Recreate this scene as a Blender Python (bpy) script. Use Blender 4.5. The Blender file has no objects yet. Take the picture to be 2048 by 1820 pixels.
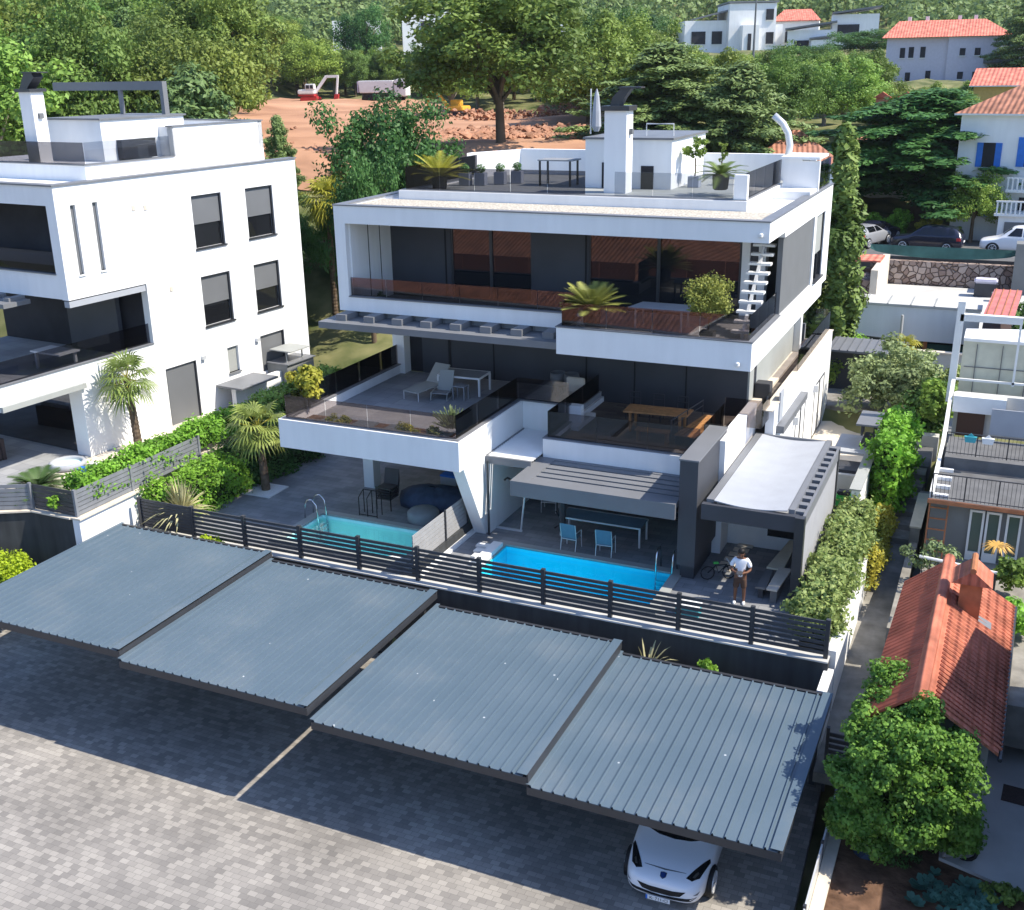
import bpy, bmesh, math, random
import numpy as np
from mathutils import Vector, Matrix
from mathutils.bvhtree import BVHTree
S = bpy.context.scene
COL = S.collection
R = math.radians
# ------------------------------------------------------------------ camera
CAM = Vector((0, 0, 15.4))
ANG = (R(70.5433), R(0.9081), R(24.2249))
FPX = 2192.41                       # focal length in pixels of a 2048 wide picture
cd = bpy.data.cameras.new('camera'); cam = bpy.data.objects.new('camera', cd); COL.objects.link(cam)
cam.location = CAM; cam.rotation_euler = ANG
cd.sensor_width = 36; cd.sensor_fit = 'HORIZONTAL'; cd.lens = FPX / 2048 * 36
cd.clip_start = 0.1; cd.clip_end = 4000
S.camera = cam
S.render.resolution_x = 1024; S.render.resolution_y = 910
# ------------------------------------------------------------------ sky and sun
SUN = Vector((2.35, .43, 2.9)).normalized()
W = bpy.data.worlds.new('World'); S.world = W; W.use_nodes = True
nt = W.node_tree; bg = nt.nodes['Background']
sky = nt.nodes.new('ShaderNodeTexSky'); sky.sky_type = 'NISHITA'; sky.sun_disc = False
sky.sun_elevation = math.asin(SUN.z); sky.sun_rotation = math.atan2(SUN.x, SUN.y)
sky.air_density = 1.0; sky.dust_density = 0.6; sky.ozone_density = 2.5
tn = nt.nodes.new('ShaderNodeMix'); tn.data_type = 'RGBA'; tn.blend_type = 'MULTIPLY'; tn.inputs[0].default_value = 1; tn.inputs[7].default_value = (.92, .99, 1.14, 1)
nt.links.new(sky.outputs[0], tn.inputs[6]); nt.links.new(tn.outputs[2], bg.inputs[0]); bg.inputs[1].default_value = 0.15
sd = bpy.data.lights.new('sun', 'SUN'); sd.energy = 4.6; sd.angle = R(0.5); sd.color = (1, .925, .80)
so = bpy.data.objects.new('sun', sd); COL.objects.link(so)
so.rotation_euler = SUN.to_track_quat('Z', 'Y').to_euler(); so.location = (0, 0, 60)
S.view_settings.view_transform = 'Standard'; S.view_settings.look = 'None'
S.view_settings.exposure = 0.72; S.view_settings.gamma = 1
S.cycles.max_bounces = 8; S.cycles.transparent_max_bounces = 24
# ------------------------------------------------------------------ helpers
RM = Matrix.LocRotScale(None, __import__('mathutils').Euler(ANG), None).to_3x3()
def ray(px, py): return RM @ Vector(((px - 1024) / FPX, -(py - 910) / FPX, -1))
def at(px, py, dist):                # the point of the place seen at this spot of the photograph, dist metres off
    d = ray(px, py); return CAM + d * (dist / math.hypot(d.x, d.y))
def atz(px, py, z):
    d = ray(px, py); return CAM + d * ((z - CAM.z) / d.z)
def tag(o, label=None, cat=None, group=None, kind=None):
    if label: o['label'] = label
    if cat: o['category'] = cat
    if group: o['group'] = group
    if kind: o['kind'] = kind
    return o
def thing(name, label, cat, loc=(0, 0, 0), rz=0, group=None):
    o = bpy.data.objects.new(name, None); COL.objects.link(o)
    o.location = loc; o.rotation_euler = (0, 0, rz); o.empty_display_size = .2
    return tag(o, label, cat, group)
def copy_tree(o, parent=None):
    c = o.copy(); COL.objects.link(c)
    if parent: c.parent = parent
    for ch in list(o.children): copy_tree(ch, c)
    return c
def dup(o, loc=None, rz=None, label=None, scale=None):
    c = copy_tree(o)
    if loc is not None: c.location = loc
    if rz is not None: c.rotation_euler = (0, 0, rz)
    if scale is not None: c.scale = scale if hasattr(scale, '__len__') else (scale,) * 3
    if label: c['label'] = label
    return c
class MB:
    def __init__(s): s.v = []; s.f = []
    def add(s, vs, fs):
        n = len(s.v); s.v += [tuple(p) for p in vs]; s.f += [tuple(i + n for i in f) for f in fs]; return s
    def box(s, x0, x1, y0, y1, z0, z1):
        return s.add([(x0, y0, z0), (x1, y0, z0), (x1, y1, z0), (x0, y1, z0), (x0, y0, z1), (x1, y0, z1), (x1, y1, z1), (x0, y1, z1)],
                     [(0, 3, 2, 1), (4, 5, 6, 7), (0, 1, 5, 4), (1, 2, 6, 5), (2, 3, 7, 6), (3, 0, 4, 7)])
    def prism(s, poly, ext):         # poly: 3-D points in order, ext: extrusion vector
        n = len(poly); e = Vector(ext); P = [Vector(p) for p in poly]
        return s.add(P + [p + e for p in P], [tuple(range(n - 1, -1, -1)), tuple(range(n, 2 * n))] + [(i, (i + 1) % n, n + (i + 1) % n, n + i) for i in range(n)])
    def bar(s, a, b, w, h=None, up=(0, 0, 1)):
        a = Vector(a); b = Vector(b); h = h or w; d = (b - a).normalized(); u = Vector(up)
        if abs(d.dot(u)) > .98: u = Vector((0, 1, 0))
        r = d.cross(u).normalized() * (w / 2); t = r.cross(d).normalized() * (h / 2)
        return s.prism([a - r - t, a + r - t, a + r + t, a - r + t], b - a)
    def tube(s, pts, r, n=8, r2=None):
        P = [Vector(p) for p in pts]; rings = []; ref = Vector((0.13, .21, 1)).normalized()
        for i, p in enumerate(P):
            d = (P[min(i + 1, len(P) - 1)] - P[max(i - 1, 0)]).normalized()
            if abs(d.dot(ref)) > .97: ref = Vector((1, .1, 0)).normalized()
            u = d.cross(ref).normalized(); v = d.cross(u)
            rr = r if r2 is None else r + (r2 - r) * i / (len(P) - 1)
            rings.append([p + (u * math.cos(6.2832 * k / n) + v * math.sin(6.2832 * k / n)) * rr for k in range(n)])
        vs = [q for g in rings for q in g]
        fs = [(i * n + k, i * n + (k + 1) % n, (i + 1) * n + (k + 1) % n, (i + 1) * n + k) for i in range(len(P) - 1) for k in range(n)]
        fs += [tuple(range(n)), tuple(range((len(P) - 1) * n, len(P) * n))]
        return s.add(vs, fs)
    def lathe(s, c, prof, n=16, sx=1, sy=1):
        c = Vector(c); vs = [c + Vector((r * math.cos(6.2832 * k / n) * sx, r * math.sin(6.2832 * k / n) * sy, z)) for r, z in prof for k in range(n)]
        m = len(prof)
        fs = [(i * n + k, i * n + (k + 1) % n, (i + 1) * n + (k + 1) % n, (i + 1) * n + k) for i in range(m - 1) for k in range(n)]
        return s.add(vs, fs + [tuple(range(n)), tuple(range((m - 1) * n, m * n))])
    def quad(s, *p): return s.add(p, [tuple(range(len(p)))])
    def build(s, name, m, parent=None, smooth=False, bevel=0, local=False):
        me = bpy.data.meshes.new(name); V = s.v
        if parent is not None and not local:
            M = Matrix.Rotation(-parent.rotation_euler.z, 4, 'Z') @ Matrix.Translation(-Vector(parent.location)) if parent.type == 'EMPTY' and parent.parent is None else None
            if M is None:
                q = parent.parent
                M = Matrix.Rotation(-q.rotation_euler.z, 4, 'Z') @ Matrix.Translation(-Vector(q.location)) if q is not None and q.type == 'EMPTY' else Matrix.Identity(4)
            V = [M @ Vector(p) for p in V]
        me.from_pydata([tuple(p) for p in V], [], s.f); 
        bm = bmesh.new(); bm.from_mesh(me); bmesh.ops.recalc_face_normals(bm, faces=bm.faces)
        if bevel:
            bmesh.ops.bevel(bm, geom=[e for e in bm.edges if e.is_manifold and e.calc_face_angle(0) > .6], offset=bevel, segments=2, affect='EDGES', clamp_overlap=True)
        bm.to_mesh(me); bm.free()
        if smooth: me.shade_smooth()
        o = bpy.data.objects.new(name, me); COL.objects.link(o); me.materials.append(m)
        if parent is not None: o.parent = parent
        return o
def B(*a): return MB().box(*a)
# ------------------------------------------------------------------ materials
def mat(name, color, rough=.6, spec=.4, metal=0, var=0, vscale=3, bump=0, bscale=30, obj=0, tint=None, coords='Object', vdetail=4):
    m = bpy.data.materials.new(name); m.use_nodes = True; n = m.node_tree.nodes; l = m.node_tree.links
    p = n['Principled BSDF']; p.inputs['Roughness'].default_value = rough; p.inputs['Metallic'].default_value = metal
    p.inputs['Specular IOR Level'].default_value = spec
    p.inputs['Base Color'].default_value = (*color, 1)
    tc = n.new('ShaderNodeTexCoord')
    last = None
    if var:
        no = n.new('ShaderNodeTexNoise'); no.inputs['Scale'].default_value = vscale; no.inputs['Detail'].default_value = vdetail
        l.new(tc.outputs[coords], no.inputs['Vector'])
        mx = n.new('ShaderNodeMix'); mx.data_type = 'RGBA'
        t = tint or color
        mx.inputs[6].default_value = (*[c * (1 - var) for c in color], 1); mx.inputs[7].default_value = (*[min(1, c * (1 + var)) for c in t], 1)
        mr = n.new('ShaderNodeMapRange'); mr.inputs[1].default_value = .3; mr.inputs[2].default_value = .7
        l.new(no.outputs['Fac'], mr.inputs[0]); l.new(mr.outputs[0], mx.inputs[0]); last = mx.outputs[2]
        l.new(last, p.inputs['Base Color'])
    if obj:
        oi = n.new('ShaderNodeObjectInfo'); hs = n.new('ShaderNodeHueSaturation')
        m1 = n.new('ShaderNodeMapRange'); m1.inputs[3].default_value = 1 - obj; m1.inputs[4].default_value = 1 + obj
        m2 = n.new('ShaderNodeMapRange'); m2.inputs[3].default_value = .5 - obj * .09; m2.inputs[4].default_value = .5 + obj * .07
        wn = n.new('ShaderNodeTexWhiteNoise'); wn.noise_dimensions = '1D'; l.new(oi.outputs['Random'], wn.inputs['W'])
        l.new(oi.outputs['Random'], m1.inputs[0]); l.new(wn.outputs['Value'], m2.inputs[0])
        l.new(m1.outputs[0], hs.inputs['Value']); l.new(m2.outputs[0], hs.inputs['Hue'])
        if last: l.new(last, hs.inputs['Color'])
        else: hs.inputs['Color'].default_value = (*color, 1)
        l.new(hs.outputs[0], p.inputs['Base Color'])
    if bump:
        nb = n.new('ShaderNodeTexNoise'); nb.inputs['Scale'].default_value = bscale; nb.inputs['Detail'].default_value = 3
        l.new(tc.outputs[coords], nb.inputs['Vector'])
        bp = n.new('ShaderNodeBump'); bp.inputs['Strength'].default_value = bump; bp.inputs['Distance'].default_value = .02
        l.new(nb.outputs['Fac'], bp.inputs['Height']); l.new(bp.outputs[0], p.inputs['Normal'])
    return m
def leafmat(name, color, tint, trans=.3, var=.35, vscale=1.2, obj=.18, rough=.55):
    m = mat(name, color, rough, .25, var=var, vscale=vscale, tint=tint, obj=obj)
    n = m.node_tree.nodes; l = m.node_tree.links; p = n['Principled BSDF']; out = n['Material Output']
    tr = n.new('ShaderNodeBsdfTranslucent'); mx = n.new('ShaderNodeMixShader'); mx.inputs[0].default_value = trans
    src = p.inputs['Base Color'].links[0].from_socket; l.new(src, tr.inputs[0])
    l.new(p.outputs[0], mx.inputs[1]); l.new(tr.outputs[0], mx.inputs[2]); l.new(mx.outputs[0], out.inputs[0])
    return m
def brickmat(name, c1, c2, mortar, bw, bh, ms=.006, off=.5, rough=.8, var=.25, vscale=.6, axis=None, bump=.3, bias=0.0):
    m = mat(name, c1, rough, .3); n = m.node_tree.nodes; l = m.node_tree.links; p = n['Principled BSDF']
    tc = [x for x in n if x.type == 'TEX_COORD'][0]
    mp = n.new('ShaderNodeMapping'); l.new(tc.outputs['Object'], mp.inputs[0])
    if axis: mp.inputs['Rotation'].default_value = axis
    b = n.new('ShaderNodeTexBrick'); l.new(mp.outputs[0], b.inputs['Vector'])
    b.inputs['Color1'].default_value = (*c1, 1); b.inputs['Color2'].default_value = (*c2, 1); b.inputs['Mortar'].default_value = (*mortar, 1)
    b.inputs['Scale'].default_value = 1; b.inputs['Mortar Size'].default_value = ms; b.inputs['Mortar Smooth'].default_value = .2; b.inputs['Bias'].default_value = bias
    b.inputs['Brick Width'].default_value = bw; b.inputs['Row Height'].default_value = bh; b.offset = off
    no = n.new('ShaderNodeTexNoise'); no.inputs['Scale'].default_value = vscale; no.inputs['Detail'].default_value = 5; l.new(tc.outputs['Object'], no.inputs['Vector'])
    mr = n.new('ShaderNodeMapRange'); mr.inputs[1].default_value = .3; mr.inputs[2].default_value = .7; mr.inputs[3].default_value = 1 - var; mr.inputs[4].default_value = 1 + var
    l.new(no.outputs['Fac'], mr.inputs[0])
    hs = n.new('ShaderNodeHueSaturation'); l.new(b.outputs['Color'], hs.inputs['Color']); l.new(mr.outputs[0], hs.inputs['Value']); l.new(hs.outputs[0], p.inputs['Base Color'])
    bp = n.new('ShaderNodeBump'); bp.inputs['Strength'].default_value = bump; bp.inputs['Distance'].default_value = .01; bp.invert = True
    l.new(b.outputs['Fac'], bp.inputs['Height']); l.new(bp.outputs[0], p.inputs['Normal'])
    return m
M = {}
M['white'] = mat('white_render', (.80, .80, .79), .85, .2, var=.035, vscale=.7, bump=.12, bscale=60)
M['white2'] = mat('white_trim', (.74, .74, .72), .7, .3, var=.05, vscale=2)
M['coping'] = mat('grey_metal_coping', (.16, .165, .175), .45, .5, var=.12, vscale=1.5)
M['dark'] = mat('anthracite_panel', (.05, .053, .062), .55, .4, var=.12, vscale=.8, bump=.05, bscale=12)
M['dark2'] = mat('anthracite_metal', (.035, .037, .042), .4, .5, var=.1, vscale=2)
M['shutter'] = mat('grey_shutter', (.14, .145, .15), .6, .4, var=.06, vscale=1)
M['shutter2'] = mat('light_grey_shutter', (.33, .34, .32), .6, .3, var=.05, vscale=1)
M['greywall'] = mat('grey_render', (.20, .205, .20), .85, .2, var=.08, vscale=1, bump=.1)
M['retain'] = mat('dark_retaining_render', (.055, .058, .06), .85, .2, var=.15, vscale=1.2, bump=.15)
M['canopy'] = mat('grey_canopy_metal', (.165, .17, .18), .5, .4, var=.06, vscale=1)
M['alu'] = mat('light_aluminium', (.62, .63, .64), .4, .4, metal=.3, var=.04)
M['chrome'] = mat('steel_tube', (.7, .71, .73), .18, .5, metal=1)
M['black'] = mat('black_rubber', (.012, .012, .013), .6, .3)
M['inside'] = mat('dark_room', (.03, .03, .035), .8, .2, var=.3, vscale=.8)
M['gravel'] = mat('roof_gravel', (.46, .42, .35), .95, .1, var=.45, vscale=14, bump=1.0, bscale=18, vdetail=2)
M['gravelw'] = mat('white_gravel', (.72, .72, .72), .95, .1, var=.2, vscale=30, bump=.8, bscale=40)
M['paver'] = brickmat('block_paving', (.195, .182, .165), (.325, .302, .268), (.13, .122, .11), .24, .16, .004, .42, var=.22, vscale=.28, bump=.15)
M['deck'] = brickmat('grey_stone_tiles', (.19, .195, .205), (.255, .26, .265), (.11, .112, .118), .62, .3, .006, .5, var=.2, vscale=.8, bump=.2)
M['terr'] = brickmat('terrace_tiles', (.26, .265, .275), (.33, .335, .34), (.15, .15, .155), .6, .6, .006, 0, var=.12, vscale=.8, bump=.2)
M['darkwood'] = brickmat('dark_plank_tiles', (.10, .085, .075), (.17, .145, .125), (.04, .035, .03), 1.2, .2, .006, .3, var=.2, vscale=1, bump=.3)
M['beige'] = mat('beige_stone', (.62, .55, .45), .8, .2, var=.1, vscale=2, bump=.15)
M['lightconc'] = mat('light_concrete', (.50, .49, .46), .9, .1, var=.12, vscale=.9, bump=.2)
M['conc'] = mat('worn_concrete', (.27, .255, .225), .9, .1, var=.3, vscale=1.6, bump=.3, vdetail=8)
M['asphalt'] = mat('asphalt', (.13, .13, .13), .9, .2, var=.15, vscale=2, bump=.3)
M['metalroof'] = mat('blue_grey_metal_roof', (.085, .125, .16), .5, .35, var=.05, vscale=.5, tint=(.095, .133, .165), vdetail=7)
M['fabric'] = mat('light_grey_fabric', (.36, .375, .40), .9, .1, var=.04, vscale=2)
M['screen'] = mat('grey_screen_fabric', (.33, .33, .34), .9, .1, var=.04, vscale=2)
M['fence'] = mat('anthracite_slats', (.045, .048, .055), .45, .45, var=.15, vscale=3)
M['fence2'] = mat('grey_slats', (.19, .2, .215), .5, .4, var=.12, vscale=3)
M['wood'] = mat('warm_teak', (.40, .20, .08), .5, .3, var=.25, vscale=6)
M['benchtop'] = mat('cream_bench_boards', (.62, .56, .42), .7, .2, var=.08, vscale=3)
M['soil'] = mat('red_brown_soil', (.13, .075, .048), .95, .1, var=.5, vscale=3, bump=.8, bscale=12, vdetail=8)
M['rubber'] = M['black']
M['blue'] = mat('blue_paint', (.03, .16, .55), .5, .3, var=.1)
M['yellow'] = mat('ochre_render', (.55, .36, .13), .85, .1, var=.12)
M['pink'] = mat('pink_sheet', (.50, .17, .15), .6, .3, var=.18, vscale=2)
M['brick'] = brickmat('orange_brick', (.55, .20, .10), (.42, .15, .08), (.3, .2, .15), .25, .08, .01, .5, axis=(R(90), 0, 0))
M['carwhite'] = mat('white_car_paint', (.74, .75, .77), .22, .6)
M['cardark'] = mat('dark_blue_car_paint', (.012, .014, .03), .18, .7)
M['carsilver'] = mat('silver_car_paint', (.45, .46, .48), .25, .6, metal=.4)
M['glassdark'] = mat('car_glass', (.006, .007, .009), .05, .7)
M['green'] = mat('bright_green_plastic', (.08, .55, .10), .5, .4)
M['teal'] = mat('teal_plastic', (.05, .33, .38), .5, .4)
M['tarp'] = mat('dark_blue_cover', (.035, .055, .10), .7, .2, var=.3, vscale=3, bump=.6, bscale=5)
M['wicker'] = mat('brown_wicker', (.07, .05, .045), .8, .2, var=.3, vscale=30)
M['bark'] = mat('bark', (.13, .095, .065), .95, .1, var=.35, vscale=6, bump=.8, bscale=14)
M['ltbark'] = mat('pale_bark', (.32, .28, .23), .95, .1, var=.3, vscale=5, bump=.6, bscale=14)
M['sling'] = mat('grey_sling_fabric', (.24, .25, .26), .8, .2, var=.06, vscale=5)
M['slingb'] = mat('blue_grey_sling_fabric', (.12, .19, .25), .8, .2, var=.06, vscale=5)
M['pot'] = mat('grey_planter_fibre', (.33, .36, .42), .7, .3, var=.08)
M['potd'] = mat('dark_planter', (.05, .05, .055), .6, .3, var=.1)
M['clay'] = mat('terracotta', (.42, .17, .08), .8, .2, var=.2)
M['skin'] = mat('brown_skin', (.16, .075, .045), .5, .3)
M['hair'] = mat('black_hair', (.01, .009, .009), .6, .3)
M['shirt'] = mat('white_cotton', (.72, .74, .78), .9, .1, var=.03, bump=.2, bscale=9)
M['trousers'] = mat('brown_shorts', (.09, .055, .04), .9, .1, var=.1)
M['construction'] = mat('orange_earth', (.38, .20, .12), .95, .1, var=.18, vscale=.12, tint=(.44, .25, .155), bump=.5, bscale=1.5, vdetail=10)
M['rubble'] = mat('broken_red_rock', (.36, .19, .12), .95, .1, var=.55, vscale=1.3, bump=1, bscale=4, vdetail=10)
M['grass'] = mat('grass_ground', (.10, .15, .045), .95, .1, var=.5, vscale=.5, tint=(.16, .15, .07), bump=.5, bscale=8, vdetail=8)
def glassmat(name, dark, refl, alpha, tint=(1, 1, 1), rough=.01):   # smoked or dark coated glass
    m = bpy.data.materials.new(name); m.use_nodes = True; n = m.node_tree.nodes; l = m.node_tree.links; n.remove(n['Principled BSDF'])
    out = n['Material Output']; d = n.new('ShaderNodeBsdfDiffuse'); d.inputs[0].default_value = (*dark, 1)
    t = n.new('ShaderNodeBsdfTransparent'); t.inputs[0].default_value = (*tint, 1)
    g = n.new('ShaderNodeBsdfGlossy'); g.inputs['Roughness'].default_value = rough
    a = n.new('ShaderNodeMixShader'); a.inputs[0].default_value = alpha; l.new(d.outputs[0], a.inputs[1]); l.new(t.outputs[0], a.inputs[2])
    b = n.new('ShaderNodeMixShader'); lw = n.new('ShaderNodeLayerWeight'); lw.inputs[0].default_value = .16
    mr = n.new('ShaderNodeMapRange'); mr.inputs[3].default_value = refl; mr.inputs[4].default_value = 1
    l.new(lw.outputs['Fresnel'], mr.inputs[0]); l.new(mr.outputs[0], b.inputs[0]); l.new(a.outputs[0], b.inputs[1]); l.new(g.outputs[0], b.inputs[2]); l.new(b.outputs[0], out.inputs[0])
    return m
M['window'] = glassmat('coated_window_glass', (.012, .014, .018), .06, 0)
M['winclear'] = glassmat('tinted_window_glass', (.01, .01, .012), .2, .6, (.35, .37, .4))
M['smoke'] = glassmat('smoked_railing_glass', (.01, .01, .012), .05, .96, (.60, .57, .58))
M['smokeq'] = glassmat('dark_roof_railing_glass', (.01, .01, .012), .02, .95, (.50, .50, .53))
M['winblack'] = glassmat('dark_window_glass', (.010, .011, .013), .05, 0)
M['smoke2'] = glassmat('lightly_smoked_glass', (.02, .02, .025), .05, .97, (.80, .82, .85))
M['water1'] = bpy.data.materials.new('pool_water'); _m = M['water1']; _m.use_nodes = True
def watermat(name, tint):
    m = bpy.data.materials.new(name); m.use_nodes = True; n = m.node_tree.nodes; l = m.node_tree.links; n.remove(n['Principled BSDF'])
    out = n['Material Output']; t = n.new('ShaderNodeBsdfTransparent'); t.inputs[0].default_value = (*tint, 1)
    g = n.new('ShaderNodeBsdfGlossy'); g.inputs['Roughness'].default_value = .03
    fr = n.new('ShaderNodeFresnel'); fr.inputs[0].default_value = 1.33
    b = n.new('ShaderNodeMixShader'); l.new(fr.outputs[0], b.inputs[0]); l.new(t.outputs[0], b.inputs[1]); l.new(g.outputs[0], b.inputs[2]); l.new(b.outputs[0], out.inputs[0])
    tc = n.new('ShaderNodeTexCoord'); no = n.new('ShaderNodeTexNoise'); no.inputs['Scale'].default_value = 3; l.new(tc.outputs['Object'], no.inputs['Vector'])
    bp = n.new('ShaderNodeBump'); bp.inputs['Strength'].default_value = .25; bp.inputs['Distance'].default_value = .03; l.new(no.outputs['Fac'], bp.inputs['Height'])
    l.new(bp.outputs[0], g.inputs['Normal']); l.new(bp.outputs[0], fr.inputs['Normal'])
    return m
bpy.data.materials.remove(_m)
M['water1'] = watermat('pale_turquoise_water', (.78, .98, 1)); M['water2'] = watermat('deep_blue_water', (.6, .93, 1))
M['pool1'] = mat('turquoise_liner', (.60, .98, 1.0), .5, .3, var=.04, vscale=3)
M['pool2'] = mat('blue_liner', (.03, .80, 1.0), .5, .3, var=.05, vscale=3)
def tilemat(name, c, w=.22, rot=0):
    m = mat(name, c, .75, .25, var=.3, vscale=1.5, tint=tuple(min(1, k * 1.15) for k in c), vdetail=6)
    n = m.node_tree.nodes; l = m.node_tree.links; p = n['Principled BSDF']; tc = [x for x in n if x.type == 'TEX_COORD'][0]
    mp = n.new('ShaderNodeMapping'); mp.inputs['Rotation'].default_value = (0, 0, rot); l.new(tc.outputs['Object'], mp.inputs[0])
    w1 = n.new('ShaderNodeTexWave'); w1.wave_profile = 'SIN'; w1.bands_direction = 'X'; w1.inputs['Scale'].default_value = .314 / w
    w2 = n.new('ShaderNodeTexWave'); w2.wave_profile = 'SAW'; w2.bands_direction = 'Y'; w2.inputs['Scale'].default_value = .314 / (w * 1.4)
    ad = n.new('ShaderNodeMath'); ad.operation = 'ADD'; l.new(mp.outputs[0], w1.inputs[0]); l.new(mp.outputs[0], w2.inputs[0])
    l.new(w1.outputs['Fac'], ad.inputs[0]); l.new(w2.outputs['Fac'], ad.inputs[1])
    bp = n.new('ShaderNodeBump'); bp.inputs['Strength'].default_value = 1; bp.inputs['Distance'].default_value = .05; l.new(ad.outputs[0], bp.inputs['Height']); l.new(bp.outputs[0], p.inputs['Normal'])
    return m
M['tile'] = tilemat('red_roof_tiles', (.42, .10, .055), rot=R(90)); M['tilex'] = tilemat('red_roof_tiles_cross', (.42, .14, .085), rot=0)
M['oldtile'] = tilemat('weathered_roof_tiles', (.36, .16, .10), .35); M['pinktile'] = tilemat('bright_roof_tiles', (.62, .19, .13), .4)
def wallmat_stone():
    m = mat('rubble_stone', (.3, .25, .2), .9, .1); n = m.node_tree.nodes; l = m.node_tree.links; p = n['Principled BSDF']; tc = [x for x in n if x.type == 'TEX_COORD'][0]
    v = n.new('ShaderNodeTexVoronoi'); v.inputs['Scale'].default_value = 2.6; l.new(tc.outputs['Object'], v.inputs['Vector'])
    cr = n.new('ShaderNodeValToRGB'); cr.color_ramp.elements[0].color = (.16, .10, .08, 1); cr.color_ramp.elements[1].color = (.46, .38, .33, 1)
    l.new(v.outputs['Color'], cr.inputs[0])
    v2 = n.new('ShaderNodeTexVoronoi'); v2.feature = 'DISTANCE_TO_EDGE'; v2.inputs['Scale'].default_value = 2.6; l.new(tc.outputs['Object'], v2.inputs['Vector'])
    mr = n.new('ShaderNodeMapRange'); mr.inputs[2].default_value = .08; l.new(v2.outputs['Distance'], mr.inputs[0])
    mx = n.new('ShaderNodeMix'); mx.data_type = 'RGBA'; mx.inputs[6].default_value = (.10, .07, .055, 1); l.new(mr.outputs[0], mx.inputs[0]); l.new(cr.outputs[0], mx.inputs[7]); l.new(mx.outputs[2], p.inputs['Base Color'])
    bp = n.new('ShaderNodeBump'); bp.inputs['Distance'].default_value = .08; l.new(mr.outputs[0], bp.inputs['Height']); l.new(bp.outputs[0], p.inputs['Normal'])
    return m
M['stone'] = wallmat_stone()
def streaks(m, amt=.06):
    n = m.node_tree.nodes; l = m.node_tree.links; p = n['Principled BSDF']; tc = [x for x in n if x.type == 'TEX_COORD'][0]; src = p.inputs['Base Color'].links[0].from_socket
    mp = n.new('ShaderNodeMapping'); mp.inputs['Scale'].default_value = (3.5, 3.5, .35); l.new(tc.outputs['Object'], mp.inputs[0])
    no = n.new('ShaderNodeTexNoise'); no.inputs['Scale'].default_value = 1; no.inputs['Detail'].default_value = 6; l.new(mp.outputs[0], no.inputs[0])
    mr = n.new('ShaderNodeMapRange'); mr.inputs[1].default_value = .35; mr.inputs[2].default_value = .65; mr.inputs[3].default_value = 1 - amt; mr.inputs[4].default_value = 1
    l.new(no.outputs['Fac'], mr.inputs[0]); hs = n.new('ShaderNodeHueSaturation'); l.new(src, hs.inputs['Color']); l.new(mr.outputs[0], hs.inputs['Value']); l.new(hs.outputs[0], p.inputs['Base Color'])
streaks(M['white'], .045); streaks(M['retain'], .3); streaks(M['conc'], .15)
def droppings(m):                       # small pale spots of dirt on the sheet roofs, and dusty patches
    n = m.node_tree.nodes; l = m.node_tree.links; p = n['Principled BSDF']; tc = [x for x in n if x.type == 'TEX_COORD'][0]; src = p.inputs['Base Color'].links[0].from_socket
    v = n.new('ShaderNodeTexVoronoi'); v.inputs['Scale'].default_value = 1.25; l.new(tc.outputs['Object'], v.inputs['Vector'])
    lt = n.new('ShaderNodeMath'); lt.operation = 'LESS_THAN'; lt.inputs[1].default_value = .038; l.new(v.outputs['Distance'], lt.inputs[0])
    mx = n.new('ShaderNodeMix'); mx.data_type = 'RGBA'; mx.inputs[7].default_value = (.42, .45, .47, 1); l.new(lt.outputs[0], mx.inputs[0]); l.new(src, mx.inputs[6])
    no = n.new('ShaderNodeTexNoise'); no.inputs['Scale'].default_value = .55; no.inputs['Detail'].default_value = 9; no.inputs['Roughness'].default_value = .7; l.new(tc.outputs['Object'], no.inputs[0])
    mr = n.new('ShaderNodeMapRange'); mr.inputs[1].default_value = .5; mr.inputs[2].default_value = .75; mr.inputs[4].default_value = .35; l.new(no.outputs['Fac'], mr.inputs[0])
    m2 = n.new('ShaderNodeMix'); m2.data_type = 'RGBA'; m2.inputs[7].default_value = (.17, .185, .19, 1); l.new(mr.outputs[0], m2.inputs[0]); l.new(mx.outputs[2], m2.inputs[6]); l.new(m2.outputs[2], p.inputs['Base Color'])
droppings(M['metalroof'])
# foliage colours
M['lf_oak'] = leafmat('oak_leaves', (.10, .18, .04), (.20, .29, .065))
M['lf_dark'] = leafmat('dark_leaves', (.045, .12, .035), (.10, .20, .05))
M['lf_con'] = leafmat('conifer_sprays', (.095, .165, .055), (.20, .29, .09), trans=.15)
M['lf_mid'] = leafmat('wood_leaves', (.10, .19, .04), (.23, .33, .065), obj=.34)
M['lf_light'] = leafmat('bright_leaves', (.15, .26, .04), (.28, .38, .07))
M['lf_hedge'] = leafmat('hedge_leaves', (0.115, 0.284, 0.027), (0.23, 0.432, 0.047), obj=.1)
M['lf_lime'] = leafmat('lime_leaves', (0.33, 0.462, 0.022), (0.495, 0.605, 0.033), obj=.05)
M['lf_olive'] = leafmat('olive_leaves', (.15, .22, .09), (.25, .32, .13), trans=.15)
M['lf_yel'] = leafmat('yellow_green_leaves', (0.264, 0.308, 0.033), (0.418, 0.374, 0.055), obj=.05)
M['lf_var'] = leafmat('variegated_leaves', (.13, .24, .05), (.33, .38, .13), vscale=6, obj=.05)
M['lf_palm'] = leafmat('palm_fronds', (.12, .20, .04), (.22, .28, .07), trans=.2)
M['lf_cyc'] = leafmat('cycad_fronds', (0.039, 0.088, 0.022), (0.066, 0.121, 0.033), trans=.15)
M['lf_cycy'] = leafmat('pale_cycad_fronds', (.20, .25, .05), (.32, .34, .09), trans=.2)
M['lf_yucca'] = leafmat('striped_strap_leaves', (.34, .34, .16), (.50, .47, .26), trans=.2)
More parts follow.
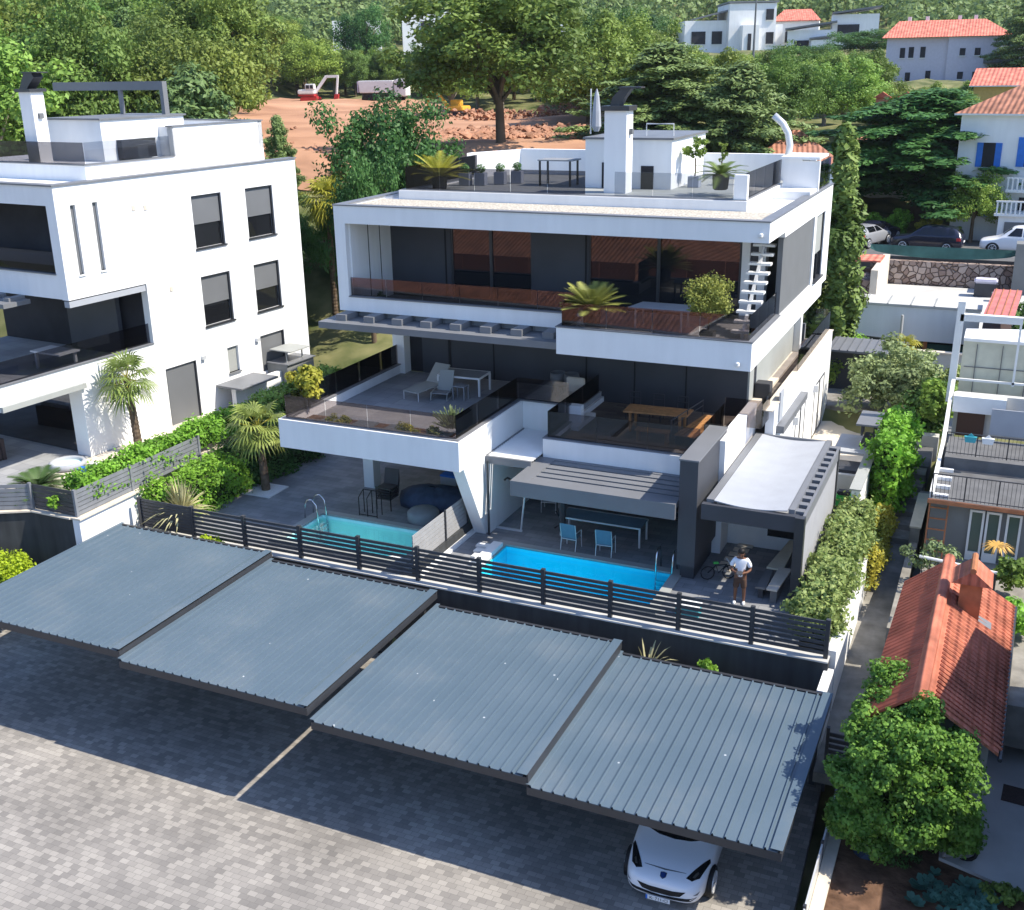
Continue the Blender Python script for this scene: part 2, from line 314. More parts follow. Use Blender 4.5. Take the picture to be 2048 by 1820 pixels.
M['lf_cab'] = leafmat('cabbage_leaves', (.05, .14, .11), (.08, .19, .14), trans=.15)
M['lf_far'] = leafmat('far_wood_leaves', (.12, .21, .07), (.22, .31, .10), obj=.1)
M['lf_cyp'] = leafmat('cypress_leaves', (.09, .17, .03), (.20, .27, .06), trans=.1, vscale=2.5)
M['lf_straw'] = leafmat('dry_frond', (.55, .36, .07), (.65, .45, .12), trans=.2)
# ------------------------------------------------------------------ foliage
def leaf_mesh(name, C, N, size, m, aspect=1.7, seed=0, var=.4):
    r = np.random.default_rng(seed); n = len(C); N = N / (np.linalg.norm(N, axis=1, keepdims=True) + 1e-9)
    A = r.normal(size=(n, 3)); U = np.cross(N, A); U /= (np.linalg.norm(U, axis=1, keepdims=True) + 1e-9); V = np.cross(N, U)
    s = (size * (1 + var * (r.random((n, 1)) * 2 - 1))) * .5
    a = aspect ** .5; P = np.empty((n, 4, 3)); P[:, 0] = C - U * s * a; P[:, 1] = C - V * s / a; P[:, 2] = C + U * s * a; P[:, 3] = C + V * s / a
    me = bpy.data.meshes.new(name); me.vertices.add(4 * n); me.vertices.foreach_set('co', P.reshape(-1))
    me.loops.add(4 * n); me.loops.foreach_set('vertex_index', np.arange(4 * n, dtype=np.int32))
    me.polygons.add(n); me.polygons.foreach_set('loop_start', np.arange(0, 4 * n, 4, dtype=np.int32)); me.polygons.foreach_set('loop_total', np.full(n, 4, np.int32))
    me.update(calc_edges=True); me.validate(); me.materials.append(m); return me
def unit(r, n):
    v = r.normal(size=(n, 3)); return v / np.linalg.norm(v, axis=1, keepdims=True)
def clumps(cent, rad, per, r, flat=1.0, out=None):
    k = len(cent); d = unit(r, k * per); rr = r.random((k * per, 1)) ** .45
    rad = np.repeat(np.broadcast_to(np.asarray(rad, float).reshape(-1, 1), (k, 1)), per, 0)
    c = np.repeat(cent, per, 0); P = c + d * rr * rad * np.array([1, 1, flat]); N = d * .8 + unit(r, k * per) * .7 + np.array([0, 0, .35])
    return P, N
def crown_broad(name, m, seed, nc=90, per=110, leaf=.03, rx=.36, rz=.34, cz=.62, cr=.105, low=-.75):
    r = np.random.default_rng(seed); d = unit(r, nc * 3); d = d[d[:, 2] > low][:nc]; k = len(d)
    lump = 1 + .22 * np.sin(d[:, :1] * 5 + seed) * np.cos(d[:, 1:2] * 4 + 2 * seed) + .16 * r.normal(size=(k, 1)).clip(-1.5, 1.5)
    c = d * (r.random((k, 1)) ** .3) * lump * np.array([rx, rx, rz]) + np.array([0, 0, cz])
    P, N = clumps(c, cr * (.7 + .6 * r.random(k)), per, r, .75)
    return leaf_mesh(name, P, N, leaf, m, seed=seed)
def crown_conifer(name, m, seed, nb=70, leaf=.03, base=.14, w=.34, per=60, round_=1.0):
    r = np.random.default_rng(seed); C = []
    for i in range(nb):
        t = (i + r.random()) / nb; z = base + (1 - base - .04) * t; R0 = w * (1 - t ** 1.5) ** round_ * (.72 + .5 * r.random()) + .02
        a = i * 2.399 + r.normal() * .3; rise = r.uniform(-.05, .09)
        for q in np.linspace(.2, 1, max(3, int(R0 / .035))):
            C.append((math.cos(a) * R0 * q + r.normal() * .012, math.sin(a) * R0 * q + r.normal() * .012, z + rise * q - .05 * q * q + r.normal() * .008, .03 + .03 * (1 - q) + .012 * r.random()))
    C = np.array(C); P, N = clumps(C[:, :3], C[:, 3] * 1.25, per, r, .5); N[:, 2] += .4
    return leaf_mesh(name, P, N, leaf, m, aspect=2.4, seed=seed)
def crown_column(name, m, seed, n=16000, w=.09, leaf=.016, lean=0):
    r = np.random.default_rng(seed); k = 150; t = r.random(k); a = r.random(k) * 6.283
    R0 = w * np.clip(1.25 * (1 - t) ** .55, 0, 1) * np.clip(.55 + t * 3, 0, 1); q = .45 + .6 * r.random(k)
    C = np.stack([np.cos(a) * R0 * q, np.sin(a) * R0 * q, .02 + .95 * t], 1); d = unit(r, n); c = np.repeat(C, n // k + 1, 0)[:n]
    P = c + d * np.array([.022, .022, .06]) * (r.random((n, 1)) ** .5); N = d * .6 + unit(r, n) * .5 + np.stack([c[:, 0], c[:, 1], 0 * c[:, 0]], 1) * 8
    return leaf_mesh(name, P, N, leaf, m, aspect=2.2, seed=seed)
def link(name, me, parent=None, scale=None, loc=None):
    o = bpy.data.objects.new(name, me); COL.objects.link(o)
    if parent is not None: o.parent = parent
    if scale is not None: o.scale = scale
    if loc is not None: o.location = loc
    return o
def trunk_mesh(name, m, seed, h=.45, r0=.028, limbs=6, crown=.62, spread=.24):
    rr = random.Random(seed); b = MB(); top = Vector((rr.uniform(-.02, .02), rr.uniform(-.02, .02), h))
    b.tube([(0, 0, -.06), (0, 0, h * .3), (top.x * .5, top.y * .5, h * .7), top], r0 * 1.25, 8, r0 * .7)
    for i in range(limbs):
        a = i * 6.283 / limbs + rr.uniform(-.3, .3); s = spread * rr.uniform(.7, 1.1); z0 = h * rr.uniform(.6, 1)
        b.tube([(top.x * .7, top.y * .7, z0), (math.cos(a) * s * .5, math.sin(a) * s * .5, z0 + (crown - z0) * .5 + .05), (math.cos(a) * s, math.sin(a) * s, crown + rr.uniform(0, .15))], r0 * .55, 5, r0 * .12)
    me = bpy.data.meshes.new(name); me.from_pydata([tuple(p) for p in b.v], [], b.f); me.materials.append(m); me.shade_smooth(); return me
def plant(name, label, cat, loc, h, w, crown, trunk=None, rz=0, group=None, cname='crown', tname='trunk', sq=1.0):
    """h = height, w = width factor of the unit meshes"""
    o = thing(name, label, cat, loc, rz, group)
    c = link(cname, crown, o, (w, w * sq, h))
    if trunk: link(tname, trunk, o, (w, w * sq, h))
    return o
def hedge(name, label, loc, dims, m, leaf=.09, dens=260, rz=0, cat='hedge', group=None, seed=1, rag=.10, parent=None, pname='foliage', fill=True):
    lx, ly, lz = dims; r = np.random.default_rng(seed); area = 2 * (lx * lz + ly * lz) + lx * ly; n = int(dens * area)
    f = r.random(n) * area; P = np.empty((n, 3)); N = np.zeros((n, 3)); u = r.random(n); v = r.random(n)
    e = np.cumsum([lx * lz, lx * lz, ly * lz, ly * lz, lx * ly]); s = np.searchsorted(e, f).clip(0, 4)
    P[:, 0] = (u - .5) * lx; P[:, 1] = (v - .5) * ly; P[:, 2] = lz
    k = s == 0; P[k, 1] = -ly / 2; P[k, 2] = v[k] * lz; N[k, 1] = -1
    k = s == 1; P[k, 1] = ly / 2; P[k, 2] = v[k] * lz; N[k, 1] = 1
    k = s == 2; P[k, 0] = -lx / 2; P[k, 1] = (u[k] - .5) * ly; P[k, 2] = v[k] * lz; N[k, 0] = -1
    k = s == 3; P[k, 0] = lx / 2; P[k, 1] = (u[k] - .5) * ly; P[k, 2] = v[k] * lz; N[k, 0] = 1
    N[s == 4, 2] = 1
    bump = np.sin(P[:, 0] * 4.1 + seed) * np.cos(P[:, 1] * 3.7) + np.sin(P[:, 2] * 5.3 + P[:, 0] * 2.2 + P[:, 1] * 1.9)
    P += N * (bump[:, None] * rag * .6 + r.normal(size=(n, 1)) * rag * .7); N = N * .6 + unit(r, n) * .75 + np.array([0, 0, .3])
    me = leaf_mesh(pname, P, N, leaf, m, seed=seed)
    if parent is not None:
        return link(pname, me, parent, loc=loc)
    o = thing(name, label, cat, loc, rz, group); link(pname, me, o)
    if fill:
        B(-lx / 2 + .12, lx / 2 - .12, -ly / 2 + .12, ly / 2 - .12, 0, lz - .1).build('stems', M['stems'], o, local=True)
    return o
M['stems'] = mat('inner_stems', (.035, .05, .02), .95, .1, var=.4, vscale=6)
def frond_fan(b, base, dirv, L, n=11, w=.5, droop=.25, seed=0):
    """fan palm leaf: stalk end at base, leaflets radiating"""
    d = Vector(dirv).normalized(); side = d.cross(Vector((0, 0, 1))); side = side.normalized() if side.length > .05 else Vector((1, 0, 0)); up = side.cross(d)
    base = Vector(base); rr = random.Random(seed)
    for i in range(n):
        a = (i / (n - 1) - .5) * 3.6; q = d * math.cos(a) + side * math.sin(a); l = L * (.75 + .25 * math.cos(a)) * rr.uniform(.85, 1.1)
        m1 = base + q * l * .55 + up * .02; e = base + q * l - Vector((0, 0, droop * l * rr.uniform(.6, 1.3))); t = q.cross(up) * (w * L * .075)
        b.add([base, m1 - t, e, m1 + t], [(0, 1, 2, 3)])
def frond_pinnate(b, base, dirv, L, n=22, lf=.22, arch=.45, wid=.02):
    """cycad / feather leaf"""
    d = Vector(dirv).normalized(); h = Vector((d.x, d.y, 0)); h = h.normalized() if h.length > .01 else Vector((1, 0, 0)); side = h.cross(Vector((0, 0, 1))); base = Vector(base)
    def pt(t): return base + d * L * t - Vector((0, 0, arch * L * t * t))
    for i in range(n):
        t = .12 + .88 * i / (n - 1); p = pt(t); q = (pt(min(1, t + .02)) - pt(t - .02)).normalized(); l = lf * math.sin(math.pi * (.12 + .8 * t)) + .03
        for s in (-1, 1):
            e = p + side * s * l * .85 + q * l * .55 + Vector((0, 0, .05 * l)); w = q * wid
            b.add([p - w, e, p + w], [(0, 1, 2)])
    b.tube([pt(0), pt(.35), pt(.7), pt(1)], .012, 4, .004)
M['lf_ivy'] = leafmat('ivy_tree_leaves', (.07, .19, .025), (.17, .31, .05), obj=.02, vscale=2.5)
M['lf_yelg'] = leafmat('olive_yellow_leaves', (.17, .22, .04), (.30, .31, .07), obj=.03, vscale=3)
# ------------------------------------------------------------------ terrain
_C = np.array([(-30, 0, -2.6), (-5, 0, -2.8), (-10, 20, -2.7), (-30, 22, -2.5), (-3, 24, -2.8), (4, 24, -2.8), (-3, 36, -2.2), (5, 36, -1.2), (-10, 44, -1.2), (-24, 40, -1.2), (-36, 32, .6), (-36, 44, 1.2), (-24, 50, 1.8),
    (-14, 56, 1.2), (-4, 54, .8), (4, 56, 1.2), (-4, 66, 1.4), (-8, 76, 3.0), (0, 78, 3.3), (8, 78, 3.3), (0, 86, 3.8), (-14, 80, 4.5), (-20, 70, 5.5), (-24, 62, 5.0), (-30, 60, 6.5), (-34, 72, 10.1), (-28, 74, 10), (-45, 68, 9.8), (-54, 72, 10.1),
    (-60, 85, 10.2), (-78, 104, 10.4), (-43, 112, 10.4), (-35, 95, 10.3), (-92, 155, 10.9), (-60, 150, 11), (-100, 172, 11.3), (-40, 60, 6.0), (-50, 55, 7.0), (-60, 50, 8), (-75, 70, 10), (-90, 90, 12), (-70, 40, 6), (0, 110, 6), (0, 130, 8.5),
    (-12, 150, 13), (-20, 120, 9.5), (6, 200, 15), (-60, 243, 17.5), (-30, 215, 16), (-90, 233, 18.5), (-130, 200, 18), (-110, 120, 17), (-140, 150, 22), (-90, 60, 9), (-200, 200, 30), (-140, 90, 20), (30, 30, -1), (30, 80, 4), (30, 150, 12), (-60, 0, -1), (-100, 20, 4)], float)
_C = np.concatenate([_C, np.array([tuple(at(*q)) for q in ((560, 212, 165), (622, 207, 172), (700, 206, 175), (768, 207, 176), (850, 215, 165), (912, 239, 140), (1000, 245, 130), (1100, 250, 125), (520, 262, 105), (600, 262, 105), (700, 262, 105), (560, 310, 80), (650, 320, 76), (1080, 292, 84), (820, 245, 128), (650, 232, 135), (1455, 104, 262), (1600, 100, 262), (1390, 100, 262), (1660, 104, 258), (1880, 160, 185), (1820, 165, 180))])])
def hfun(x, y):
    x = np.atleast_1d(np.asarray(x, float)); y = np.atleast_1d(np.asarray(y, float))
    d2 = (x[:, None] - _C[:, 0]) ** 2 + (y[:, None] - _C[:, 1]) ** 2
    w = 1 / (d2 + 4) ** 2.1; h = (w * _C[:, 2]).sum(1) / w.sum(1)
    rr = np.hypot(x, y); t = np.clip((rr - 260) / 640, 0, 1.3); k = np.clip((rr - 230) / 80, 0, 1)
    h2 = 18 + 112 * t ** 1.05 + 5 * np.sin(x / 70 + 1) * np.cos(y / 90) * np.clip(t * 3, 0, 1)
    h = h * (1 - k) + h2 * k
    near = np.where(y < 27.5, -3.9, np.where(x > -3.2, -2.6, -1.6)); near = np.where(x < -27, np.where(y < 27, -3.6, -.6), near)
    c = np.clip((y - 44) / 10, 0, 1); c = np.maximum(c, np.clip((-62 - x) / 6, 0, 1)); lim = near * (1 - c) + (near + 40 * c) * c
    lim = near + c * 14 + 400 * np.clip((np.maximum(y - 54, -62 - x)) / 60, 0, 1)
    yard = (x > -9.5) & (x < 5) & (y > 47) & (y < 74.6); lim = np.where(yard, .35, lim); lim = np.where((x > -17) & (x < 12) & (y > 74) & (y < 84), 2.5, lim)
    return np.minimum(h, lim)
def H(x, y): return float(hfun(x, y)[0])
def terrain():
    a = np.linspace(-80, 44, 150); rad = np.concatenate([np.linspace(-10, 12, 3), np.geomspace(16, 1300, 150)])
    V = []; 
    for r_ in rad:
        for t in a:
            V.append((-math.sin(R(-t)) * r_ if 0 else math.sin(R(t)) * r_, math.cos(R(t)) * r_ - 10))
    V = np.array(V); z = hfun(V[:, 0], V[:, 1]); n = len(a); m = len(rad)
    r = np.random.default_rng(3); z += r.normal(size=len(z)) * np.clip(np.hypot(V[:, 0], V[:, 1]) / 400, 0, 1) * .4
    me = bpy.data.meshes.new('terrain')
    f = [(i * n + k, i * n + k + 1, (i + 1) * n + k + 1, (i + 1) * n + k) for i in range(m - 1) for k in range(n - 1)]
    me.from_pydata([(p[0], p[1], q) for p, q in zip(V, z)], [], f); me.materials.append(M['grass']); me.shade_smooth()
    o = bpy.data.objects.new('terrain', me); COL.objects.link(o); tag(o, 'green wooded ground rising behind the houses to the far hill', kind='structure'); o['category'] = 'ground'
    return o
terrain()
def pad(name, m, poly, z0, z1, label, kind='structure', cat='ground'):
    o = MB().prism([(x, y, z0) for x, y in poly], (0, 0, z1 - z0)).build(name, m); tag(o, label, cat, kind=kind); return o
def sheetpoly(name, m, pts, label, cat='ground', thick=.3):
    o = MB().prism([tuple(p) for p in pts], (0, 0, -thick)).build(name, m); tag(o, label, cat, kind='structure'); return o
def zp(x): return -2.8
# parking court
sheetpoly('parking_paving', M['paver'], [(-60, 8, zp(-60)), (-2.15, 8, zp(-1.9)), (-2.9, 27.3, zp(-2.7)), (-60, 27.3, zp(-60))], 'grey block paving of the parking court in front of the carports')
# pool deck with two pool holes: strips
def deck():
    b = MB(); x0, x1, y0, y1 = -27.2, -4.1, 27.5, 40.5; z0, z1 = -.25, 0
    xs = [x0, -21.95, -17.2, -14.5, -8.6, x1]; ya, yb = 28.5, 31.12
    b.box(x0, x1, yb, y1, z0, z1); b.box(x0, x1, y0, ya, z0, z1)
    b.box(x0, xs[1], ya, yb, z0, z1); b.box(xs[2], xs[3], ya, yb, z0, z1); b.box(xs[4], x1, ya, yb, z0, z1)
    o = b.build('pool_deck', M['deck']); tag(o, 'blue grey stone tiled deck around the two pools', 'ground', kind='structure')
deck()
sheetpoly('garden_path', M['conc'], [(-3.0, 25.0, -1.9), (-1.0, 25.0, -1.9), (-1.2, 36.2, -1.1), (-1.75, 38.6, -1.0), (-3.1, 38.6, -1.0)], 'worn concrete path between the white wall and the tiled shed', 'path')
pad('side_path', M['beige'], [(-6.9, 38), (-4.1, 38), (-3.9, 43), (-4.2, 55), (-6.9, 55)], -.4, -.02, 'sunlit beige path along the white side wall')
pad('street', M['asphalt'], [(-16, 74.6), (10, 74.6), (10, 83), (-16, 83)], 1.0, 3.6, 'grey street where cars park above the stone wall', cat='road')
pad('back_yard', M['lightconc'], [(-8.6, 61), (3, 61), (3, 73.4), (-8.2, 73.4)], .4, 2.0, 'pale paved yard below the rubble stone wall')
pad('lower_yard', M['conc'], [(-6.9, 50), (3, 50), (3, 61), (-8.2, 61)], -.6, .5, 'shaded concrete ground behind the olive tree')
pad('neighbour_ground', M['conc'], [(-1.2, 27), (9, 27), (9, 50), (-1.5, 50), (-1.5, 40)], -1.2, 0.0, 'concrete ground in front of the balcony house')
pad('neighbour_terrace', M['beige'], [(-60, 24.0), (-31.3, 26.3), (-28.2, 27.0), (-28.0, 32), (-28.0, 33), (-27.6, 44), (-60, 44)], -2.4, 1.25, 'beige terrace floor of the left white house')
pad('garden_soil', M['soil'], [(-1.95, 8), (9, 8), (9, 27), (-2.05, 26.6)], -3.2, -1.78, 'red brown soil of the vegetable patch')
Y_ = [atz(1878, 1715, -1.7), atz(2048, 1788, -1.7)]
pad('yard_concrete', M['lightconc'], [(Y_[0].x, Y_[0].y), (Y_[1].x + .02, Y_[1].y), (2.6, 21.2), (2.6, 30), (.9, 30), (.15, 24)], -2.6, -1.7, 'pale grey concrete yard by the wheelbarrow', cat='yard')
# construction ground: a draped sheet
def drape(name, m, poly_px, label, lift=.06, n=26, cat='ground', kind='structure'):
    P = [at(x, y, d) for x, y, d in poly_px]; xs = [p.x for p in P]; ys = [p.y for p in P]
    poly = [(p.x, p.y) for p in P]; bm = bmesh.new()
    vs = [bm.verts.new((x, y, 0)) for x, y in poly]; bm.faces.new(vs)
    bmesh.ops.triangulate(bm, faces=bm.faces)
    for _ in range(4): bmesh.ops.subdivide_edges(bm, edges=bm.edges[:], cuts=1, use_grid_fill=True)
    rr = random.Random(5)
    for v in bm.verts: v.co.z = H(v.co.x, v.co.y) + lift + rr.uniform(-.05, .12)
    me = bpy.data.meshes.new(name); bm.to_mesh(me); bm.free(); me.materials.append(m); me.shade_smooth()
    o = bpy.data.objects.new(name, me); COL.objects.link(o); return tag(o, label, cat, kind=kind)
drape('construction_ground', M['construction'], [(430, 320, 78), (560, 340, 74), (760, 330, 74), (1000, 330, 70), (1180, 320, 76), (1200, 240, 130), (960, 215, 150), (820, 205, 178), (560, 200, 186), (500, 215, 170), (440, 260, 110)], 'bare orange earth of the construction site behind the houses', .35)
# ------------------------------------------------------------------ main villa
V = thing('modern_villa', 'wide white three storey villa with dark shutters, smoked glass balconies and a roof terrace', 'house', (-15, 40, 0))
def part(name, m, b, par=V, **k): return b.build(name, m, par, **k)
# roof block
rf = part('roof', M['white'], MB().box(-22.9, -6.9, 34.68, 47, 10.1, 10.6).box(-22.9, -22.6, 34.68, 47, 10.6, 10.74).box(-7.2, -6.9, 34.68, 47, 10.6, 10.74).box(-22.6, -7.2, 34.68, 34.95, 10.6, 10.74).box(-22.6, -7.2, 46.7, 47, 10.6, 10.74))
part('roof_coping', M['coping'], MB().box(-22.93, -6.87, 34.64, 35.0, 10.742, 10.78).box(-22.93, -22.55, 35.0, 47.03, 10.742, 10.78).box(-7.25, -6.87, 35.0, 47.03, 10.742, 10.78).box(-22.55, -7.25, 46.65, 47.03, 10.742, 10.78), rf)
part('gravel', M['gravel'], B(-22.6, -7.2, 34.95, 37.8, 10.602, 10.66), rf)
# upper storey walls
part('wall', M['white'], MB().box(-22.9, -22.45, 34.68, 47, 6.85, 10.1))
part('wall', M['white'], MB().box(-22.45, -13.1, 34.68, 34.95, 6.85, 7.38))
part('wall', M['white'], MB().box(-13.4, -6.9, 33.03, 33.3, 6.38, 7.28).box(-13.4, -13.13, 33.3, 34.68, 6.38, 7.28).box(-7.2, -6.9, 33.3, 45.97, 6.38, 7.28).box(-7.2, -6.9, 45.97, 47.02, 6.85, 7.28).box(-13.13, -7.2, 33.3, 46.9, 6.38, 6.9))
part('sill_coping', M['coping'], MB().box(-22.45, -13.42, 34.64, 35.0, 7.382, 7.42).box(-13.43, -6.87, 33.0, 33.34, 7.282, 7.32).box(-13.43, -13.1, 33.34, 34.62, 7.282, 7.32).box(-7.24, -6.87, 33.34, 37.3, 7.282, 7.32))
part('balcony_floor', M['terr'], MB().box(-22.45, -13.13, 34.95, 46.9, 6.6, 6.88).box(-13.13, -7.2, 33.3, 37.8, 6.902, 6.92))
part('wall', M['white'], MB().box(-7.2, -6.9, 43.15, 43.6, 7.28, 10.1).box(-7.2, -6.9, 45.55, 47, 7.28, 10.1).box(-7.2, -6.9, 37.3, 43.15, 9.92, 10.1).box(-7.2, -6.9, 43.6, 45.55, 9.85, 10.1))
part('side_shutter', M['shutter'], B(-7.12, -6.95, 37.35, 43.15, 7.3, 9.92))
w = part('side_window', M['shutter2'], MB().box(-7.1, -7.0, 43.6, 45.55, 8.3, 9.85)); part('pane', M['window'], B(-7.09, -7.02, 43.65, 45.5, 7.36, 8.3), w); part('frame', M['dark2'], MB().box(-7.05, -6.94, 43.6, 43.66, 7.3, 9.85).box(-7.05, -6.94, 45.49, 45.55, 7.3, 9.85).box(-7.05, -6.94, 44.5, 44.56, 7.3, 8.3).box(-7.1, -6.8, 43.55, 45.6, 7.26, 7.31), w)
# upper facade: core walls (recess back)
part('facade', M['dark'], MB().box(-22.45, -19.75, 37.86, 38.1, 6.88, 10.1).box(-16.33, -14.08, 37.86, 38.1, 6.88, 10.1).box(-22.45, -8.1, 38.5, 46.9, 6.88, 10.1).box(-8.12, -7.85, 37.86, 38.1, 6.92, 10.1))
part('seam', M['black'], MB().box(-20.0, -19.95, 37.83, 37.86, 6.9, 10.1).box(-14.2, -14.14, 37.83, 37.86, 6.9, 10.1))
part('post', M['white'], MB().box(-8.42, -8.14, 37.8, 38.15, 6.92, 10.1)); part('post', M['white'], MB().box(-7.85, -7.6, 37.8, 38.3, 6.92, 10.1))
part('side_fin', M['white'], MB().box(-22.45, -22.4, 34.95, 36.15, 6.9, 10.1).box(-22.45, -22.4, 36.25, 37.0, 6.9, 10.1).box(-22.45, -22.4, 37.1, 37.86, 6.9, 10.1)); part('slot', M['black'], MB().box(-22.44, -22.425, 36.15, 36.25, 6.9, 10.1).box(-22.44, -22.425, 37.0, 37.1, 6.9, 10.1))
def window(x0, x1, y, z0, z1, mull=(), m='window', fr=.07, par=V, name='window', axis='y'):
    f = MB(); 
    def bx(b, a0, a1, d0, d1, c0, c1): (b.box(a0, a1, y + d0, y + d1, c0, c1) if axis == 'y' else b.box(y - d1, y - d0, a0, a1, c0, c1))
    bx(f, x0, x0 + fr, -.05, .05, z0, z1); bx(f, x1 - fr, x1, -.05, .05, z0, z1); bx(f, x0 + fr, x1 - fr, -.05, .05, z1 - fr, z1); bx(f, x0 + fr, x1 - fr, -.05, .05, z0, z0 + fr)
    for c in mull: bx(f, c - .06, c + .06, -.06, .06, z0 + fr, z1 - fr)
    w = f.build(name, M['dark2'], par); g = MB(); bx(g, x0 + fr, x1 - fr, -.01, .01, z0 + fr, z1 - fr); g.build('pane', M[m], w); return w
window(-19.75, -16.33, 37.95, 6.9, 10.1, (-18.05,)); window(-14.08, -8.45, 37.95, 6.92, 10.1, (-11.42,))
# glass balustrades
def rail(pts, z0, z1, m='smoke', par=V, seg=1.6, name='glass_balustrade'):
    g = MB(); 
    for a, b in zip(pts, pts[1:]):
        a = Vector(a); b = Vector(b); L = (b - a).length; n = max(1, round(L / seg)); d = (b - a).normalized(); t = Vector((-d.y, d.x)) * .008
        for i in range(n):
            p = a + d * (L * i / n + .012); q = a + d * (L * (i + 1) / n - .012)
            g.prism([(p.x - t.x, p.y - t.y, z0), (q.x - t.x, q.y - t.y, z0), (q.x + t.x, q.y + t.y, z0), (p.x + t.x, p.y + t.y, z0)], (0, 0, z1 - z0))
    return g.build(name, M[m], par)
rail([(-22.42, 34.8), (-13.3, 34.8)], 7.43, 8.1); rail([(-13.25, 34.6), (-13.25, 33.16), (-7.04, 33.16), (-7.04, 37.2)], 7.33, 8.1)
# canopy slab between storeys
cn = part('canopy', M['canopy'], B(-23.15, -13.43, 33.55, 36.2, 6.38, 6.62))
for i in range(8):
    x = -22.62 + i * 1.19; part('spacer', M['canopy'], MB().box(x, x + .42, 33.95, 34.9, 6.622, 6.845), cn)
# middle storey
part('wall', M['dark'], MB().box(-21.5, -8.1, 38.4, 46.8, 3.2, 6.38)); part('shutter_seam', M['black'], MB().box(-20.28, -20.18, 38.36, 38.4, 3.6, 6.3).box(-18.28, -18.24, 38.37, 38.4, 3.6, 6.3).box(-14.35, -14.3, 38.37, 38.4, 3.2, 6.3).box(-12.4, -12.36, 38.37, 38.4, 3.2, 6.3).box(-10.4, -10.36, 38.37, 38.4, 3.2, 6.3))
part('door', M['inside'], B(-22.1, -21.5, 38.45, 38.6, 3.6, 6.38)); part('column', M['white'], B(-22.62, -22.1, 37.95, 46.9, 3.6, 6.38))
part('side_shutter', M['shutter2'], MB().box(-8.1, -8.03, 39.55, 46.8, 3.72, 6.38)); part('side_shutter', M['shutter2'], MB().box(-8.1, -8.03, 38.4, 39.1, 3.6, 6.38)); part('side_slot', M['inside'], B(-8.1, -8.06, 39.1, 39.55, 3.6, 6.38)); part('side_column', M['white2'], MB().box(-8.1, -7.75, 46.8, 47.2, 3.6, 6.38)); part('side_sill', M['beige'], MB().box(-8.1, -7.72, 38.4, 46.8, 3.58, 3.7))
part('upper_underside', M['white'], B(-22.9, -13.4, 36.2, 47, 6.38, 6.6))
# left terrace
lt = part('terrace', M['white'], MB().box(-22.62, -15.56, 29.9, 30.2, 2.93, 3.96).box(-22.62, -22.32, 30.2, 38.4, 2.93, 3.96).box(-22.32, -16.0, 30.2, 38.4, 2.93, 3.4))
part('terrace_coping', M['coping'], MB().box(-22.5, -15.6, 29.98, 30.24, 3.962, 4.0).box(-22.5, -22.28, 30.24, 38.4, 3.962, 4.0).box(-15.9, -15.6, 30.24, 35.2, 3.962, 4.0).box(-15.6, -13.7, 34.98, 35.2, 3.962, 4.0), lt)
part('terrace_tiles', M['terr'], MB().box(-22.32, -15.9, 31.6, 38.4, 3.4, 3.6).box(-15.9, -13.7, 35.2, 38.4, 3.4, 3.6), lt)
part('planting_bed', M['soil'], MB().box(-22.32, -15.9, 30.24, 31.6, 3.4, 3.66), lt)
part('stepping_slab', M['shutter'], MB().box(-21.6, -20.9, 30.45, 31.5, 3.662, 3.72).box(-20.3, -19.5, 30.4, 31.5, 3.662, 3.72).box(-19.0, -18.2, 30.4, 31.5, 3.662, 3.72).box(-17.3, -16.5, 30.4, 31.4, 3.662, 3.72), lt)
part('bed_edging', M['white2'], MB().box(-22.2, -21.3, 30.27, 30.36, 3.6, 3.8).box(-20.9, -19.3, 30.27, 30.36, 3.6, 3.8).box(-18.9, -17.4, 30.27, 30.36, 3.6, 3.8).box(-17.2, -16.3, 30.27, 30.36, 3.6, 3.8), lt)
part('buttress_wall', M['white'], MB().prism([(-16.0, 30.2, 3.96), (-16.0, 35.2, 3.96), (-16.0, 35.2, 0), (-16.0, 31.75, 0), (-16.0, 30.2, 2.93)], (.44, 0, 0)))
part('corner_column', M['white'], B(-21.95, -21.5, 34.1, 34.6, 0, 2.93))
rail([(-22.42, 38.3), (-22.42, 30.1), (-15.75, 30.1), (-15.75, 35.1), (-13.75, 35.1)], 4.0, 4.8)
# recess with louvred roof, right terrace
part('recess_wall', M['white'], MB().box(-15.56, -13.3, 35.1, 35.4, 2.4, 3.96)); part('recess_side', M['white'], MB().box(-13.85, -13.6, 33.2, 35.1, 2.4, 3.36))
lv = MB(); 
for i in range(19): lv.prism([(-15.5, 31.95 + i * .165, 2.80), (-15.5, 31.95 + i * .165 + .13, 2.86), (-15.5, 31.95 + i * .165 + .13, 2.885), (-15.5, 31.95 + i * .165, 2.825)], (1.62, 0, 0))
lr = part('louvre_roof', M['white2'], lv); part('frame', M['canopy'], MB().box(-15.54, -13.85, 31.83, 31.93, 2.62, 2.88).box(-15.55, -15.5, 31.93, 35.1, 2.7, 2.9), lr)
part('rain_pipe', M['dark2'], MB().tube([(-15.42, 31.72, 0), (-15.42, 31.72, 2.75)], .045, 8))
rt = part('terrace', M['white'], MB().box(-13.85, -7.9, 32.9, 33.2, 2.5, 3.36).box(-13.6, -8.1, 33.2, 38.4, 2.78, 3.0).box(-13.85, -13.6, 35.4, 38.4, 2.78, 3.4))
part('terrace_coping', M['coping'], MB().box(-13.88, -8.2, 32.94, 33.3, 3.362, 3.4).box(-13.88, -13.6, 33.3, 35.0, 3.362, 3.4), rt); part('terrace_tiles', M['darkwood'], B(-13.6, -8.1, 33.3, 38.4, 3.0, 3.2), rt)
part('step', M['white2'], MB().box(-13.5, -13.2, 34.6, 36.4, 3.2, 3.36), rt)
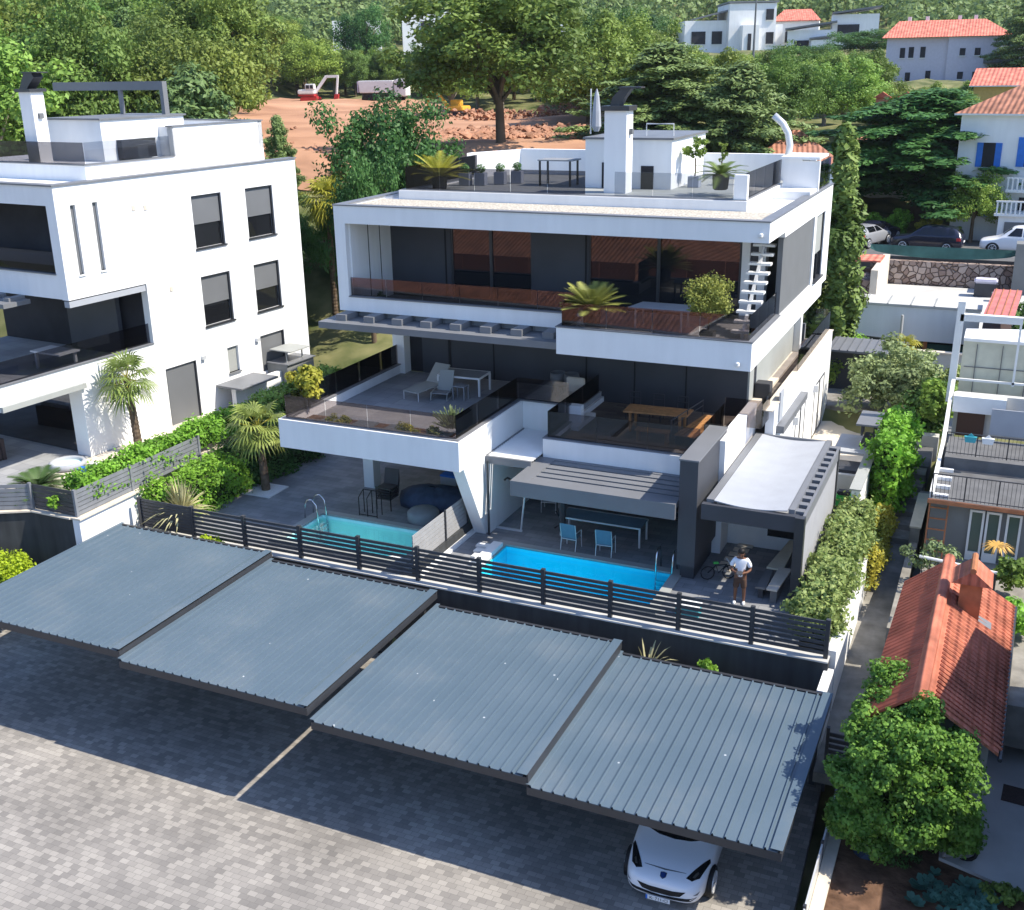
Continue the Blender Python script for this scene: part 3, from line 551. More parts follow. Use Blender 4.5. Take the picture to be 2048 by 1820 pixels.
rail([(-13.74, 38.2), (-13.74, 33.08), (-8.4, 33.08)], 3.4, 4.32)
# ground floor
part('ground_facade', M['dark'], MB().box(-22.3, -15.6, 38.0, 46.8, 0, 2.93).box(-15.56, -13.4, 35.4, 35.6, 0, 2.78).box(-13.4, -7.2, 35.9, 47, 0, 2.78)); window(-15.3, -8.4, 35.3, .05, 2.5, (-13.4, -11.6, -10), 'window')
part('inner_wall', M['white'], B(-15.56, -15.45, 31.9, 35.3, 0, 2.62))
# right side wall
sw = part('side_wall', M['white'], MB().box(-7.2, -6.9, 37.5, 50.3, -.5, 3.96).box(-7.9, -7.6, 33.2, 37.8, -.1, 3.96)); part('side_floor', M['darkwood'], B(-8.1, -7.2, 38.4, 50.3, 3.0, 3.5)); part('side_wall_coping', M['beige'], MB().box(-7.24, -6.86, 36.9, 50.33, 3.962, 3.99), sw)
part('rear_wall', M['greywall'], MB().box(-13, -8.1, 50, 50.3, -.3, 4.2).box(-22.6, -13, 46.8, 47, -.3, 6.85))
rail([(-7.05, 50.2), (-7.05, 42.5)], 4.0, 4.85); rail([(-9.6, 50.1), (-7.1, 50.1)], 4.2, 4.95, 'smoke2'); rail([(-8.4, 36.3), (-7.1, 36.3), (-7.1, 37.6)], 3.5, 4.5); rail([(-8.4, 33.5), (-8.4, 36.2)], 3.4, 4.32)
for y0, y1, zt in ((46.3, 48.8, 2.4), (42.0, 44.1, 2.45)): window(y0, y1, -6.93, 0, zt, ((y0 + y1) / 2,), 'window', axis='x', name='side_door')
part('awning_cassette', M['canopy'], MB().box(-6.9, -6.62, 38.0, 42.8, 2.85, 3.12)); part('wall_lamp', M['alu'], MB().box(-6.9, -6.72, 46.0, 46.16, 2.2, 2.5)); part('wall_lamp', M['alu'], MB().box(-6.9, -6.72, 41.5, 41.66, 2.1, 2.4)); part('wall_fin', M['fabric'], MB().box(-6.9, -6.84, 38.2, 38.8, 3.2, 4.3))
# outside stair to the roof
for i in range(11): part('stair_tread', M['white2'], MB().box(-8.0, -7.25, 34.9 + i * .29, 35.22 + i * .29, 7.12 + i * .27, 7.2 + i * .27))
part('stair_stringer', M['alu'], MB().prism([(-7.68, 34.9, 6.95), (-7.68, 38.0, 9.85), (-7.68, 38.0, 10.05), (-7.68, 34.9, 7.12)], (.1, 0, 0)))
# roof terrace storey
part('parapet', M['white'], MB().box(-21.9, -8.35, 37.8, 38.2, 10.6, 11.0).box(-8.65, -8.35, 38.2, 43.6, 10.6, 11.0).box(-21.9, -21.6, 38.2, 47, 10.6, 11.0).box(-21.6, -8.65, 38.2, 46.7, 10.6, 10.86))
part('parapet_coping', M['coping'], MB().box(-21.85, -8.4, 37.9, 38.3, 11.002, 11.03).box(-8.72, -8.4, 38.3, 43.5, 11.002, 11.03).box(-21.9, -21.55, 38.3, 47, 11.002, 11.03)); part('roof_terrace_tiles', M['shutter2'], B(-21.6, -8.65, 38.3, 46.7, 10.862, 10.88))
rail([(-21.75, 46), (-21.75, 38.1), (-14.3, 38.1)], 11.03, 11.85, 'smokeq'); rail([(-13.2, 38.1), (-8.9, 38.1)], 11.03, 11.85, 'smoke2'); rail([(-8.5, 38.2), (-8.5, 44.2)], 11.03, 11.9, 'smokeq'); part('corner_post', M['white'], B(-8.85, -8.4, 37.95, 38.2, 11.0, 11.85))
ph = part('stair_house', M['white'], MB().box(-15.7, -12.2, 41.8, 46.7, 10.86, 12.72)); part('flat_roof', M['coping'], B(-15.78, -12.12, 41.72, 46.8, 12.722, 12.8), ph); part('doorway', M['inside'], MB().box(-15.0, -14.5, 41.77, 41.8, 10.88, 11.85), ph); part('doorway', M['inside'], MB().box(-13.4, -12.9, 41.77, 41.8, 10.88, 11.75), ph)
part('roof_rail', M['alu'], MB().tube([(-13.6, 43, 12.8), (-13.6, 43, 13.25), (-12.5, 43, 13.25), (-12.5, 43, 12.8)], .03, 6), ph)
part('back_wall', M['white'], MB().box(-12.2, -7.6, 46.6, 46.9, 10.6, 11.9)); part('back_wall', M['white'], MB().box(-20.6, -15.7, 46.6, 46.9, 10.86, 11.96).prism([(-22.0, 44.0, 10.86), (-20.6, 46.6, 10.86), (-20.6, 46.9, 10.86), (-22.0, 44.4, 10.86)], (0, 0, 1.08)))
ch = part('chimney', M['white'], B(-14.28, -13.42, 40.0, 40.75, 10.86, 13.85)); part('cap', M['dark2'], MB().box(-14.4, -13.3, 39.9, 40.85, 13.852, 14.02), ch)
part('cowl', M['dark2'], MB().prism([(-14.15, 40.2, 14.022), (-13.75, 40.2, 14.022), (-13.6, 40.2, 14.3), (-13.35, 40.2, 14.62), (-13.75, 40.2, 14.62), (-14.05, 40.2, 14.32)], (0, .4, 0)).box(-13.8, -12.95, 40.15, 40.65, 14.622, 14.68), ch); part('wall_lamp', M['shutter'], B(-13.42, -13.3, 40.3, 40.5, 13.0, 13.2), ch)
db = part('duct_housing', M['white'], MB().box(-8.3, -7.6, 43.6, 45.5, 10.86, 11.95).box(-7.6, -6.95, 43.6, 43.8, 10.78, 11.9).box(-8.4, -6.95, 43.5, 45.6, 11.952, 12.05).box(-8.4, -7.0, 42.2, 43.6, 10.6, 10.9)); rail([(-7.0, 43.7), (-7.0, 46.6)], 10.8, 11.85, 'smoke2')
P = [(-8.35, 44.6, 11.9), (-8.3, 44.6, 12.4), (-8.4, 44.6, 12.85), (-8.62, 44.6, 13.2), (-8.98, 44.6, 13.5)]; part('curved_vent_pipe', M['alu'], MB().tube(P, .13, 12), smooth=True)
part('camera_dome', M['white2'], MB().lathe((-7.15, 34.62, 10.35), [(0.02, -.09), (.07, -.05), (.07, .04), (.03, .07)], 10)); part('camera_dome', M['white2'], MB().lathe((-7.3, 32.97, 6.6), [(0.02, -.09), (.07, -.05), (.07, .04), (.03, .07)], 10))
# dark cladding wall, pergola
dw = part('dark_wall', M['dark'], MB().box(-8.35, -7.78, 30.55, 34.1, .62, 4.1).box(-8.35, -7.9, 31.0, 34.1, 0, .62)); part('wall_cap', M['canopy'], B(-8.38, -7.75, 30.52, 34.13, 4.102, 4.15), dw)
pg = thing('slatted_pergola', 'grey slatted metal pergola over the garden chairs by the deep blue pool', 'pergola', (-11.2, 31.8, 0))
part('frame', M['canopy'], MB().box(-13.95, -8.4, 30.35, 30.5, 2.2, 2.72).box(-13.95, -13.35, 30.5, 32.88, 2.5, 2.72).box(-13.35, -8.4, 30.5, 30.72, 2.55, 2.72).box(-13.35, -8.4, 32.7, 32.88, 2.55, 2.72), pg)
for i in range(5): part('roof_board', M['canopy'], MB().box(-13.35, -8.4, 30.74 + i * .41, 31.04 + i * .41, 2.62, 2.7), pg)
part('dark_gap_sheet', M['dark2'], B(-13.3, -8.4, 30.72, 32.7, 2.30, 2.33), pg)  # dark sheet below the boards, puts shade into the gaps by its colour
# ------------------------------------------------------------------ awning pergola on the patio
ap = thing('fabric_awning_pergola', 'pergola with taut pale grey fabric roof and grey side screen over the patio', 'pergola', (-6, 34, 0))
part('beam', M['dark'], MB().box(-7.6, -4.7, 30.4, 30.62, 2.35, 2.85), ap); part('post', M['dark2'], B(-4.78, -4.5, 30.3, 30.55, 0, 2.86), ap); part('post', M['dark2'], B(-4.72, -4.5, 36.9, 37.1, 0, 2.85), ap)
b = MB(); n = 14
for i in range(n):
    x0 = -7.25 + i * (2.2 / n); x1 = x0 + 2.2 / n; f = lambda x: 2.96 - .1 * math.sin((x + 7.25) / 2.2 * math.pi) ** 1
    b.add([(x0, 30.55, f(x0) - .03), (x1, 30.55, f(x1) - .03), (x1, 37.4, f(x1) - .03), (x0, 37.4, f(x0) - .03), (x0, 30.55, f(x0)), (x1, 30.55, f(x1)), (x1, 37.4, f(x1)), (x0, 37.4, f(x0))], [(0, 1, 2, 3), (4, 5, 6, 7), (0, 1, 5, 4), (2, 3, 7, 6)])
part('fabric_roof', M['fabric'], b, ap, smooth=False); part('rail', M['canopy'], MB().box(-7.5, -7.27, 30.62, 37.4, 2.7, 2.95).box(-5.03, -4.85, 30.62, 37.5, 2.72, 2.98).box(-7.5, -4.85, 37.4, 37.5, 2.7, 2.95), ap)
for i in range(12): part('rafter_end', M['canopy'], MB().box(-4.85, -4.6, 30.75 + i * .56, 31.0 + i * .56, 2.62, 2.9), ap)
part('side_beam', M['canopy'], B(-4.6, -4.52, 30.55, 37.3, 2.5, 2.86), ap); part('side_screen', M['screen'], B(-4.58, -4.55, 30.6, 36.9, .02, 2.5), ap)
# ------------------------------------------------------------------ pools
def pool(name, x0, x1, liner, water, label):
    o = thing(name, label, 'pool', ((x0 + x1) / 2, 29.8, 0)); y0, y1 = 28.5, 31.12
    part('basin', M[liner], MB().box(x0, x1, y0, y1, -1.5, -1.4).box(x0, x0 + .05, y0, y1, -1.4, -.02).box(x1 - .05, x1, y0, y1, -1.4, -.02).box(x0 + .05, x1 - .05, y0, y0 + .05, -1.4, -.02).box(x0 + .05, x1 - .05, y1 - .05, y1, -1.4, -.02), o)
    part('coping', M['shutter2'], MB().box(x0 - .3, x1 + .3, y1 - .03, y1 + .28, .002, .05).box(x0 - .3, x0 + .03, y0 - .25, y1 - .03, .002, .05).box(x1 - .03, x1 + .3, y0 - .25, y1 - .03, .002, .05).box(x0 + .03, x1 - .03, y0 - .25, y0 + .03, .002, .05), o)
    part('water', M[water], MB().quad((x0 + .051, y0 + .051, -.12), (x1 - .051, y0 + .051, -.12), (x1 - .051, y1 - .051, -.12), (x0 + .051, y1 - .051, -.12)), o); return o
p1 = pool('swimming_pool', -21.95, -17.2, 'pool1', 'water1', 'pale turquoise pool beside the white gravel palm square'); part('corner_step', M['white2'], MB().prism([(-18.6, 28.55, -.5), (-17.25, 28.55, -.5), (-17.25, 29.3, -.5)], (0, 0, .44)), p1)
p2 = pool('swimming_pool', -14.5, -8.6, 'pool2', 'water2', 'deep blue pool in front of the slatted pergola')
for i in range(4): part('entry_step', M['white2'], MB().box(-15.35 + .12 * i, -14.75 + .1 * i, 30.5 - i * .42, 30.78 - i * .42, .05, .12), p2)
part('entry_wall', M['white2'], MB().box(-14.85, -14.5, 29.2, 30.9, .06, .2), p2)
def ladder(loc, rz, label, steps):
    o = thing('pool_ladder', label, 'ladder', loc, rz, 'steel pool ladders'); b = []
    for s in (-.27, .27): part('handrail', M['chrome'], MB().tube([(s, -.35, -.7), (s, -.3, .3), (s, -.26, .62), (s, -.1, .8), (s, .1, .76), (s, .22, .55), (s, .25, 0.02)], .028, 8), o, smooth=True, local=True)
    if steps:
        for k in range(4): part('rung', M['chrome'], B(-.25, .25, -.4, -.3, -.25 - k * .16, -.22 - k * .16), o, local=True)
ladder((-22.0, 30.75, 0), R(90), 'steel ladder with two arched handrails on the turquoise pool', True); ladder((-8.85, 31.25, 0), 0, 'slim steel ladder on the deep blue pool by the dark wall', True)
# ------------------------------------------------------------------ carports
def carport(x0, x1, y0, y1, z, label, post=True):
    o = thing('carport', label, 'carport', ((x0 + x1) / 2, (y0 + y1) / 2, zp((x0 + x1) / 2)), 0, 'stepped carports in a row')
    part('gutter_frame', M['dark2'], MB().box(x0, x1, y0 - .02, y0 + .12, z - .24, z - .03).box(x0, x1, y1 - .1, y1, z - .22, z + .02).box(x0, x0 + .1, y0 + .12, y1 - .1, z - .22, z - .02).box(x1 - .1, x1, y0 + .12, y1 - .1, z - .22, z - .02), o)
    b = MB(); n = 20; w = (x1 - x0 - .16) / n; pr = []
    for i in range(n):
        a = x0 + .08 + i * w; pr += [(a, z + .05), (a + .032, z + .05), (a + .045, z - .0), (a + w - .015, z - .0)]
    pr.append((x1 - .08, z + .05)); t = -.02; k = len(pr); yb = y1 - .14
    vs = [(x, y0 - .03, zz) for x, zz in pr] + [(x, yb, zz + .0) for x, zz in pr] + [(x, y0 - .03, zz + t) for x, zz in pr] + [(x, yb, zz + t) for x, zz in pr]
    fs = [(i, i + 1, k + i + 1, k + i) for i in range(k - 1)] + [(2 * k + i, 2 * k + i + 1, 3 * k + i + 1, 3 * k + i) for i in range(k - 1)] + [(i, i + 1, 2 * k + i + 1, 2 * k + i) for i in range(k - 1)] + [(k + i, k + i + 1, 3 * k + i + 1, 3 * k + i) for i in range(k - 1)]
    part('roof_sheet', M['metalroof'], MB().add(vs, fs), o)
    part('left_flashing', M['metalroof'], B(x0 - .02, x0 + .1, y0 - .03, y1, z + .052, z + .06), o); part('right_flashing', M['metalroof'], B(x1 - .24, x1 + .02, y0 - .03, y1, z + .052, z + .06), o)
    if -9 < x0 < -8: part('light_block_strip', M['dark2'], B(x0 - .01, x0 + .03, y0, y1 - .1, z - .1, z + .3), o)  # added strip, keeps sunlight from slipping between the two stepped roofs
    for x in (x0 + .25, x1 - .35): part('post', M['dark2'], B(x, x + .14, y1 - .5, y1 - .36, zp(x), z - .2), o)
    return o
carport(-27.35, -20.98, 19.75, 26.75, .47, 'leftmost of the four blue grey ribbed carports, the highest roof')
carport(-20.94, -14.78, 19.65, 26.65, .25, 'second carport from the left, above the paler shaded paving stripe')
carport(-14.62, -8.7, 19.55, 26.35, -.03, 'third carport from the left, between the light stripe and the parked white coupe')
carport(-8.69, -2.83, 19.55, 26.2, -.28, 'rightmost carport, lowest roof, the white coupe parked beneath it')
# ------------------------------------------------------------------ retaining wall and front fence
rw = part('retaining_wall', M['retain'], B(-27.3, -3.15, 27.4, 27.7, -2.9, -.03), None); tag(rw, 'long dark retaining wall below the pool fence', 'wall')
part('wall_capping', M['lightconc'], B(-27.32, -3.15, 27.33, 27.78, -.028, .02), rw)
fe = thing('slat_fence', 'long anthracite fence of horizontal slats along both pools', 'fence', (-15, 27.55, 0))
px = [-27.22, -24.9, -22.68, -20.41, -18.13, -15.95, -13.77, -11.62, -9.48, -7.41, -5.3, -3.25]
for i, x in enumerate(px): part('post', M['dark2'], B(x - .06, x + .06, 27.5, 27.62, .02, 1.2), fe)
for i, (a, c) in enumerate(zip(px, px[1:])):
    b = MB()
    if i == 0:
        for k in range(9): b.box(a + .06, c - .06, 27.54, 27.58, .10 + k * .12, .20 + k * .12)
    else:
        for k in range(7): b.box(a + .06, c - .06, 27.54, 27.58, .11 + k * .155, .205 + k * .155)
    part('slat_panel', M['fence'], b, fe)
dv = thing('divider_fence', 'pale grey boarded screen on a low wall between the two pools', 'fence', (-16.2, 29.8, 0)); part('base_wall', M['retain'], B(-16.3, -16.12, 27.8, 31.9, 0, .38), dv); part('base_cap', M['white2'], B(-16.1, -15.95, 27.8, 31.9, 0, .1), dv)
b = MB()
for k in range(7): b.box(-16.22, -16.19, 27.75, 31.6, .4 + k * .15, .53 + k * .15)
part('boards', mat('pale_boards', (.30, .30, .30), .7, .2, var=.08), b, dv); part('post', M['dark2'], MB().box(-16.19, -16.14, 29.9, 29.96, .38, 1.5), dv); part('post', M['dark2'], MB().box(-16.19, -16.14, 31.55, 31.61, .38, 1.5), dv)
# ------------------------------------------------------------------ left villa (turned a little)
LV = thing('twin_villa', 'white flat roofed villa at the left edge with four half lowered grey shutters', 'house', (-31.91, 30.18, 1.2), R(-5.014))
def lp(name, m, b, par=LV, **k):
    b.v = [(x, y, z - 1.2) for x, y, z in b.v]; return b.build(name, M[m] if isinstance(m, str) else m, par, local=True, **k)
holes = [(.66, .9, 8.3, 10.87), (1.68, 1.92, 8.3, 10.87), (6.74, 8.5, 8.4, 10.58), (10.0, 11.78, 8.4, 10.58), (6.8, 8.56, 5.05, 7.2), (10.1, 11.8, 5.05, 7.2), (0.0, 3.8, 4.98, 7.43), (4.24, 6.0, 1.2, 3.76), (7.92, 8.6, 2.7, 3.85), (10.1, 11.75, 2.2, 3.92)]
def wall_with_holes(x0, x1, ys, zs, holes):
    b = MB(); Y = sorted(set([ys[0], ys[1]] + [h[0] for h in holes] + [h[1] for h in holes])); Z = sorted(set([zs[0], zs[1]] + [h[2] for h in holes] + [h[3] for h in holes]))
    for y0, y1 in zip(Y, Y[1:]):
        run = None
        for z0, z1 in zip(Z, Z[1:]):
            c = ((y0 + y1) / 2, (z0 + z1) / 2); solid = not any(h[0] < c[0] < h[1] and h[2] < c[1] < h[3] for h in holes)
            if solid: run = [run[0] if run else z0, z1]
            if (not solid or z1 == Z[-1]) and run: b.box(x0, x1, y0, y1, run[0], run[1]); run = None
    return b
lp('side_wall', 'white', wall_with_holes(-.35, 0, (0, 13.5), (1.2, 11.6), [h for h in holes]))
lp('front_wall', 'white', MB().box(-9, -.49, 0, .35, 10.9, 11.6).box(-9, -.49, 0, .35, 7.45, 8.36).box(-.49, -.35, 0, .35, 7.45, 11.6))
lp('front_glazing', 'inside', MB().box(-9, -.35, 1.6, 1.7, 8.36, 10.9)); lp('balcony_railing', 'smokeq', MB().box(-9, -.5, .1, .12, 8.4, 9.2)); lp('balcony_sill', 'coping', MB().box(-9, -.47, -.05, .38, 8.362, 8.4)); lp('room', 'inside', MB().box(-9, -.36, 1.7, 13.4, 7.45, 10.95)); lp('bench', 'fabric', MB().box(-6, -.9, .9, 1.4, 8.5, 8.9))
lp('roof_slab', 'white', MB().box(-9, -.35, .35, 13.5, 11.0, 11.5)); lp('roof_coping', 'coping', MB().box(-.45, .06, -.06, 13.55, 11.602, 11.66).box(-9, -.45, -.06, .4, 11.602, 11.66))
lp('set_back_storey', 'white', MB().box(-9, -1.2, 2.6, 12.8, 11.5, 12.1).box(-3.0, -1.2, 7.3, 7.5, 12.1, 13.3).box(-1.5, -1.2, 7.3, 12.8, 12.1, 13.3).box(-6, -1.2, 12.5, 12.8, 12.1, 13.3)); lp('set_back_coping', 'coping', MB().box(-9, -1.15, 2.55, 2.9, 12.102, 12.14).box(-1.5, -1.15, 2.9, 7.25, 12.102, 12.14).box(-1.55, -1.15, 7.25, 12.85, 13.302, 13.35).box(-6, -1.55, 12.45, 12.85, 13.302, 13.35))
lp('roof_railing', 'smoke2', MB().box(-1.36, -1.34, 2.8, 7.2, 12.14, 12.95))
lp('roof_railing', 'smokeq', MB().box(-9, -1.35, 2.75, 2.77, 12.14, 12.95)); sh = lp('stair_house', 'white', MB().box(-5.2, -2.0, 4.3, 8.8, 12.1, 13.7)); lp('flat_roof', 'coping', MB().box(-5.28, -1.92, 4.22, 8.9, 13.702, 13.77), sh); lp('covered_grill', 'potd', MB().box(-2.0, -1.7, 5.0, 6.8, 12.15, 12.9))
cm = lp('chimney', 'white', MB().box(-4.9, -4.2, 3.0, 3.6, 12.1, 14.8)); lp('cap', 'dark2', MB().box(-5.0, -4.1, 2.9, 3.7, 14.802, 14.92), cm); lp('cowl', 'dark2', MB().prism([(-4.95, 3.1, 14.92), (-4.5, 3.1, 14.92), (-4.0, 3.1, 15.35), (-4.1, 3.1, 15.5), (-4.55, 3.1, 15.5)], (0, .45, 0)).box(-4.6, -3.75, 3.05, 3.6, 15.5, 15.55), cm); lp('wall_lamp', 'shutter', MB().box(-4.2, -4.1, 3.2, 3.4, 13.8, 14.0), cm)
lp('pergola_frame', 'canopy', MB().box(-9, -2.2, 8.0, 8.25, 14.75, 15.1).box(-2.4, -2.2, 8.0, 8.25, 13.77, 14.75).box(-4.9, -4.75, 8.0, 8.15, 13.77, 14.75))
for (y0, y1, z0, z1), cut in zip(holes[2:6], (.45, .42, .42, .45)):
    w = lp('window', 'dark2', MB().box(-.14, -.04, y0, y0 + .06, z0, z1).box(-.14, -.04, y1 - .06, y1, z0, z1).box(-.14, -.04, y0 + .06, y1 - .06, z1 - .06, z1).box(-.12, .06, y0 - .04, y1 + .06, z0 - .07, z0)); zc = z0 + (z1 - z0) * cut
    lp('pane', 'winblack', MB().box(-.2, -.17, y0 + .06, y1 - .06, z0, zc), w); lp('roller_shutter', 'shutter', MB().box(-.16, -.12, y0 + .06, y1 - .06, zc, z1 - .06), w)
for (y0, y1, z0, z1) in holes[:2]: w = lp('slit_window', 'shutter', MB().box(-.2, -.12, y0, y1, z0, z1)); lp('sill', 'white2', MB().box(-.12, .05, y0 - .03, y1 + .03, z0 - .06, z0), w)
w = lp('door', 'shutter', MB().box(-.2, -.1, 4.24, 6.0, 1.2, 3.76)); lp('frame', 'dark2', MB().box(-.12, -.02, 4.24, 4.29, 1.2, 3.76).box(-.12, -.02, 5.95, 6.0, 1.2, 3.76), w)
w = lp('small_window', 'shutter2', MB().box(-.2, -.12, 7.92, 8.6, 2.7, 3.85)); lp('sill', 'coping', MB().box(-.12, .08, 7.88, 8.64, 2.63, 2.7), w); w = lp('rear_door', 'shutter', MB().box(-.2, -.12, 10.1, 11.75, 2.2, 3.92)); lp('frame', 'dark2', MB().box(-.12, -.02, 11.7, 11.75, 2.2, 3.92), w)
for y, z in ((6.3, 3.7), (9.75, 3.75)): lp('wall_lamp', 'alu', MB().box(0, .14, y, y + .2, z, z + .16))
for y, z in ((3.55, 10.35), (4.15, 10.3), (5.0, 6.9)): lp('wall_vent', 'beige', MB().box(0, .03, y, y + .16, z, z + .2))
lp('terrace_side', 'white', MB().box(-.3, 0, -3.6, 0, 4.05, 4.95).box(-9, -.3, -3.6, -3.3, 4.05, 4.95).box(-9, -.3, -3.3, 12, 4.05, 4.4)); lp('terrace_capping', 'coping', MB().box(-.34, .04, -3.64, 3.8, 4.952, 4.99).box(-9, -.34, -3.64, -3.26, 4.952, 4.99)); lp('terrace_railing', 'smokeq', MB().box(-.16, -.14, -3.5, 3.75, 4.99, 5.8).box(-9, -.2, -3.5, -3.48, 4.99, 5.8))
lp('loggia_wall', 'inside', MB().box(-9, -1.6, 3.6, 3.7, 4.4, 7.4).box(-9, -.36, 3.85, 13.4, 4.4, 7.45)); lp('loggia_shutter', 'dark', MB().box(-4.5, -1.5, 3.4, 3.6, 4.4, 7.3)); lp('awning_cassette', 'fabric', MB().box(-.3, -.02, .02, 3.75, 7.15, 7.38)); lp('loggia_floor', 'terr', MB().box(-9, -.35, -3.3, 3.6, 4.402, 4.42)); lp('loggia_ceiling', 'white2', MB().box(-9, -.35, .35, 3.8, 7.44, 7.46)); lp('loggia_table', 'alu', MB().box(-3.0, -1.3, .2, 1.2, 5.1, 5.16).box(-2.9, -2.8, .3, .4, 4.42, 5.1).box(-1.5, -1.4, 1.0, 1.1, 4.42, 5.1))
cl = lp('canopy', 'canopy', MB().box(-9, -2.2, -1.2, .0, 7.15, 7.32))
for i in range(5): lp('spacer', 'canopy', MB().box(-2.75 - i * 1.1, -2.45 - i * 1.1, -.75, -.02, 7.322, 7.45), cl)
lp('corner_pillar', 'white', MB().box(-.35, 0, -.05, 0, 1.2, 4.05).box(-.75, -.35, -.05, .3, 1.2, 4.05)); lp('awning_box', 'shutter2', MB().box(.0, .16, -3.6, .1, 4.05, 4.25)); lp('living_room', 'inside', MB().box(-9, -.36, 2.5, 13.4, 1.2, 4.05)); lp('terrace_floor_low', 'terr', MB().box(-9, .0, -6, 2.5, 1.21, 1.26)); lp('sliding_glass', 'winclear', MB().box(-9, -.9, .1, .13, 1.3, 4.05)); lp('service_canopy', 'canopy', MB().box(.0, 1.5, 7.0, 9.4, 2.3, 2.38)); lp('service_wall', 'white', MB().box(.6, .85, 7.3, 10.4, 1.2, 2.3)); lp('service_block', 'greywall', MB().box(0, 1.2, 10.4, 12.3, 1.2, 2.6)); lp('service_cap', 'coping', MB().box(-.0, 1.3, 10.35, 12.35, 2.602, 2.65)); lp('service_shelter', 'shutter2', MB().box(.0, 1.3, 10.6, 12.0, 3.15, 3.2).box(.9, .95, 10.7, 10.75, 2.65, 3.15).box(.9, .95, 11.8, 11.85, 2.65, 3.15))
# neighbour planter fence on its wall
nf = thing('planter_fence', 'grey slatted fence stepping forward round the neighbour hedge planter', 'fence', (-28, 26, 1.2))
nw = part('neighbour_wall', M['white'], MB().box(-27.95, -27.65, 25.15, 29.3, -2.6, 1.18), None); tag(nw, 'short sunlit white wall under the planter fence', 'wall')
part('dark_return', M['retain'], MB().box(-29.75, -27.95, 25.15, 25.4, -2.6, 1.18).prism([(-29.75, 25.15, -2.6), (-29.75, 25.4, -2.6), (-36, 22.0, -2.6), (-36, 21.7, -2.6)], (0, 0, 3.78)), nw); part('capping', M['beige'], MB().box(-27.98, -27.55, 25.1, 29.3, 1.182, 1.24).box(-29.8, -27.98, 25.05, 25.35, 1.182, 1.24).prism([(-29.75, 25.05, 1.182), (-29.75, 25.4, 1.182), (-36, 22.05, 1.182), (-36, 21.6, 1.182)], (0, 0, .058)), nw)
def slats(b, a, c, z0, n, h=.13, gap=.155):
    for k in range(n): b.bar((a[0], a[1], z0 + k * gap), (c[0], c[1], z0 + k * gap), .03, h)
for a, c, mm in (((-27.8, 25.3), (-27.8, 27.9), 'fence2'), ((-27.8, 27.9), (-27.8, 31.6), 'fence2'), ((-29.7, 25.25), (-27.85, 25.25), 'fence'), ((-29.8, 25.2), (-31.9, 24.1), 'fence2'), ((-31.9, 24.1), (-35, 22.5), 'fence2')):
    b = MB(); slats(b, a, c, 1.33, 6); part('slat_panel', M[mm], b, nf)
for x, y in ((-27.8, 25.25), (-27.8, 27.9), (-29.78, 25.2), (-31.9, 24.1), (-27.8, 31.6)): part('post', M['fence2'], B(x - .05, x + .05, y - .05, y + .05, 1.24, 2.22), nf)
# ================================================================== furniture and small things
def place(o, loc, rz=0): o.location = loc; o.rotation_euler = (0, 0, rz); return o
def lpart(name, m, b, par, **k): return b.build(name, M[m], par, local=True, **k)
# --- chairs
def sling_chair(label, loc, rz, m='slingb', group='sling garden chairs'):
    o = thing('garden_chair', label, 'chair', loc, rz, group)
    for s in (-.27, .27):
        lpart('leg', 'alu', MB().tube([(s, -.27, 0), (s, -.24, .42), (s, -.22, .64), (s, .2, .66)], .016, 6), o); lpart('leg', 'alu', MB().tube([(s, .3, 0), (s, .2, .42), (s, .32, 1.0)], .016, 6), o)
    lpart('seat', m, MB().box(-.25, .25, -.24, .22, .42, .44), o); lpart('backrest', m, MB().prism([(-.25, .2, .45), (.25, .2, .45), (.25, .34, 1.02), (-.25, .34, 1.02)], (0, .015, 0)), o)
    lpart('crossbar', 'alu', MB().tube([(-.27, -.25, .4), (.27, -.25, .4)], .014, 6).tube([(-.27, .24, .43), (.27, .24, .43)], .014, 6), o); return o
sling_chair('blue grey sling chair, left one of the pair under the slatted pergola', (-12.35, 31.75, 0), R(178)); sling_chair('blue grey sling chair, right one of the pair under the slatted pergola', (-11.1, 31.7, 0), R(184))
t = thing('garden_table', 'long pale framed table behind the pair of sling chairs', 'table', (-11.5, 33.0, 0))
lpart('tabletop', 'slingb', B(-1.6, 1.3, -.4, .45, .70, .73), t); lpart('frame', 'alu', MB().box(-1.62, 1.32, -.43, -.4, .68, .735).box(-1.62, 1.32, .45, .48, .68, .735), t)
for x in (-1.58, 1.28):
    for y in (-.38, .42): lpart('leg', 'alu', B(x - .03, x + .03, y - .03, y + .03, 0, .68), t)
sling_chair('dark sling chair against the rear glazing under the slatted pergola', (-14.3, 34.6, 0), R(10), 'sling', 'dark sling chairs')
t = thing('cantilever_parasol_foot', 'pale leaning pole on a small foot beside the white inner wall', 'pole', (-14.5, 32.4, 0)); lpart('pole', 'alu', MB().tube([(0, 0, .05), (.25, 0, 2.1)], .035, 8), t); lpart('foot', 'alu', MB().box(-1.0, .05, -.04, .04, 0, .06), t); lpart('crank', 'black', MB().tube([(.2, 0, 1.75), (-.5, 0, 1.95), (-.6, 0, 1.85)], .04, 6), t)
t = thing('grill_stand', 'thin black covered grill on a stand under the pergola', 'grill', (-13.0, 32.6, 0)); lpart('body', 'potd', MB().lathe((0, 0, 0), [(.05, 0), (.12, .2), (.13, .9), (.16, 1.3), (.05, 1.45)], 8), t); lpart('side_arm', 'black', MB().tube([(-.3, 0, .25), (0, 0, .5), (-.25, 0, .9)], .03, 6), t)
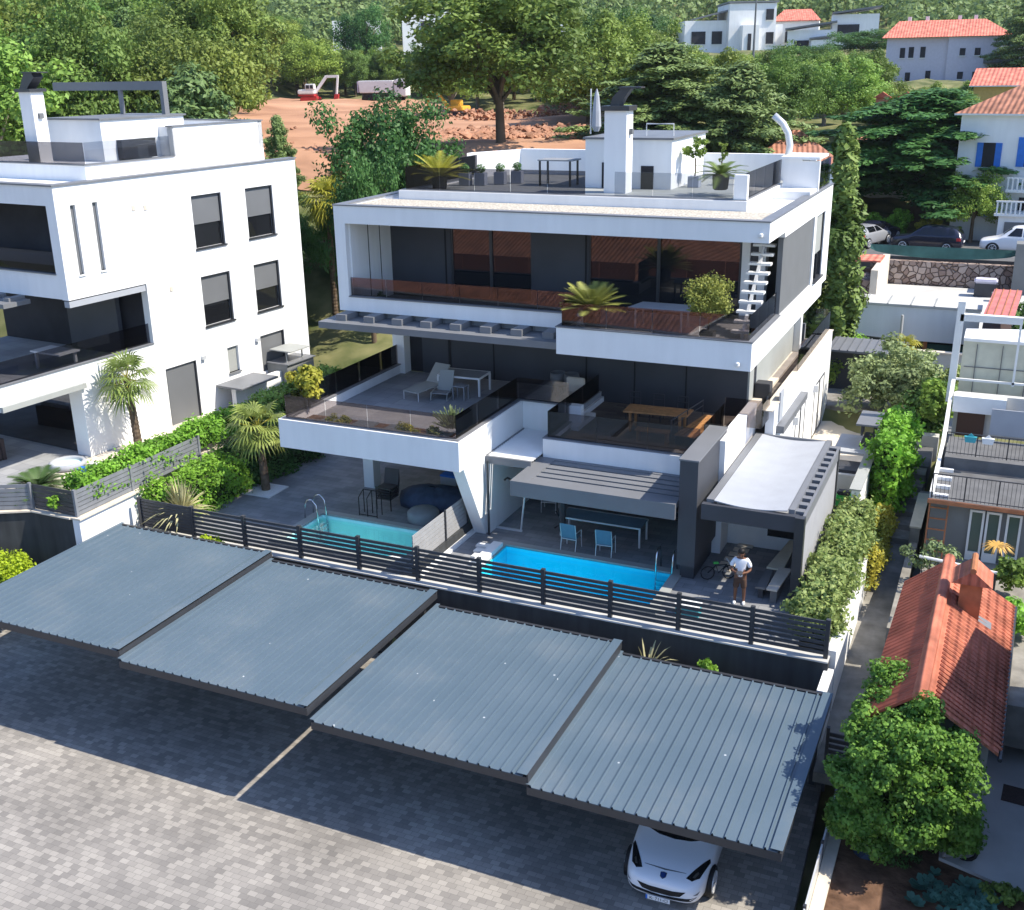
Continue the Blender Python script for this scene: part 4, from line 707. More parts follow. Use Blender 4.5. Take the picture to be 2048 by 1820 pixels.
# --- left terrace
t = thing('sun_lounger', 'pale grey sun lounger with raised back on the left terrace', 'sun lounger', (-19.75, 35.6, 3.6), R(-12))
lpart('mattress', 'shutter2', MB().prism([(-.36, -1.05, .32), (.36, -1.05, .32), (.36, .35, .36), (-.36, .35, .36)], (0, 0, .05)), t); lpart('backrest', 'shutter2', MB().prism([(-.36, .35, .37), (.36, .35, .37), (.36, .95, .98), (-.36, .95, .98)], (0, -.03, .04)), t)
for x in (-.36, .36):
    for y in (-1.0, .3): lpart('leg', 'alu', MB().tube([(x, y, 0), (x, y, .34)], .02, 6), t)
t = thing('folding_deck_chair', 'low folding grey deck chair between the lounger and the white table', 'chair', (-19.0, 35.45, 3.6), R(8))
lpart('seat', 'sling', MB().prism([(-.3, -.5, .26), (.3, -.5, .26), (.3, .15, .22), (-.3, .15, .22)], (0, 0, .03)), t); lpart('backrest', 'shutter2', MB().prism([(-.3, .12, .25), (.3, .12, .25), (.28, .5, .95), (-.28, .5, .95)], (0, .03, 0)), t)
for x in (-.32, .32): lpart('side_frame', 'shutter2', MB().tube([(x, -.6, .05), (x, .3, .08), (x, .1, .35), (x, -.5, .3), (x, -.6, .05)], .022, 6), t)
t = thing('terrace_table', 'white framed table with dark top on the left terrace', 'table', (-18.65, 36.5, 3.6), R(2))
lpart('tabletop', 'sling', B(-.85, .85, -.5, .5, .70, .72), t); lpart('apron', 'white2', MB().box(-.88, .88, -.55, -.5, .66, .725).box(-.88, .88, .5, .55, .66, .725).box(-.9, -.85, -.5, .5, .66, .725).box(.85, .9, -.5, .5, .66, .725), t)
for x in (-.86, .86):
    for y in (-.51, .51): lpart('leg', 'white2', B(x - .035, x + .035, y - .035, y + .035, 0, .66), t)
t = thing('bar_stool_frame', 'dark grey square stool frame beneath the white terrace table', 'stool', (-18.3, 35.5, 3.6)); lpart('frame', 'sling', MB().box(-.25, .25, -.2, .2, .5, .54).box(-.25, -.21, -.2, -.16, 0, .5).box(.21, .25, -.2, -.16, 0, .5).box(-.25, -.21, .16, .2, 0, .5).box(.21, .25, .16, .2, 0, .5), t)
for i, (x, lab) in enumerate(((-15.1, 'round backed grey shell chair, left one by the middle shutter'), (-14.55, 'round backed grey shell chair, right one by the middle shutter'))):
    t = thing('shell_chair', lab, 'chair', (x, 37.4, 3.6), R(180), 'round backed shell chairs'); lpart('shell', 'shutter', MB().lathe((0, 0, .45), [(.1, 0), (.26, .03), (.3, .2), (.29, .42), (.26, .42), (.27, .2), (.2, .06), (.02, .04)], 16), t, smooth=True)
    for a in range(4): lpart('leg', 'dark2', MB().tube([(.1 * math.cos(a * 1.57), .1 * math.sin(a * 1.57), .46), (.26 * math.cos(a * 1.57), .26 * math.sin(a * 1.57), 0)], .012, 5), t)
t = thing('cushion_seat', 'cream padded seat standing by the balustrade of the recess', 'chair', (-14.1, 36.3, 3.6)); lpart('seat', 'beige', B(-.35, .35, -.3, .3, .1, .42), t, bevel=.03); lpart('backrest', 'beige', B(-.35, .35, .3, .45, .3, .95), t, bevel=.03)
# --- right terrace
t = thing('wooden_dining_table', 'warm brown wooden table on the dark right hand terrace', 'table', (-10.6, 35.55, 3.2))
lpart('tabletop', 'wood', MB().prism([(-1.1, -.5, .74), (1.15, -.3, .74), (1.15, .55, .74), (-1.15, .45, .74)], (0, 0, .05)), t)
for x in (-.9, .9):
    for y in (-.3, .35): lpart('leg', 'wood', B(x - .04, x + .04, y - .04, y + .04, 0, .74), t)
t = thing('wooden_bench', 'low wooden bench in front of the wooden dining table', 'bench', (-10.4, 34.4, 3.2)); lpart('seat', 'wood', B(-.6, .6, -.2, .2, .4, .45), t); 
for x in (-.5, .5): lpart('leg', 'wood', B(x - .04, x + .04, -.15, .15, 0, .4), t)
t = thing('slatted_wooden_bench', 'sunlit orange slatted bench beside the black handrail', 'bench', (-9.05, 35.4, 3.2), R(-8))
for k in range(5): lpart('slat', 'wood', B(-.35 + k * .15, -.24 + k * .15, -1.3, 1.3, .42, .46), t)
lpart('frame', 'dark2', MB().box(-.35, .4, -1.2, -1.12, 0, .42).box(-.35, .4, 1.12, 1.2, 0, .42), t); lpart('handrail', 'dark2', MB().tube([(-.45, -1.4, .95), (-.45, 1.4, .95)], .02, 6).tube([(-.45, -1.4, .75), (-.45, 1.4, .75)], .012, 6).tube([(-.45, -1.35, 0), (-.45, -1.35, .95)], .02, 6).tube([(-.45, 0, 0), (-.45, 0, .95)], .02, 6).tube([(-.45, 1.35, 0), (-.45, 1.35, .95)], .02, 6), t)
for i, x in enumerate((-11.9, -11.0, -10.1)):
    t = thing('dark_dining_chair', ('left', 'middle', 'right')[i] + ' of the three dark slatted chairs behind the wooden table', 'chair', (x, 36.8, 3.2), 0, 'dark chairs behind the wooden table')
    lpart('seat', 'dark2', B(-.22, .22, -.22, .22, .43, .46), t); lpart('backrest', 'dark2', MB().box(-.22, .22, .2, .23, .9, .95).box(-.22, .22, .2, .23, .7, .74), t)
    for a in (-.2, .2):
        for c in (-.2, .21): lpart('leg', 'dark2', B(a - .018, a + .018, c - .018, c + .018, 0, .43 if c < 0 else .95), t)
t = thing('potted_shrub_cube', 'black cube planter on the narrow side terrace', 'planter', (-7.75, 39.6, 3.5)); lpart('box', 'potd', B(-.28, .28, -.28, .28, 0, .75), t, bevel=.02)
# --- upper balcony
t = thing('white_console_table', 'white topped table on the upper balcony behind the reflecting rail', 'table', (-10.6, 35.6, 6.92)); lpart('tabletop', 'fabric', MB().prism([(-1.0, -.55, .72), (1.15, -.55, .72), (1.0, .5, .72), (-.8, .5, .72)], (0, 0, .05)), t)
for x in (-.75, .85):
    for y in (-.45, .4): lpart('leg', 'alu', B(x - .03, x + .03, y - .03, y + .03, 0, .72), t)
def cycad(name, label, loc, L, m, nf=26, pot=None, droop=.4, seed=2, lf=.2, group=None, cat='plant', h0=.1, up=.35):
    o = thing(name, label, cat, loc, 0, group); b = MB(); rr = random.Random(seed); h = h0
    if pot:
        lpart('pot', pot, MB().lathe((0, 0, 0), [(.22, 0), (.28, .05), (.32, .5), (.29, .5), (.27, .42)], 12), o); h = .5
    for i in range(nf):
        a = i * 2.4; e = up + .9 * (i / nf) ; d = (math.cos(a) * math.cos(e), math.sin(a) * math.cos(e), math.sin(e)); frond_pinnate(b, (0, 0, h), d, L * rr.uniform(.85, 1.1), 24, lf, droop)
    lpart('fronds', m, b, o); lpart('stem', 'bark', MB().lathe((0, 0, 0), [(.12, 0), (.13, h), (.05, h + .06)], 8), o); return o
cycad('sago_palm', 'pale yellow green sago palm rising over the corner of the upper balcony rail', (-12.45, 33.85, 7.3), 1.3, 'lf_cycy', 46, 'potd', .22, 4, .30, up=.2)
def bush(name, label, loc, rad, m, leaf=.06, n=3500, seed=1, cat='bush', flat=1.0, group=None, pot=None, stem=0, sx=1):
    r = np.random.default_rng(seed); o = thing(name, label, cat, loc, 0, group); z0 = 0
    if pot: lpart('pot', pot, MB().box(-.22, .22, -.22, .22, 0, .42), o, bevel=.01); z0 = .35
    if stem: lpart('stem', 'bark', MB().tube([(0, 0, z0), (.03, 0, z0 + stem * .5), (0, 0, z0 + stem + rad * .3)], .03, 6), o)
    k = max(14, int(n / 90)); d = unit(r, k); c = d * (r.random((k, 1)) ** .33) * np.array([rad * sx, rad, rad * flat]) * .8 + np.array([0, 0, z0 + stem + rad * flat * .85])
    P, N = clumps(c, rad * .33, n // k, r, .85); link('leaves', leaf_mesh(name + '_leaves', P, N, leaf, M[m], seed=seed), o); return o
bush('potted_tree', 'round small leaved tree in a pot near the outside stair', (-8.55, 34.0, 6.92), .86, 'lf_yelg', .06, 6500, 5, 'tree', pot='potd', stem=.5)
bush('small_pot_plant', 'tiny dark plant at the left end of the upper balcony', (-21.6, 35.6, 6.92), .25, 'lf_dark', .05, 500, 7, 'plant', stem=.2)
# --- roof terrace
cycad('fan_palm', 'broad yellow green palm above the left end of the roof balustrade', (-21.0, 39.5, 10.88), 1.5, 'lf_yel', 30, 'potd', .22, 8, .3, cat='palm', up=.15)
for i, (x, y) in enumerate(((-20.7, 41.2), (-20.1, 41.4), (-19.5, 42.0), (-19.0, 42.6))):
    t = thing('cube_planter', ('first', 'second', 'third', 'fourth')[i] + ' blue grey cube planter from the left on the roof terrace', 'planter', (x, y, 10.88), R(8), 'blue grey cube planters'); lpart('box', 'pot', B(-.22, .22, -.22, .22, 0, .5), t, bevel=.015)
    r = np.random.default_rng(i); P, N = clumps(np.array([[0, 0, .66]]), .2, 400, r); link('leaves', leaf_mesh('planter_leaves', P, N, .05, M['lf_dark'], seed=i), t)
t = thing('roof_table', 'dark high table standing in front of the roof terrace wall', 'table', (-17.0, 42.3, 10.88)); lpart('tabletop', 'sling', B(-.75, .75, -.5, .5, .98, 1.03), t)
for x in (-.68, .62):
    for y in (-.42, .42): lpart('leg', 'dark2', B(x - .035, x + .035, y - .035, y + .035, 0, .98), t)
t = thing('closed_parasol', 'closed pale lilac parasol beside the stair house on the roof', 'parasol', (-15.4, 42.6, 12.8)); t.location = (atz(1193, 268, 12.8).x, min(46.3, atz(1193, 268, 12.8).y), 12.8); lpart('canopy', 'fabric', MB().lathe((0, 0, 0), [(.1, .1), (.2, .3), (.17, .9), (.1, 1.5), (.02, 1.75)], 9), t); lpart('pole', 'alu', MB().tube([(-.25, 0, 0), (-.25, 0, 1.75)], .03, 6), t)
cycad('potted_palm', 'feathery palm in a dark urn at the right end of the roof terrace', (-9.9, 40.3, 11.1), 1.25, 'lf_palm', 26, 'potd', .4, 11, .22, cat='palm', up=.1, )
bush('potted_lemon_tree', 'light green potted shrub beside the white stair house wall', (-11.6, 43.0, 10.88), .5, 'lf_light', .09, 900, 12, 'plant', 1.3, pot='pot', stem=.6); bush('slim_potted_plant', 'slim dark potted plant between the lemon shrub and the feathery palm', (-10.8, 44.0, 10.88), .25, 'lf_mid', .08, 300, 13, 'plant', 2.2, pot='potd', stem=.5)
# --- terrace plants
bush('potted_maple', 'yellow green spreading small tree at the left front corner of the lower terrace', (-22.35, 31.4, 3.9), .78, 'lf_yel', .14, 1500, 14, 'tree', .7, stem=.55)
bush('round_shrub', 'low green shrub behind the glass, left one in the gravel bed', (-20.75, 30.75, 3.66), .42, 'lf_yel', .05, 1600, 15, 'shrub', .5, 'low shrubs in the gravel bed', sx=1.4); bush('round_shrub', 'low green shrub behind the glass, right one in the gravel bed', (-18.0, 30.7, 3.66), .45, 'lf_yel', .05, 1900, 16, 'shrub', .5, 'low shrubs in the gravel bed', sx=1.5)
t = thing('lavender_plant', 'silvery lavender with tall flower spikes in the right corner of the gravel bed', 'plant', (-16.6, 31.4, 3.66)); rr = random.Random(4); b = MB(); 
for i in range(160):
    a = rr.random() * 6.28; e = rr.uniform(.5, 1.4); l = rr.uniform(.4, .95); x = math.cos(a) * math.cos(e) * l; y = math.sin(a) * math.cos(e) * l; z = math.sin(e) * l; p = Vector((x * .3, y * .3, z * .4 + .1)); b.bar(p, (x, y, z + .1), .022)
lpart('spikes', 'lf_olive', b, t); bush('succulent_clump', 'pale green rosette plants in front of the lavender', (-17.1, 31.1, 3.66), .3, 'lf_cycy', .08, 500, 17, 'plant', .6)
# --- covered lounge below the left terrace
t = thing('covered_lounge_set', 'garden furniture under a large dark blue cover below the left terrace', 'cover', (-18.3, 33.3, 0)); b = MB(); rr = random.Random(3); b.lathe((0, 0, 0), [(1.5, 0), (1.55, .25), (1.4, .55), (1.0, .72), (.4, .78), (.02, .76)], 26, 1.0, .55); b.v = [(x + rr.uniform(-.05, .05), y + rr.uniform(-.05, .05), max(0, z + rr.uniform(-.05, .05))) for x, y, z in b.v]; lpart('cover', 'tarp', b, t, smooth=True)
t = thing('round_ottoman', 'round grey ottoman next to the turquoise pool', 'ottoman', (-18.15, 31.95, 0)); lpart('seat', 'sling', MB().lathe((0, 0, 0), [(.5, 0), (.58, .06), (.58, .36), (.5, .44), (.02, .45)], 22), t, smooth=True)
t = thing('blue_cushion_heap', 'dark blue covered stool beside the pale boarded screen', 'cover', (-16.9, 32.1, 0)); lpart('cover', 'tarp', MB().lathe((0, 0, 0), [(.4, 0), (.42, .3), (.3, .5), (.02, .52)], 12), t, smooth=True)
t = thing('stacked_chairs', 'stack of black folded chairs beside the covered lounge set', 'chairs', (-20.0, 32.6, 0)); 
for k in range(5): lpart('chair', 'potd', MB().box(-.3, .3, -.3, .3, .42 + k * .1, .45 + k * .1).prism([(-.3, .28, .45 + k * .1), (.3, .28, .45 + k * .1), (.3, .42, 1.0 + k * .1), (-.3, .42, 1.0 + k * .1)], (0, .02, 0)).bar((-.3, -.3, 0), (-.3, -.3, .5 + k * .1), .03).bar((.3, -.3, 0), (.3, -.3, .5 + k * .1), .03), t)
t = thing('clothes_horse', 'thin black drying rack at the corner of the turquoise pool', 'rack', (-20.6, 31.9, 0)); b = MB(); 
for x in (0, .35, .75): b.tube([(x, 0, 0), (x, 0, .9)], .018, 5).tube([(x, -.35, 0), (x, -.35, .7)], .018, 5).tube([(x, -.35, .7), (x, 0, .9)], .018, 5)
b.tube([(0, 0, .9), (.75, 0, .9)], .018, 5).tube([(0, -.35, .05), (.75, -.35, .05)], .018, 5); lpart('frame', 'black', b, t)
t = thing('cooler_box', 'light blue cool box standing on the covered lounge terrace', 'box', (-18.6, 35.0, 0)); lpart('body', 'fabric', B(-.35, .35, -.22, .22, .3, .62), t, bevel=.02); lpart('lid', 'blue', B(-.36, .36, -.23, .23, .62, .7), t, bevel=.02); lpart('stand', 'potd', MB().box(-.3, .3, -.2, .2, 0, .3), t)
t = thing('gravel_square', 'white gravel square around the palm on the pool deck', 'gravel bed', (-25.4, 32.3, 0)); lpart('bed', 'gravelw', MB().box(-.75, .65, -.6, .6, .005, .035), t); lpart('edge', 'white2', MB().box(-.79, .69, -.64, -.6, .004, .05).box(-.79, .69, .6, .64, .004, .05).box(-.79, -.75, -.6, .6, .004, .05).box(.65, .69, -.6, .6, .004, .05), t)
# --- palms
def fanpalm(name, label, loc, h, L, seed, m='lf_palm', n=34, r0=.13, group=None, lean=(0, 0), young=0):
    o = thing(name, label, 'palm', loc, 0, group); rr = random.Random(seed); b = MB(); sk = MB()
    for i in range(n):
        a = i * 2.4 + rr.uniform(-.2, .2); t = i / n; e = 1.25 - 2.3 * t; st = L * rr.uniform(.4, .55); d = Vector((math.cos(a) * math.cos(e), math.sin(a) * math.cos(e), math.sin(e))); p = Vector((lean[0], lean[1], h)) ; q = p + d * st
        sk.tube([p, q], .014, 4); frond_fan(b, q, (d + Vector((0, 0, -.25))).normalized(), L * rr.uniform(.55, .7), 15, .62, .3, seed * 99 + i)
    lpart('fronds', m, b, o); lpart('stalks', 'lf_yel', sk, o)
    r = random.Random(seed); k = MB(); prof = []; nz = int(h / .09)
    for j in range(nz + 1): prof.append((r0 * (1.25 - .35 * j / nz) * (1.0 if j % 2 else 1.12), h * j / nz))
    k.lathe((0, 0, 0), prof, 10); k.v = [(x + lean[0] * (z / h) ** 1.5, y + lean[1] * (z / h) ** 1.5, z) for x, y, z in k.v]; lpart('trunk', 'bark', k, o); return o
fanpalm('fan_palm_tree', 'fan palm with shaggy trunk against the sunlit white wall of the left villa', (-30.55, 31.3, 1.2), 3.05, 1.35, 21, n=25, lean=(-.15, 0))
fanpalm('fan_palm_tree', 'fan palm growing out of the white gravel square on the pool deck', (-25.35, 32.35, 0), 2.55, 1.3, 22, 'lf_palm', n=26, lean=(-.2, .1))
cycad('dark_cycad', 'large dark green cycad spreading behind the planter fence corner', (-30.4, 26.1, 1.25), 1.25, 'lf_cyc', 44, None, .35, 31, .3, up=.15, h0=.35)
def strap(name, label, loc, L, m, n, seed, cat='plant', w=.05, group=None, droop=.8):
    o = thing(name, label, cat, loc, 0, group); rr = random.Random(seed); b = MB()
    for i in range(n):
        a = rr.random() * 6.283; e = rr.uniform(.35, 1.45); l = L * rr.uniform(.65, 1.1); d = Vector((math.cos(a) * math.cos(e), math.sin(a) * math.cos(e), math.sin(e))); s = Vector((-math.sin(a), math.cos(a), 0)) * w / 2; q = [d * l * t - Vector((0, 0, droop * l * t * t * (1.25 - e * .75))) for t in (0, .35, .7, 1)]
        o0 = Vector((math.cos(a), math.sin(a), 0)) * .05
        b.add([o0 + q[0] - s, o0 + q[0] + s, o0 + q[1] + s, o0 + q[1] - s, o0 + q[2] + s * .8, o0 + q[2] - s * .8, o0 + q[3]], [(0, 1, 2, 3), (3, 2, 4, 5), (5, 4, 6)])
    lpart('leaves', m, b, o); return o
strap('striped_yucca', 'cream striped yucca arching over the left end of the pool fence', (-26.0, 28.3, .45), 1.5, 'lf_yucca', 190, 41, w=.07, droop=.55)
strap('strap_leaf_plant', 'yellowing strap leaved plant behind the rightmost two carports', (-8.1, 26.9, -1.1), 1.35, 'lf_yucca', 34, 42, w=.06); bush('fresh_green_shrub', 'bright green shrub tip showing between rightmost carport and dark wall', (-6.3, 26.9, -1.0), .42, 'lf_hedge', .09, 700, 43)
bush('fence_shrub', 'yellow green shrub growing through the pool fence at the left', (-24.0, 27.2, -.6), .55, 'lf_lime', .08, 1300, 44)
# --- hedges left
hedge('laurel_hedge', 'bright green laurel hedge overhanging the neighbour planter fence', (-28.35, 30.3, 1.5), (.8, 9.0, .85), M['lf_hedge'], .11, 420, R(0), seed=2, rag=.13)
hedge('shaded_laurel_hedge', 'shaded green hedge running back beside the left villa', (-28.2, 38.2, 1.3), (1.1, 7.4, 1.0), M['lf_mid'], .13, 260, R(3), seed=3, rag=.15)
hedge('rounded_laurel', 'full light green laurel mass between planter fence and pool deck', (-26.75, 30.1, .0), (1.25, 3.8, 1.35), M['lf_hedge'], .11, 480, R(-8), seed=4, rag=.24)
hedge('shady_laurel', 'dark green laurel behind the pool deck palm', (-26.5, 34.4, 0), (1.4, 4.6, 1.5), M['lf_dark'], .11, 420, R(-4), seed=5, rag=.22)
bush('golden_bush', 'vivid lime yellow rounded bush left of the first carport', (-29.9, 23.8, -1.35), 1.0, 'lf_lime', .08, 9000, 45, flat=.8, sx=1.35)
strap('feathery_grass', 'feathery olive grass clump at the left picture edge', (-31.6, 22.6, -1.7), 1.6, 'lf_olive', 420, 46, 'grass', .025)
bush('neighbour_pot_plant', 'sprig of green leaves poking through the dark planter fence', (-28.6, 25.1, 1.5), .28, 'lf_hedge', .12, 130, 47, 'plant')
t = thing('wicker_sofa', 'brown wicker sofa with blue grey cushions in the open living room', 'sofa', (-36.2, 28.2, 1.26), R(-8)); lpart('base', 'wicker', B(-1.4, 1.3, -.45, .5, 0, .5), t, bevel=.04); lpart('backrest', 'wicker', B(-1.4, 1.3, .5, .65, 0, .85), t)
for k in range(3): lpart('cushion', 'slingb', B(-1.3 + k * .86, -.46 + k * .86, -.4, .4, .5, .62), t, bevel=.05); lpart('cushion', 'pot', B(-1.3 + k * .86, -.46 + k * .86, .2, .48, .62, .98), t, bevel=.06)
t = thing('inflatable_pool', 'small round pale blue paddling pool on the neighbour terrace', 'paddling pool', (-31.9, 28.9, 1.26)); t.scale = (.62, .62, .6); lpart('ring', 'fabric', MB().lathe((0, 0, 0), [(.95, 0), (1.1, .08), (1.1, .32), (.95, .42), (.85, .3), (.85, .05)], 24), t, smooth=True); lpart('water', 'pool1', MB().lathe((0, 0, .05), [(.85, 0), (.84, .12), (.02, .121)], 20), t)
t = thing('folded_airbed', 'crumpled blue and white airbed on the neighbour terrace edge', 'airbed', (-30.6, 28.9, 1.26), R(20)); lpart('mattress', 'blue', B(-.6, .5, -.25, .2, 0, .15), t, bevel=.05); lpart('towel', 'white2', B(-.3, .6, .1, .5, .1, .22), t, bevel=.05)
# --- patio
t = thing('corner_kitchen', 'low pale outdoor kitchen counter with a dark built in grill', 'counter', (-6.3, 34.6, 0)); lpart('worktop', 'lightconc', B(-1.5, 1.1, -.45, .45, .86, .92), t); lpart('base', 'white2', B(-1.45, 1.05, -.4, .4, 0, .86), t); lpart('grill', 'black', B(.05, .95, -.47, -.2, .5, .85), t); lpart('sink', 'shutter', B(-1.3, -.6, -.3, .3, .922, .935), t)
t = thing('garden_bench', 'cream boarded bench at the right of the patio, long rear part', 'bench', (-5.45, 32.9, 0)); lpart('seat', 'benchtop', MB().prism([(-.32, -1.15, .42), (.2, -1.15, .42), (.2, 1.2, .42), (-.05, 1.2, .42)], (0, 0, .06)), t); lpart('base', 'shutter', B(-.02, .18, -1.0, 1.1, 0, .42), t)
t = thing('garden_bench', 'pale bench nearest the fence beside the black patio post', 'bench', (-5.25, 31.0, 0)); lpart('seat', 'beige', MB().prism([(-.2, -.8, .44), (.12, -.8, .44), (.25, .85, .44), (-.15, .85, .44)], (0, 0, .06)), t); lpart('base', 'shutter', B(-.1, .1, -.7, .7, 0, .44), t)
t = thing('low_coffee_table', 'low grey concrete table in front of the patio bench', 'table', (-5.7, 31.1, 0)); lpart('tabletop', 'shutter', MB().prism([(-.12, -.75, .36), (.2, -.75, .36), (.15, .65, .36), (-.1, .65, .36)], (0, 0, .04)), t); lpart('base', 'dark', B(-.05, .1, -.6, .5, 0, .36), t)
st = thing('stepping_stones', 'row of light stepping slabs along the dark wall of the patio', 'stepping stones', (-7.2, 33, 0))
for i in range(6): part('slab', M['beige'], B(-7.45 + .05 * i, -6.95 + .05 * i, 31.9 + i * .42, 32.15 + i * .42, .004, .05), st)
t = thing('fallen_bicycle', 'dark childrens bicycle lying by the patio fence', 'bicycle', (-7.1, 31.1, .05), R(30)); 
for x in (-.35, .35): lpart('wheel', 'black', MB().tube([(x + .22 * math.cos(a * .5236), .1, .24 + .22 * math.sin(a * .5236)) for a in range(13)], .02, 5), t)
lpart('frame', 'black', MB().tube([(-.35, .1, .24), (-.1, .1, .5), (.25, .1, .5), (.35, .1, .24)], .018, 5).tube([(-.1, .1, .5), (0, .1, .22), (.25, .1, .5)], .018, 5), t); lpart('saddle', 'green', B(-.18, -.02, .06, .14, .55, .6), t); lpart('handlebar', 'white2', MB().tube([(.3, -.1, .62), (.3, .3, .62)], .02, 5), t)
t = thing('garden_box', 'teal and white storage box behind the fence at the patio corner', 'box', (-7.35, 28.6, 0)); lpart('box', 'teal', B(-.4, .3, -.2, .2, 0, .35), t, bevel=.02); lpart('lid', 'white2', B(-.42, .32, -.22, .22, .352, .4), t)
# barbecue and side things
t = thing('barbecue_fireplace', 'white barbecue wall with grey slabs and a small roofed dark chimney', 'barbecue', (-4.2, 41, 0))
part('wall', M['white'], MB().prism([(-4.0, 37.1, -.3), (-3.72, 37.1, -.3), (-3.72, 44.4, -.3), (-4.0, 44.4, -.3)], (0, 0, 1.7)), t); part('wall_slab', M['shutter2'], B(-4.08, -3.68, 37.05, 41.4, 1.402, 1.45), t); part('worktop', M['fabric'], MB().box(-5.3, -4.0, 41.4, 43.6, 1.2, 1.3), t); part('firebox', M['dark'], B(-5.2, -4.05, 40.3, 41.4, 0, .95), t); part('firebox_front', M['lightconc'], MB().box(-5.25, -4.05, 39.9, 40.1, 0, .9), t)
part('chimney', M['dark'], MB().prism([(-4.45, 42.2, 1.3), (-3.85, 42.2, 1.3), (-4.0, 42.2, 1.75), (-4.3, 42.2, 1.75)], (0, .55, 0)).box(-4.42, -4.34, 42.2, 42.3, 1.75, 2.2).box(-3.96, -3.88, 42.2, 42.3, 1.75, 2.2).box(-4.42, -4.34, 42.65, 42.75, 1.75, 2.2).box(-3.96, -3.88, 42.65, 42.75, 1.75, 2.2), t); part('chimney_roof', M['canopy'], MB().box(-4.6, -3.75, 42.0, 43.9, 2.2, 2.27), t)
t = thing('green_mower', 'bright green garden machine behind the barbecue wall', 'mower', (-4.45, 38.6, 0)); lpart('body', 'green', B(-.25, .3, -.3, .3, .2, .65), t, bevel=.06); lpart('hood', 'potd', B(-.2, .25, -.25, .1, .65, .8), t, bevel=.04); lpart('wheel', 'black', MB().lathe((-.2, -.32, .12), [(.02, -.12), (.12, -.1), (.12, .1), (.02, .12)], 10), t)
t = thing('blue_watering_hose', 'coiled blue grey hose on the ground by the green machine', 'hose', (-4.6, 37.5, 0)); lpart('coil', 'slingb', MB().tube([((.2 + .01 * k) * math.cos(k * .5), (.2 + .01 * k) * math.sin(k * .5), .03 + k * .004) for k in range(40)], .02, 5), t)
# ------------------------------------------------------------------ right garden
gw = part('boundary_wall', M['white'], MB().prism([(-3.25, 26.3, -3.2), (-3.0, 26.3, -3.2), (-3.0, 26.3, -.28), (-3.25, 26.3, -.28)], (0, 1.25, 0)).prism([(-3.25, 27.75, -3.2), (-3.0, 27.75, -3.2), (-3.0, 27.75, .17), (-3.25, 27.75, .17)], (0, 9.2, 0)), None); tag(gw, 'long white garden wall in full sun beside the path', 'wall')
t = thing('variegated_hedge', 'tall variegated cream and green hedge along the white garden wall', 'hedge', (-3.75, 32.8, -.2)); hedge('', '', (0, 0, .2), (1.0, 8.6, 1.0), M['lf_var'], .12, 420, seed=7, rag=.2, parent=t); B(-.4, .35, -4.1, 4.1, .1, 1.0).build('stems', M['stems'], t, local=True); lpart('planter_edge', 'beige', MB().box(.5, .74, -5.0, 4.5, -.6, .28), t)
hedge('trailing_ivy', 'yellow green ivy trailing over the outer side of the white wall', (-2.98, 36.6, -.9), (.45, 4.8, 1.2), M['lf_yel'], .09, 420, seed=8, rag=.14, cat='ivy')
hedge('climbing_hedge', 'bright green upright hedge beside the barbecue chimney', (-3.1, 42.0, -.2), (.85, 4.8, 2.5), M['lf_hedge'], .15, 330, seed=9, rag=.24)
ps = thing('path_steps', 'five worn concrete steps climbing between hedge and low wall', 'steps', (-2.5, 40.6, -1.0))
for i in range(6): part('step', M['conc'], B(-3.1, -1.95, 38.6 + i * .85, 39.46 + i * .85, -1.3, -.98 + (i + 1) * .2), ps)
part('landing', M['asphalt'], B(-3.1, -1.9, 43.7, 46.4, -.6, .3), ps); part('glass_hatch', M['smoke2'], B(-3.05, -2.55, 43.8, 44.8, .302, .34), ps); part('hatch_frame', M['white2'], MB().box(-3.1, -2.48, 43.72, 43.8, .302, .36).box(-2.55, -2.48, 43.8, 44.9, .302, .36), ps)
lw = part('garden_low_wall', M['conc'], MB().box(-1.95, -1.68, 30.5, 37.2, -2.0, -.25).box(-1.97, -1.66, 37.2, 41.0, -1.6, .26), None); tag(lw, 'mottled low wall with cream capping right of the steps', 'wall'); part('capping', M['benchtop'], B(-2.0, -1.62, 37.2, 40.6, .262, .32), lw)
bl = part('planter_block', M['lightconc'], B(-3.05, -1.75, 46.2, 46.7, -.3, .75), None); tag(bl, 'pale planter block closing the top of the path', 'planter')
bush('dark_laurel_bush', 'large dark shaded laurel behind the pale planter block', (-2.3, 48.0, .2), 1.35, 'lf_dark', .16, 5200, 48, flat=1.1, sx=.9); bush('bright_laurel_bush', 'bright yellow green shrub right of the climbing hedge', (-1.9, 46.6, 1.3), .95, 'lf_light', .16, 2600, 49, flat=1.1)
oc = crown_broad('olive_crown', M['lf_olive'], 61, 110, 120, .030, .42, .36, .55, .11); om = trunk_mesh('olive_trunk', M['bark'], 5)
plant('olive_tree', 'wide silvery olive tree beside the beige path', 'tree', (-3.9, 49.8, -.4), 4.2, 4.8, oc, om)
bush('yellowish_shrub', 'loose yellowish shrub between olive tree and balcony house', (-1.6, 50.5, .6), 1.2, 'lf_var', .13, 2400, 50, flat=1.3, sx=.7)
fanpalm('small_palm', 'small shaggy palm in front of the low grey wall behind the olive', (-4.0, 53.5, .8), 1.9, .8, 51, 'lf_yel', 22, .1)
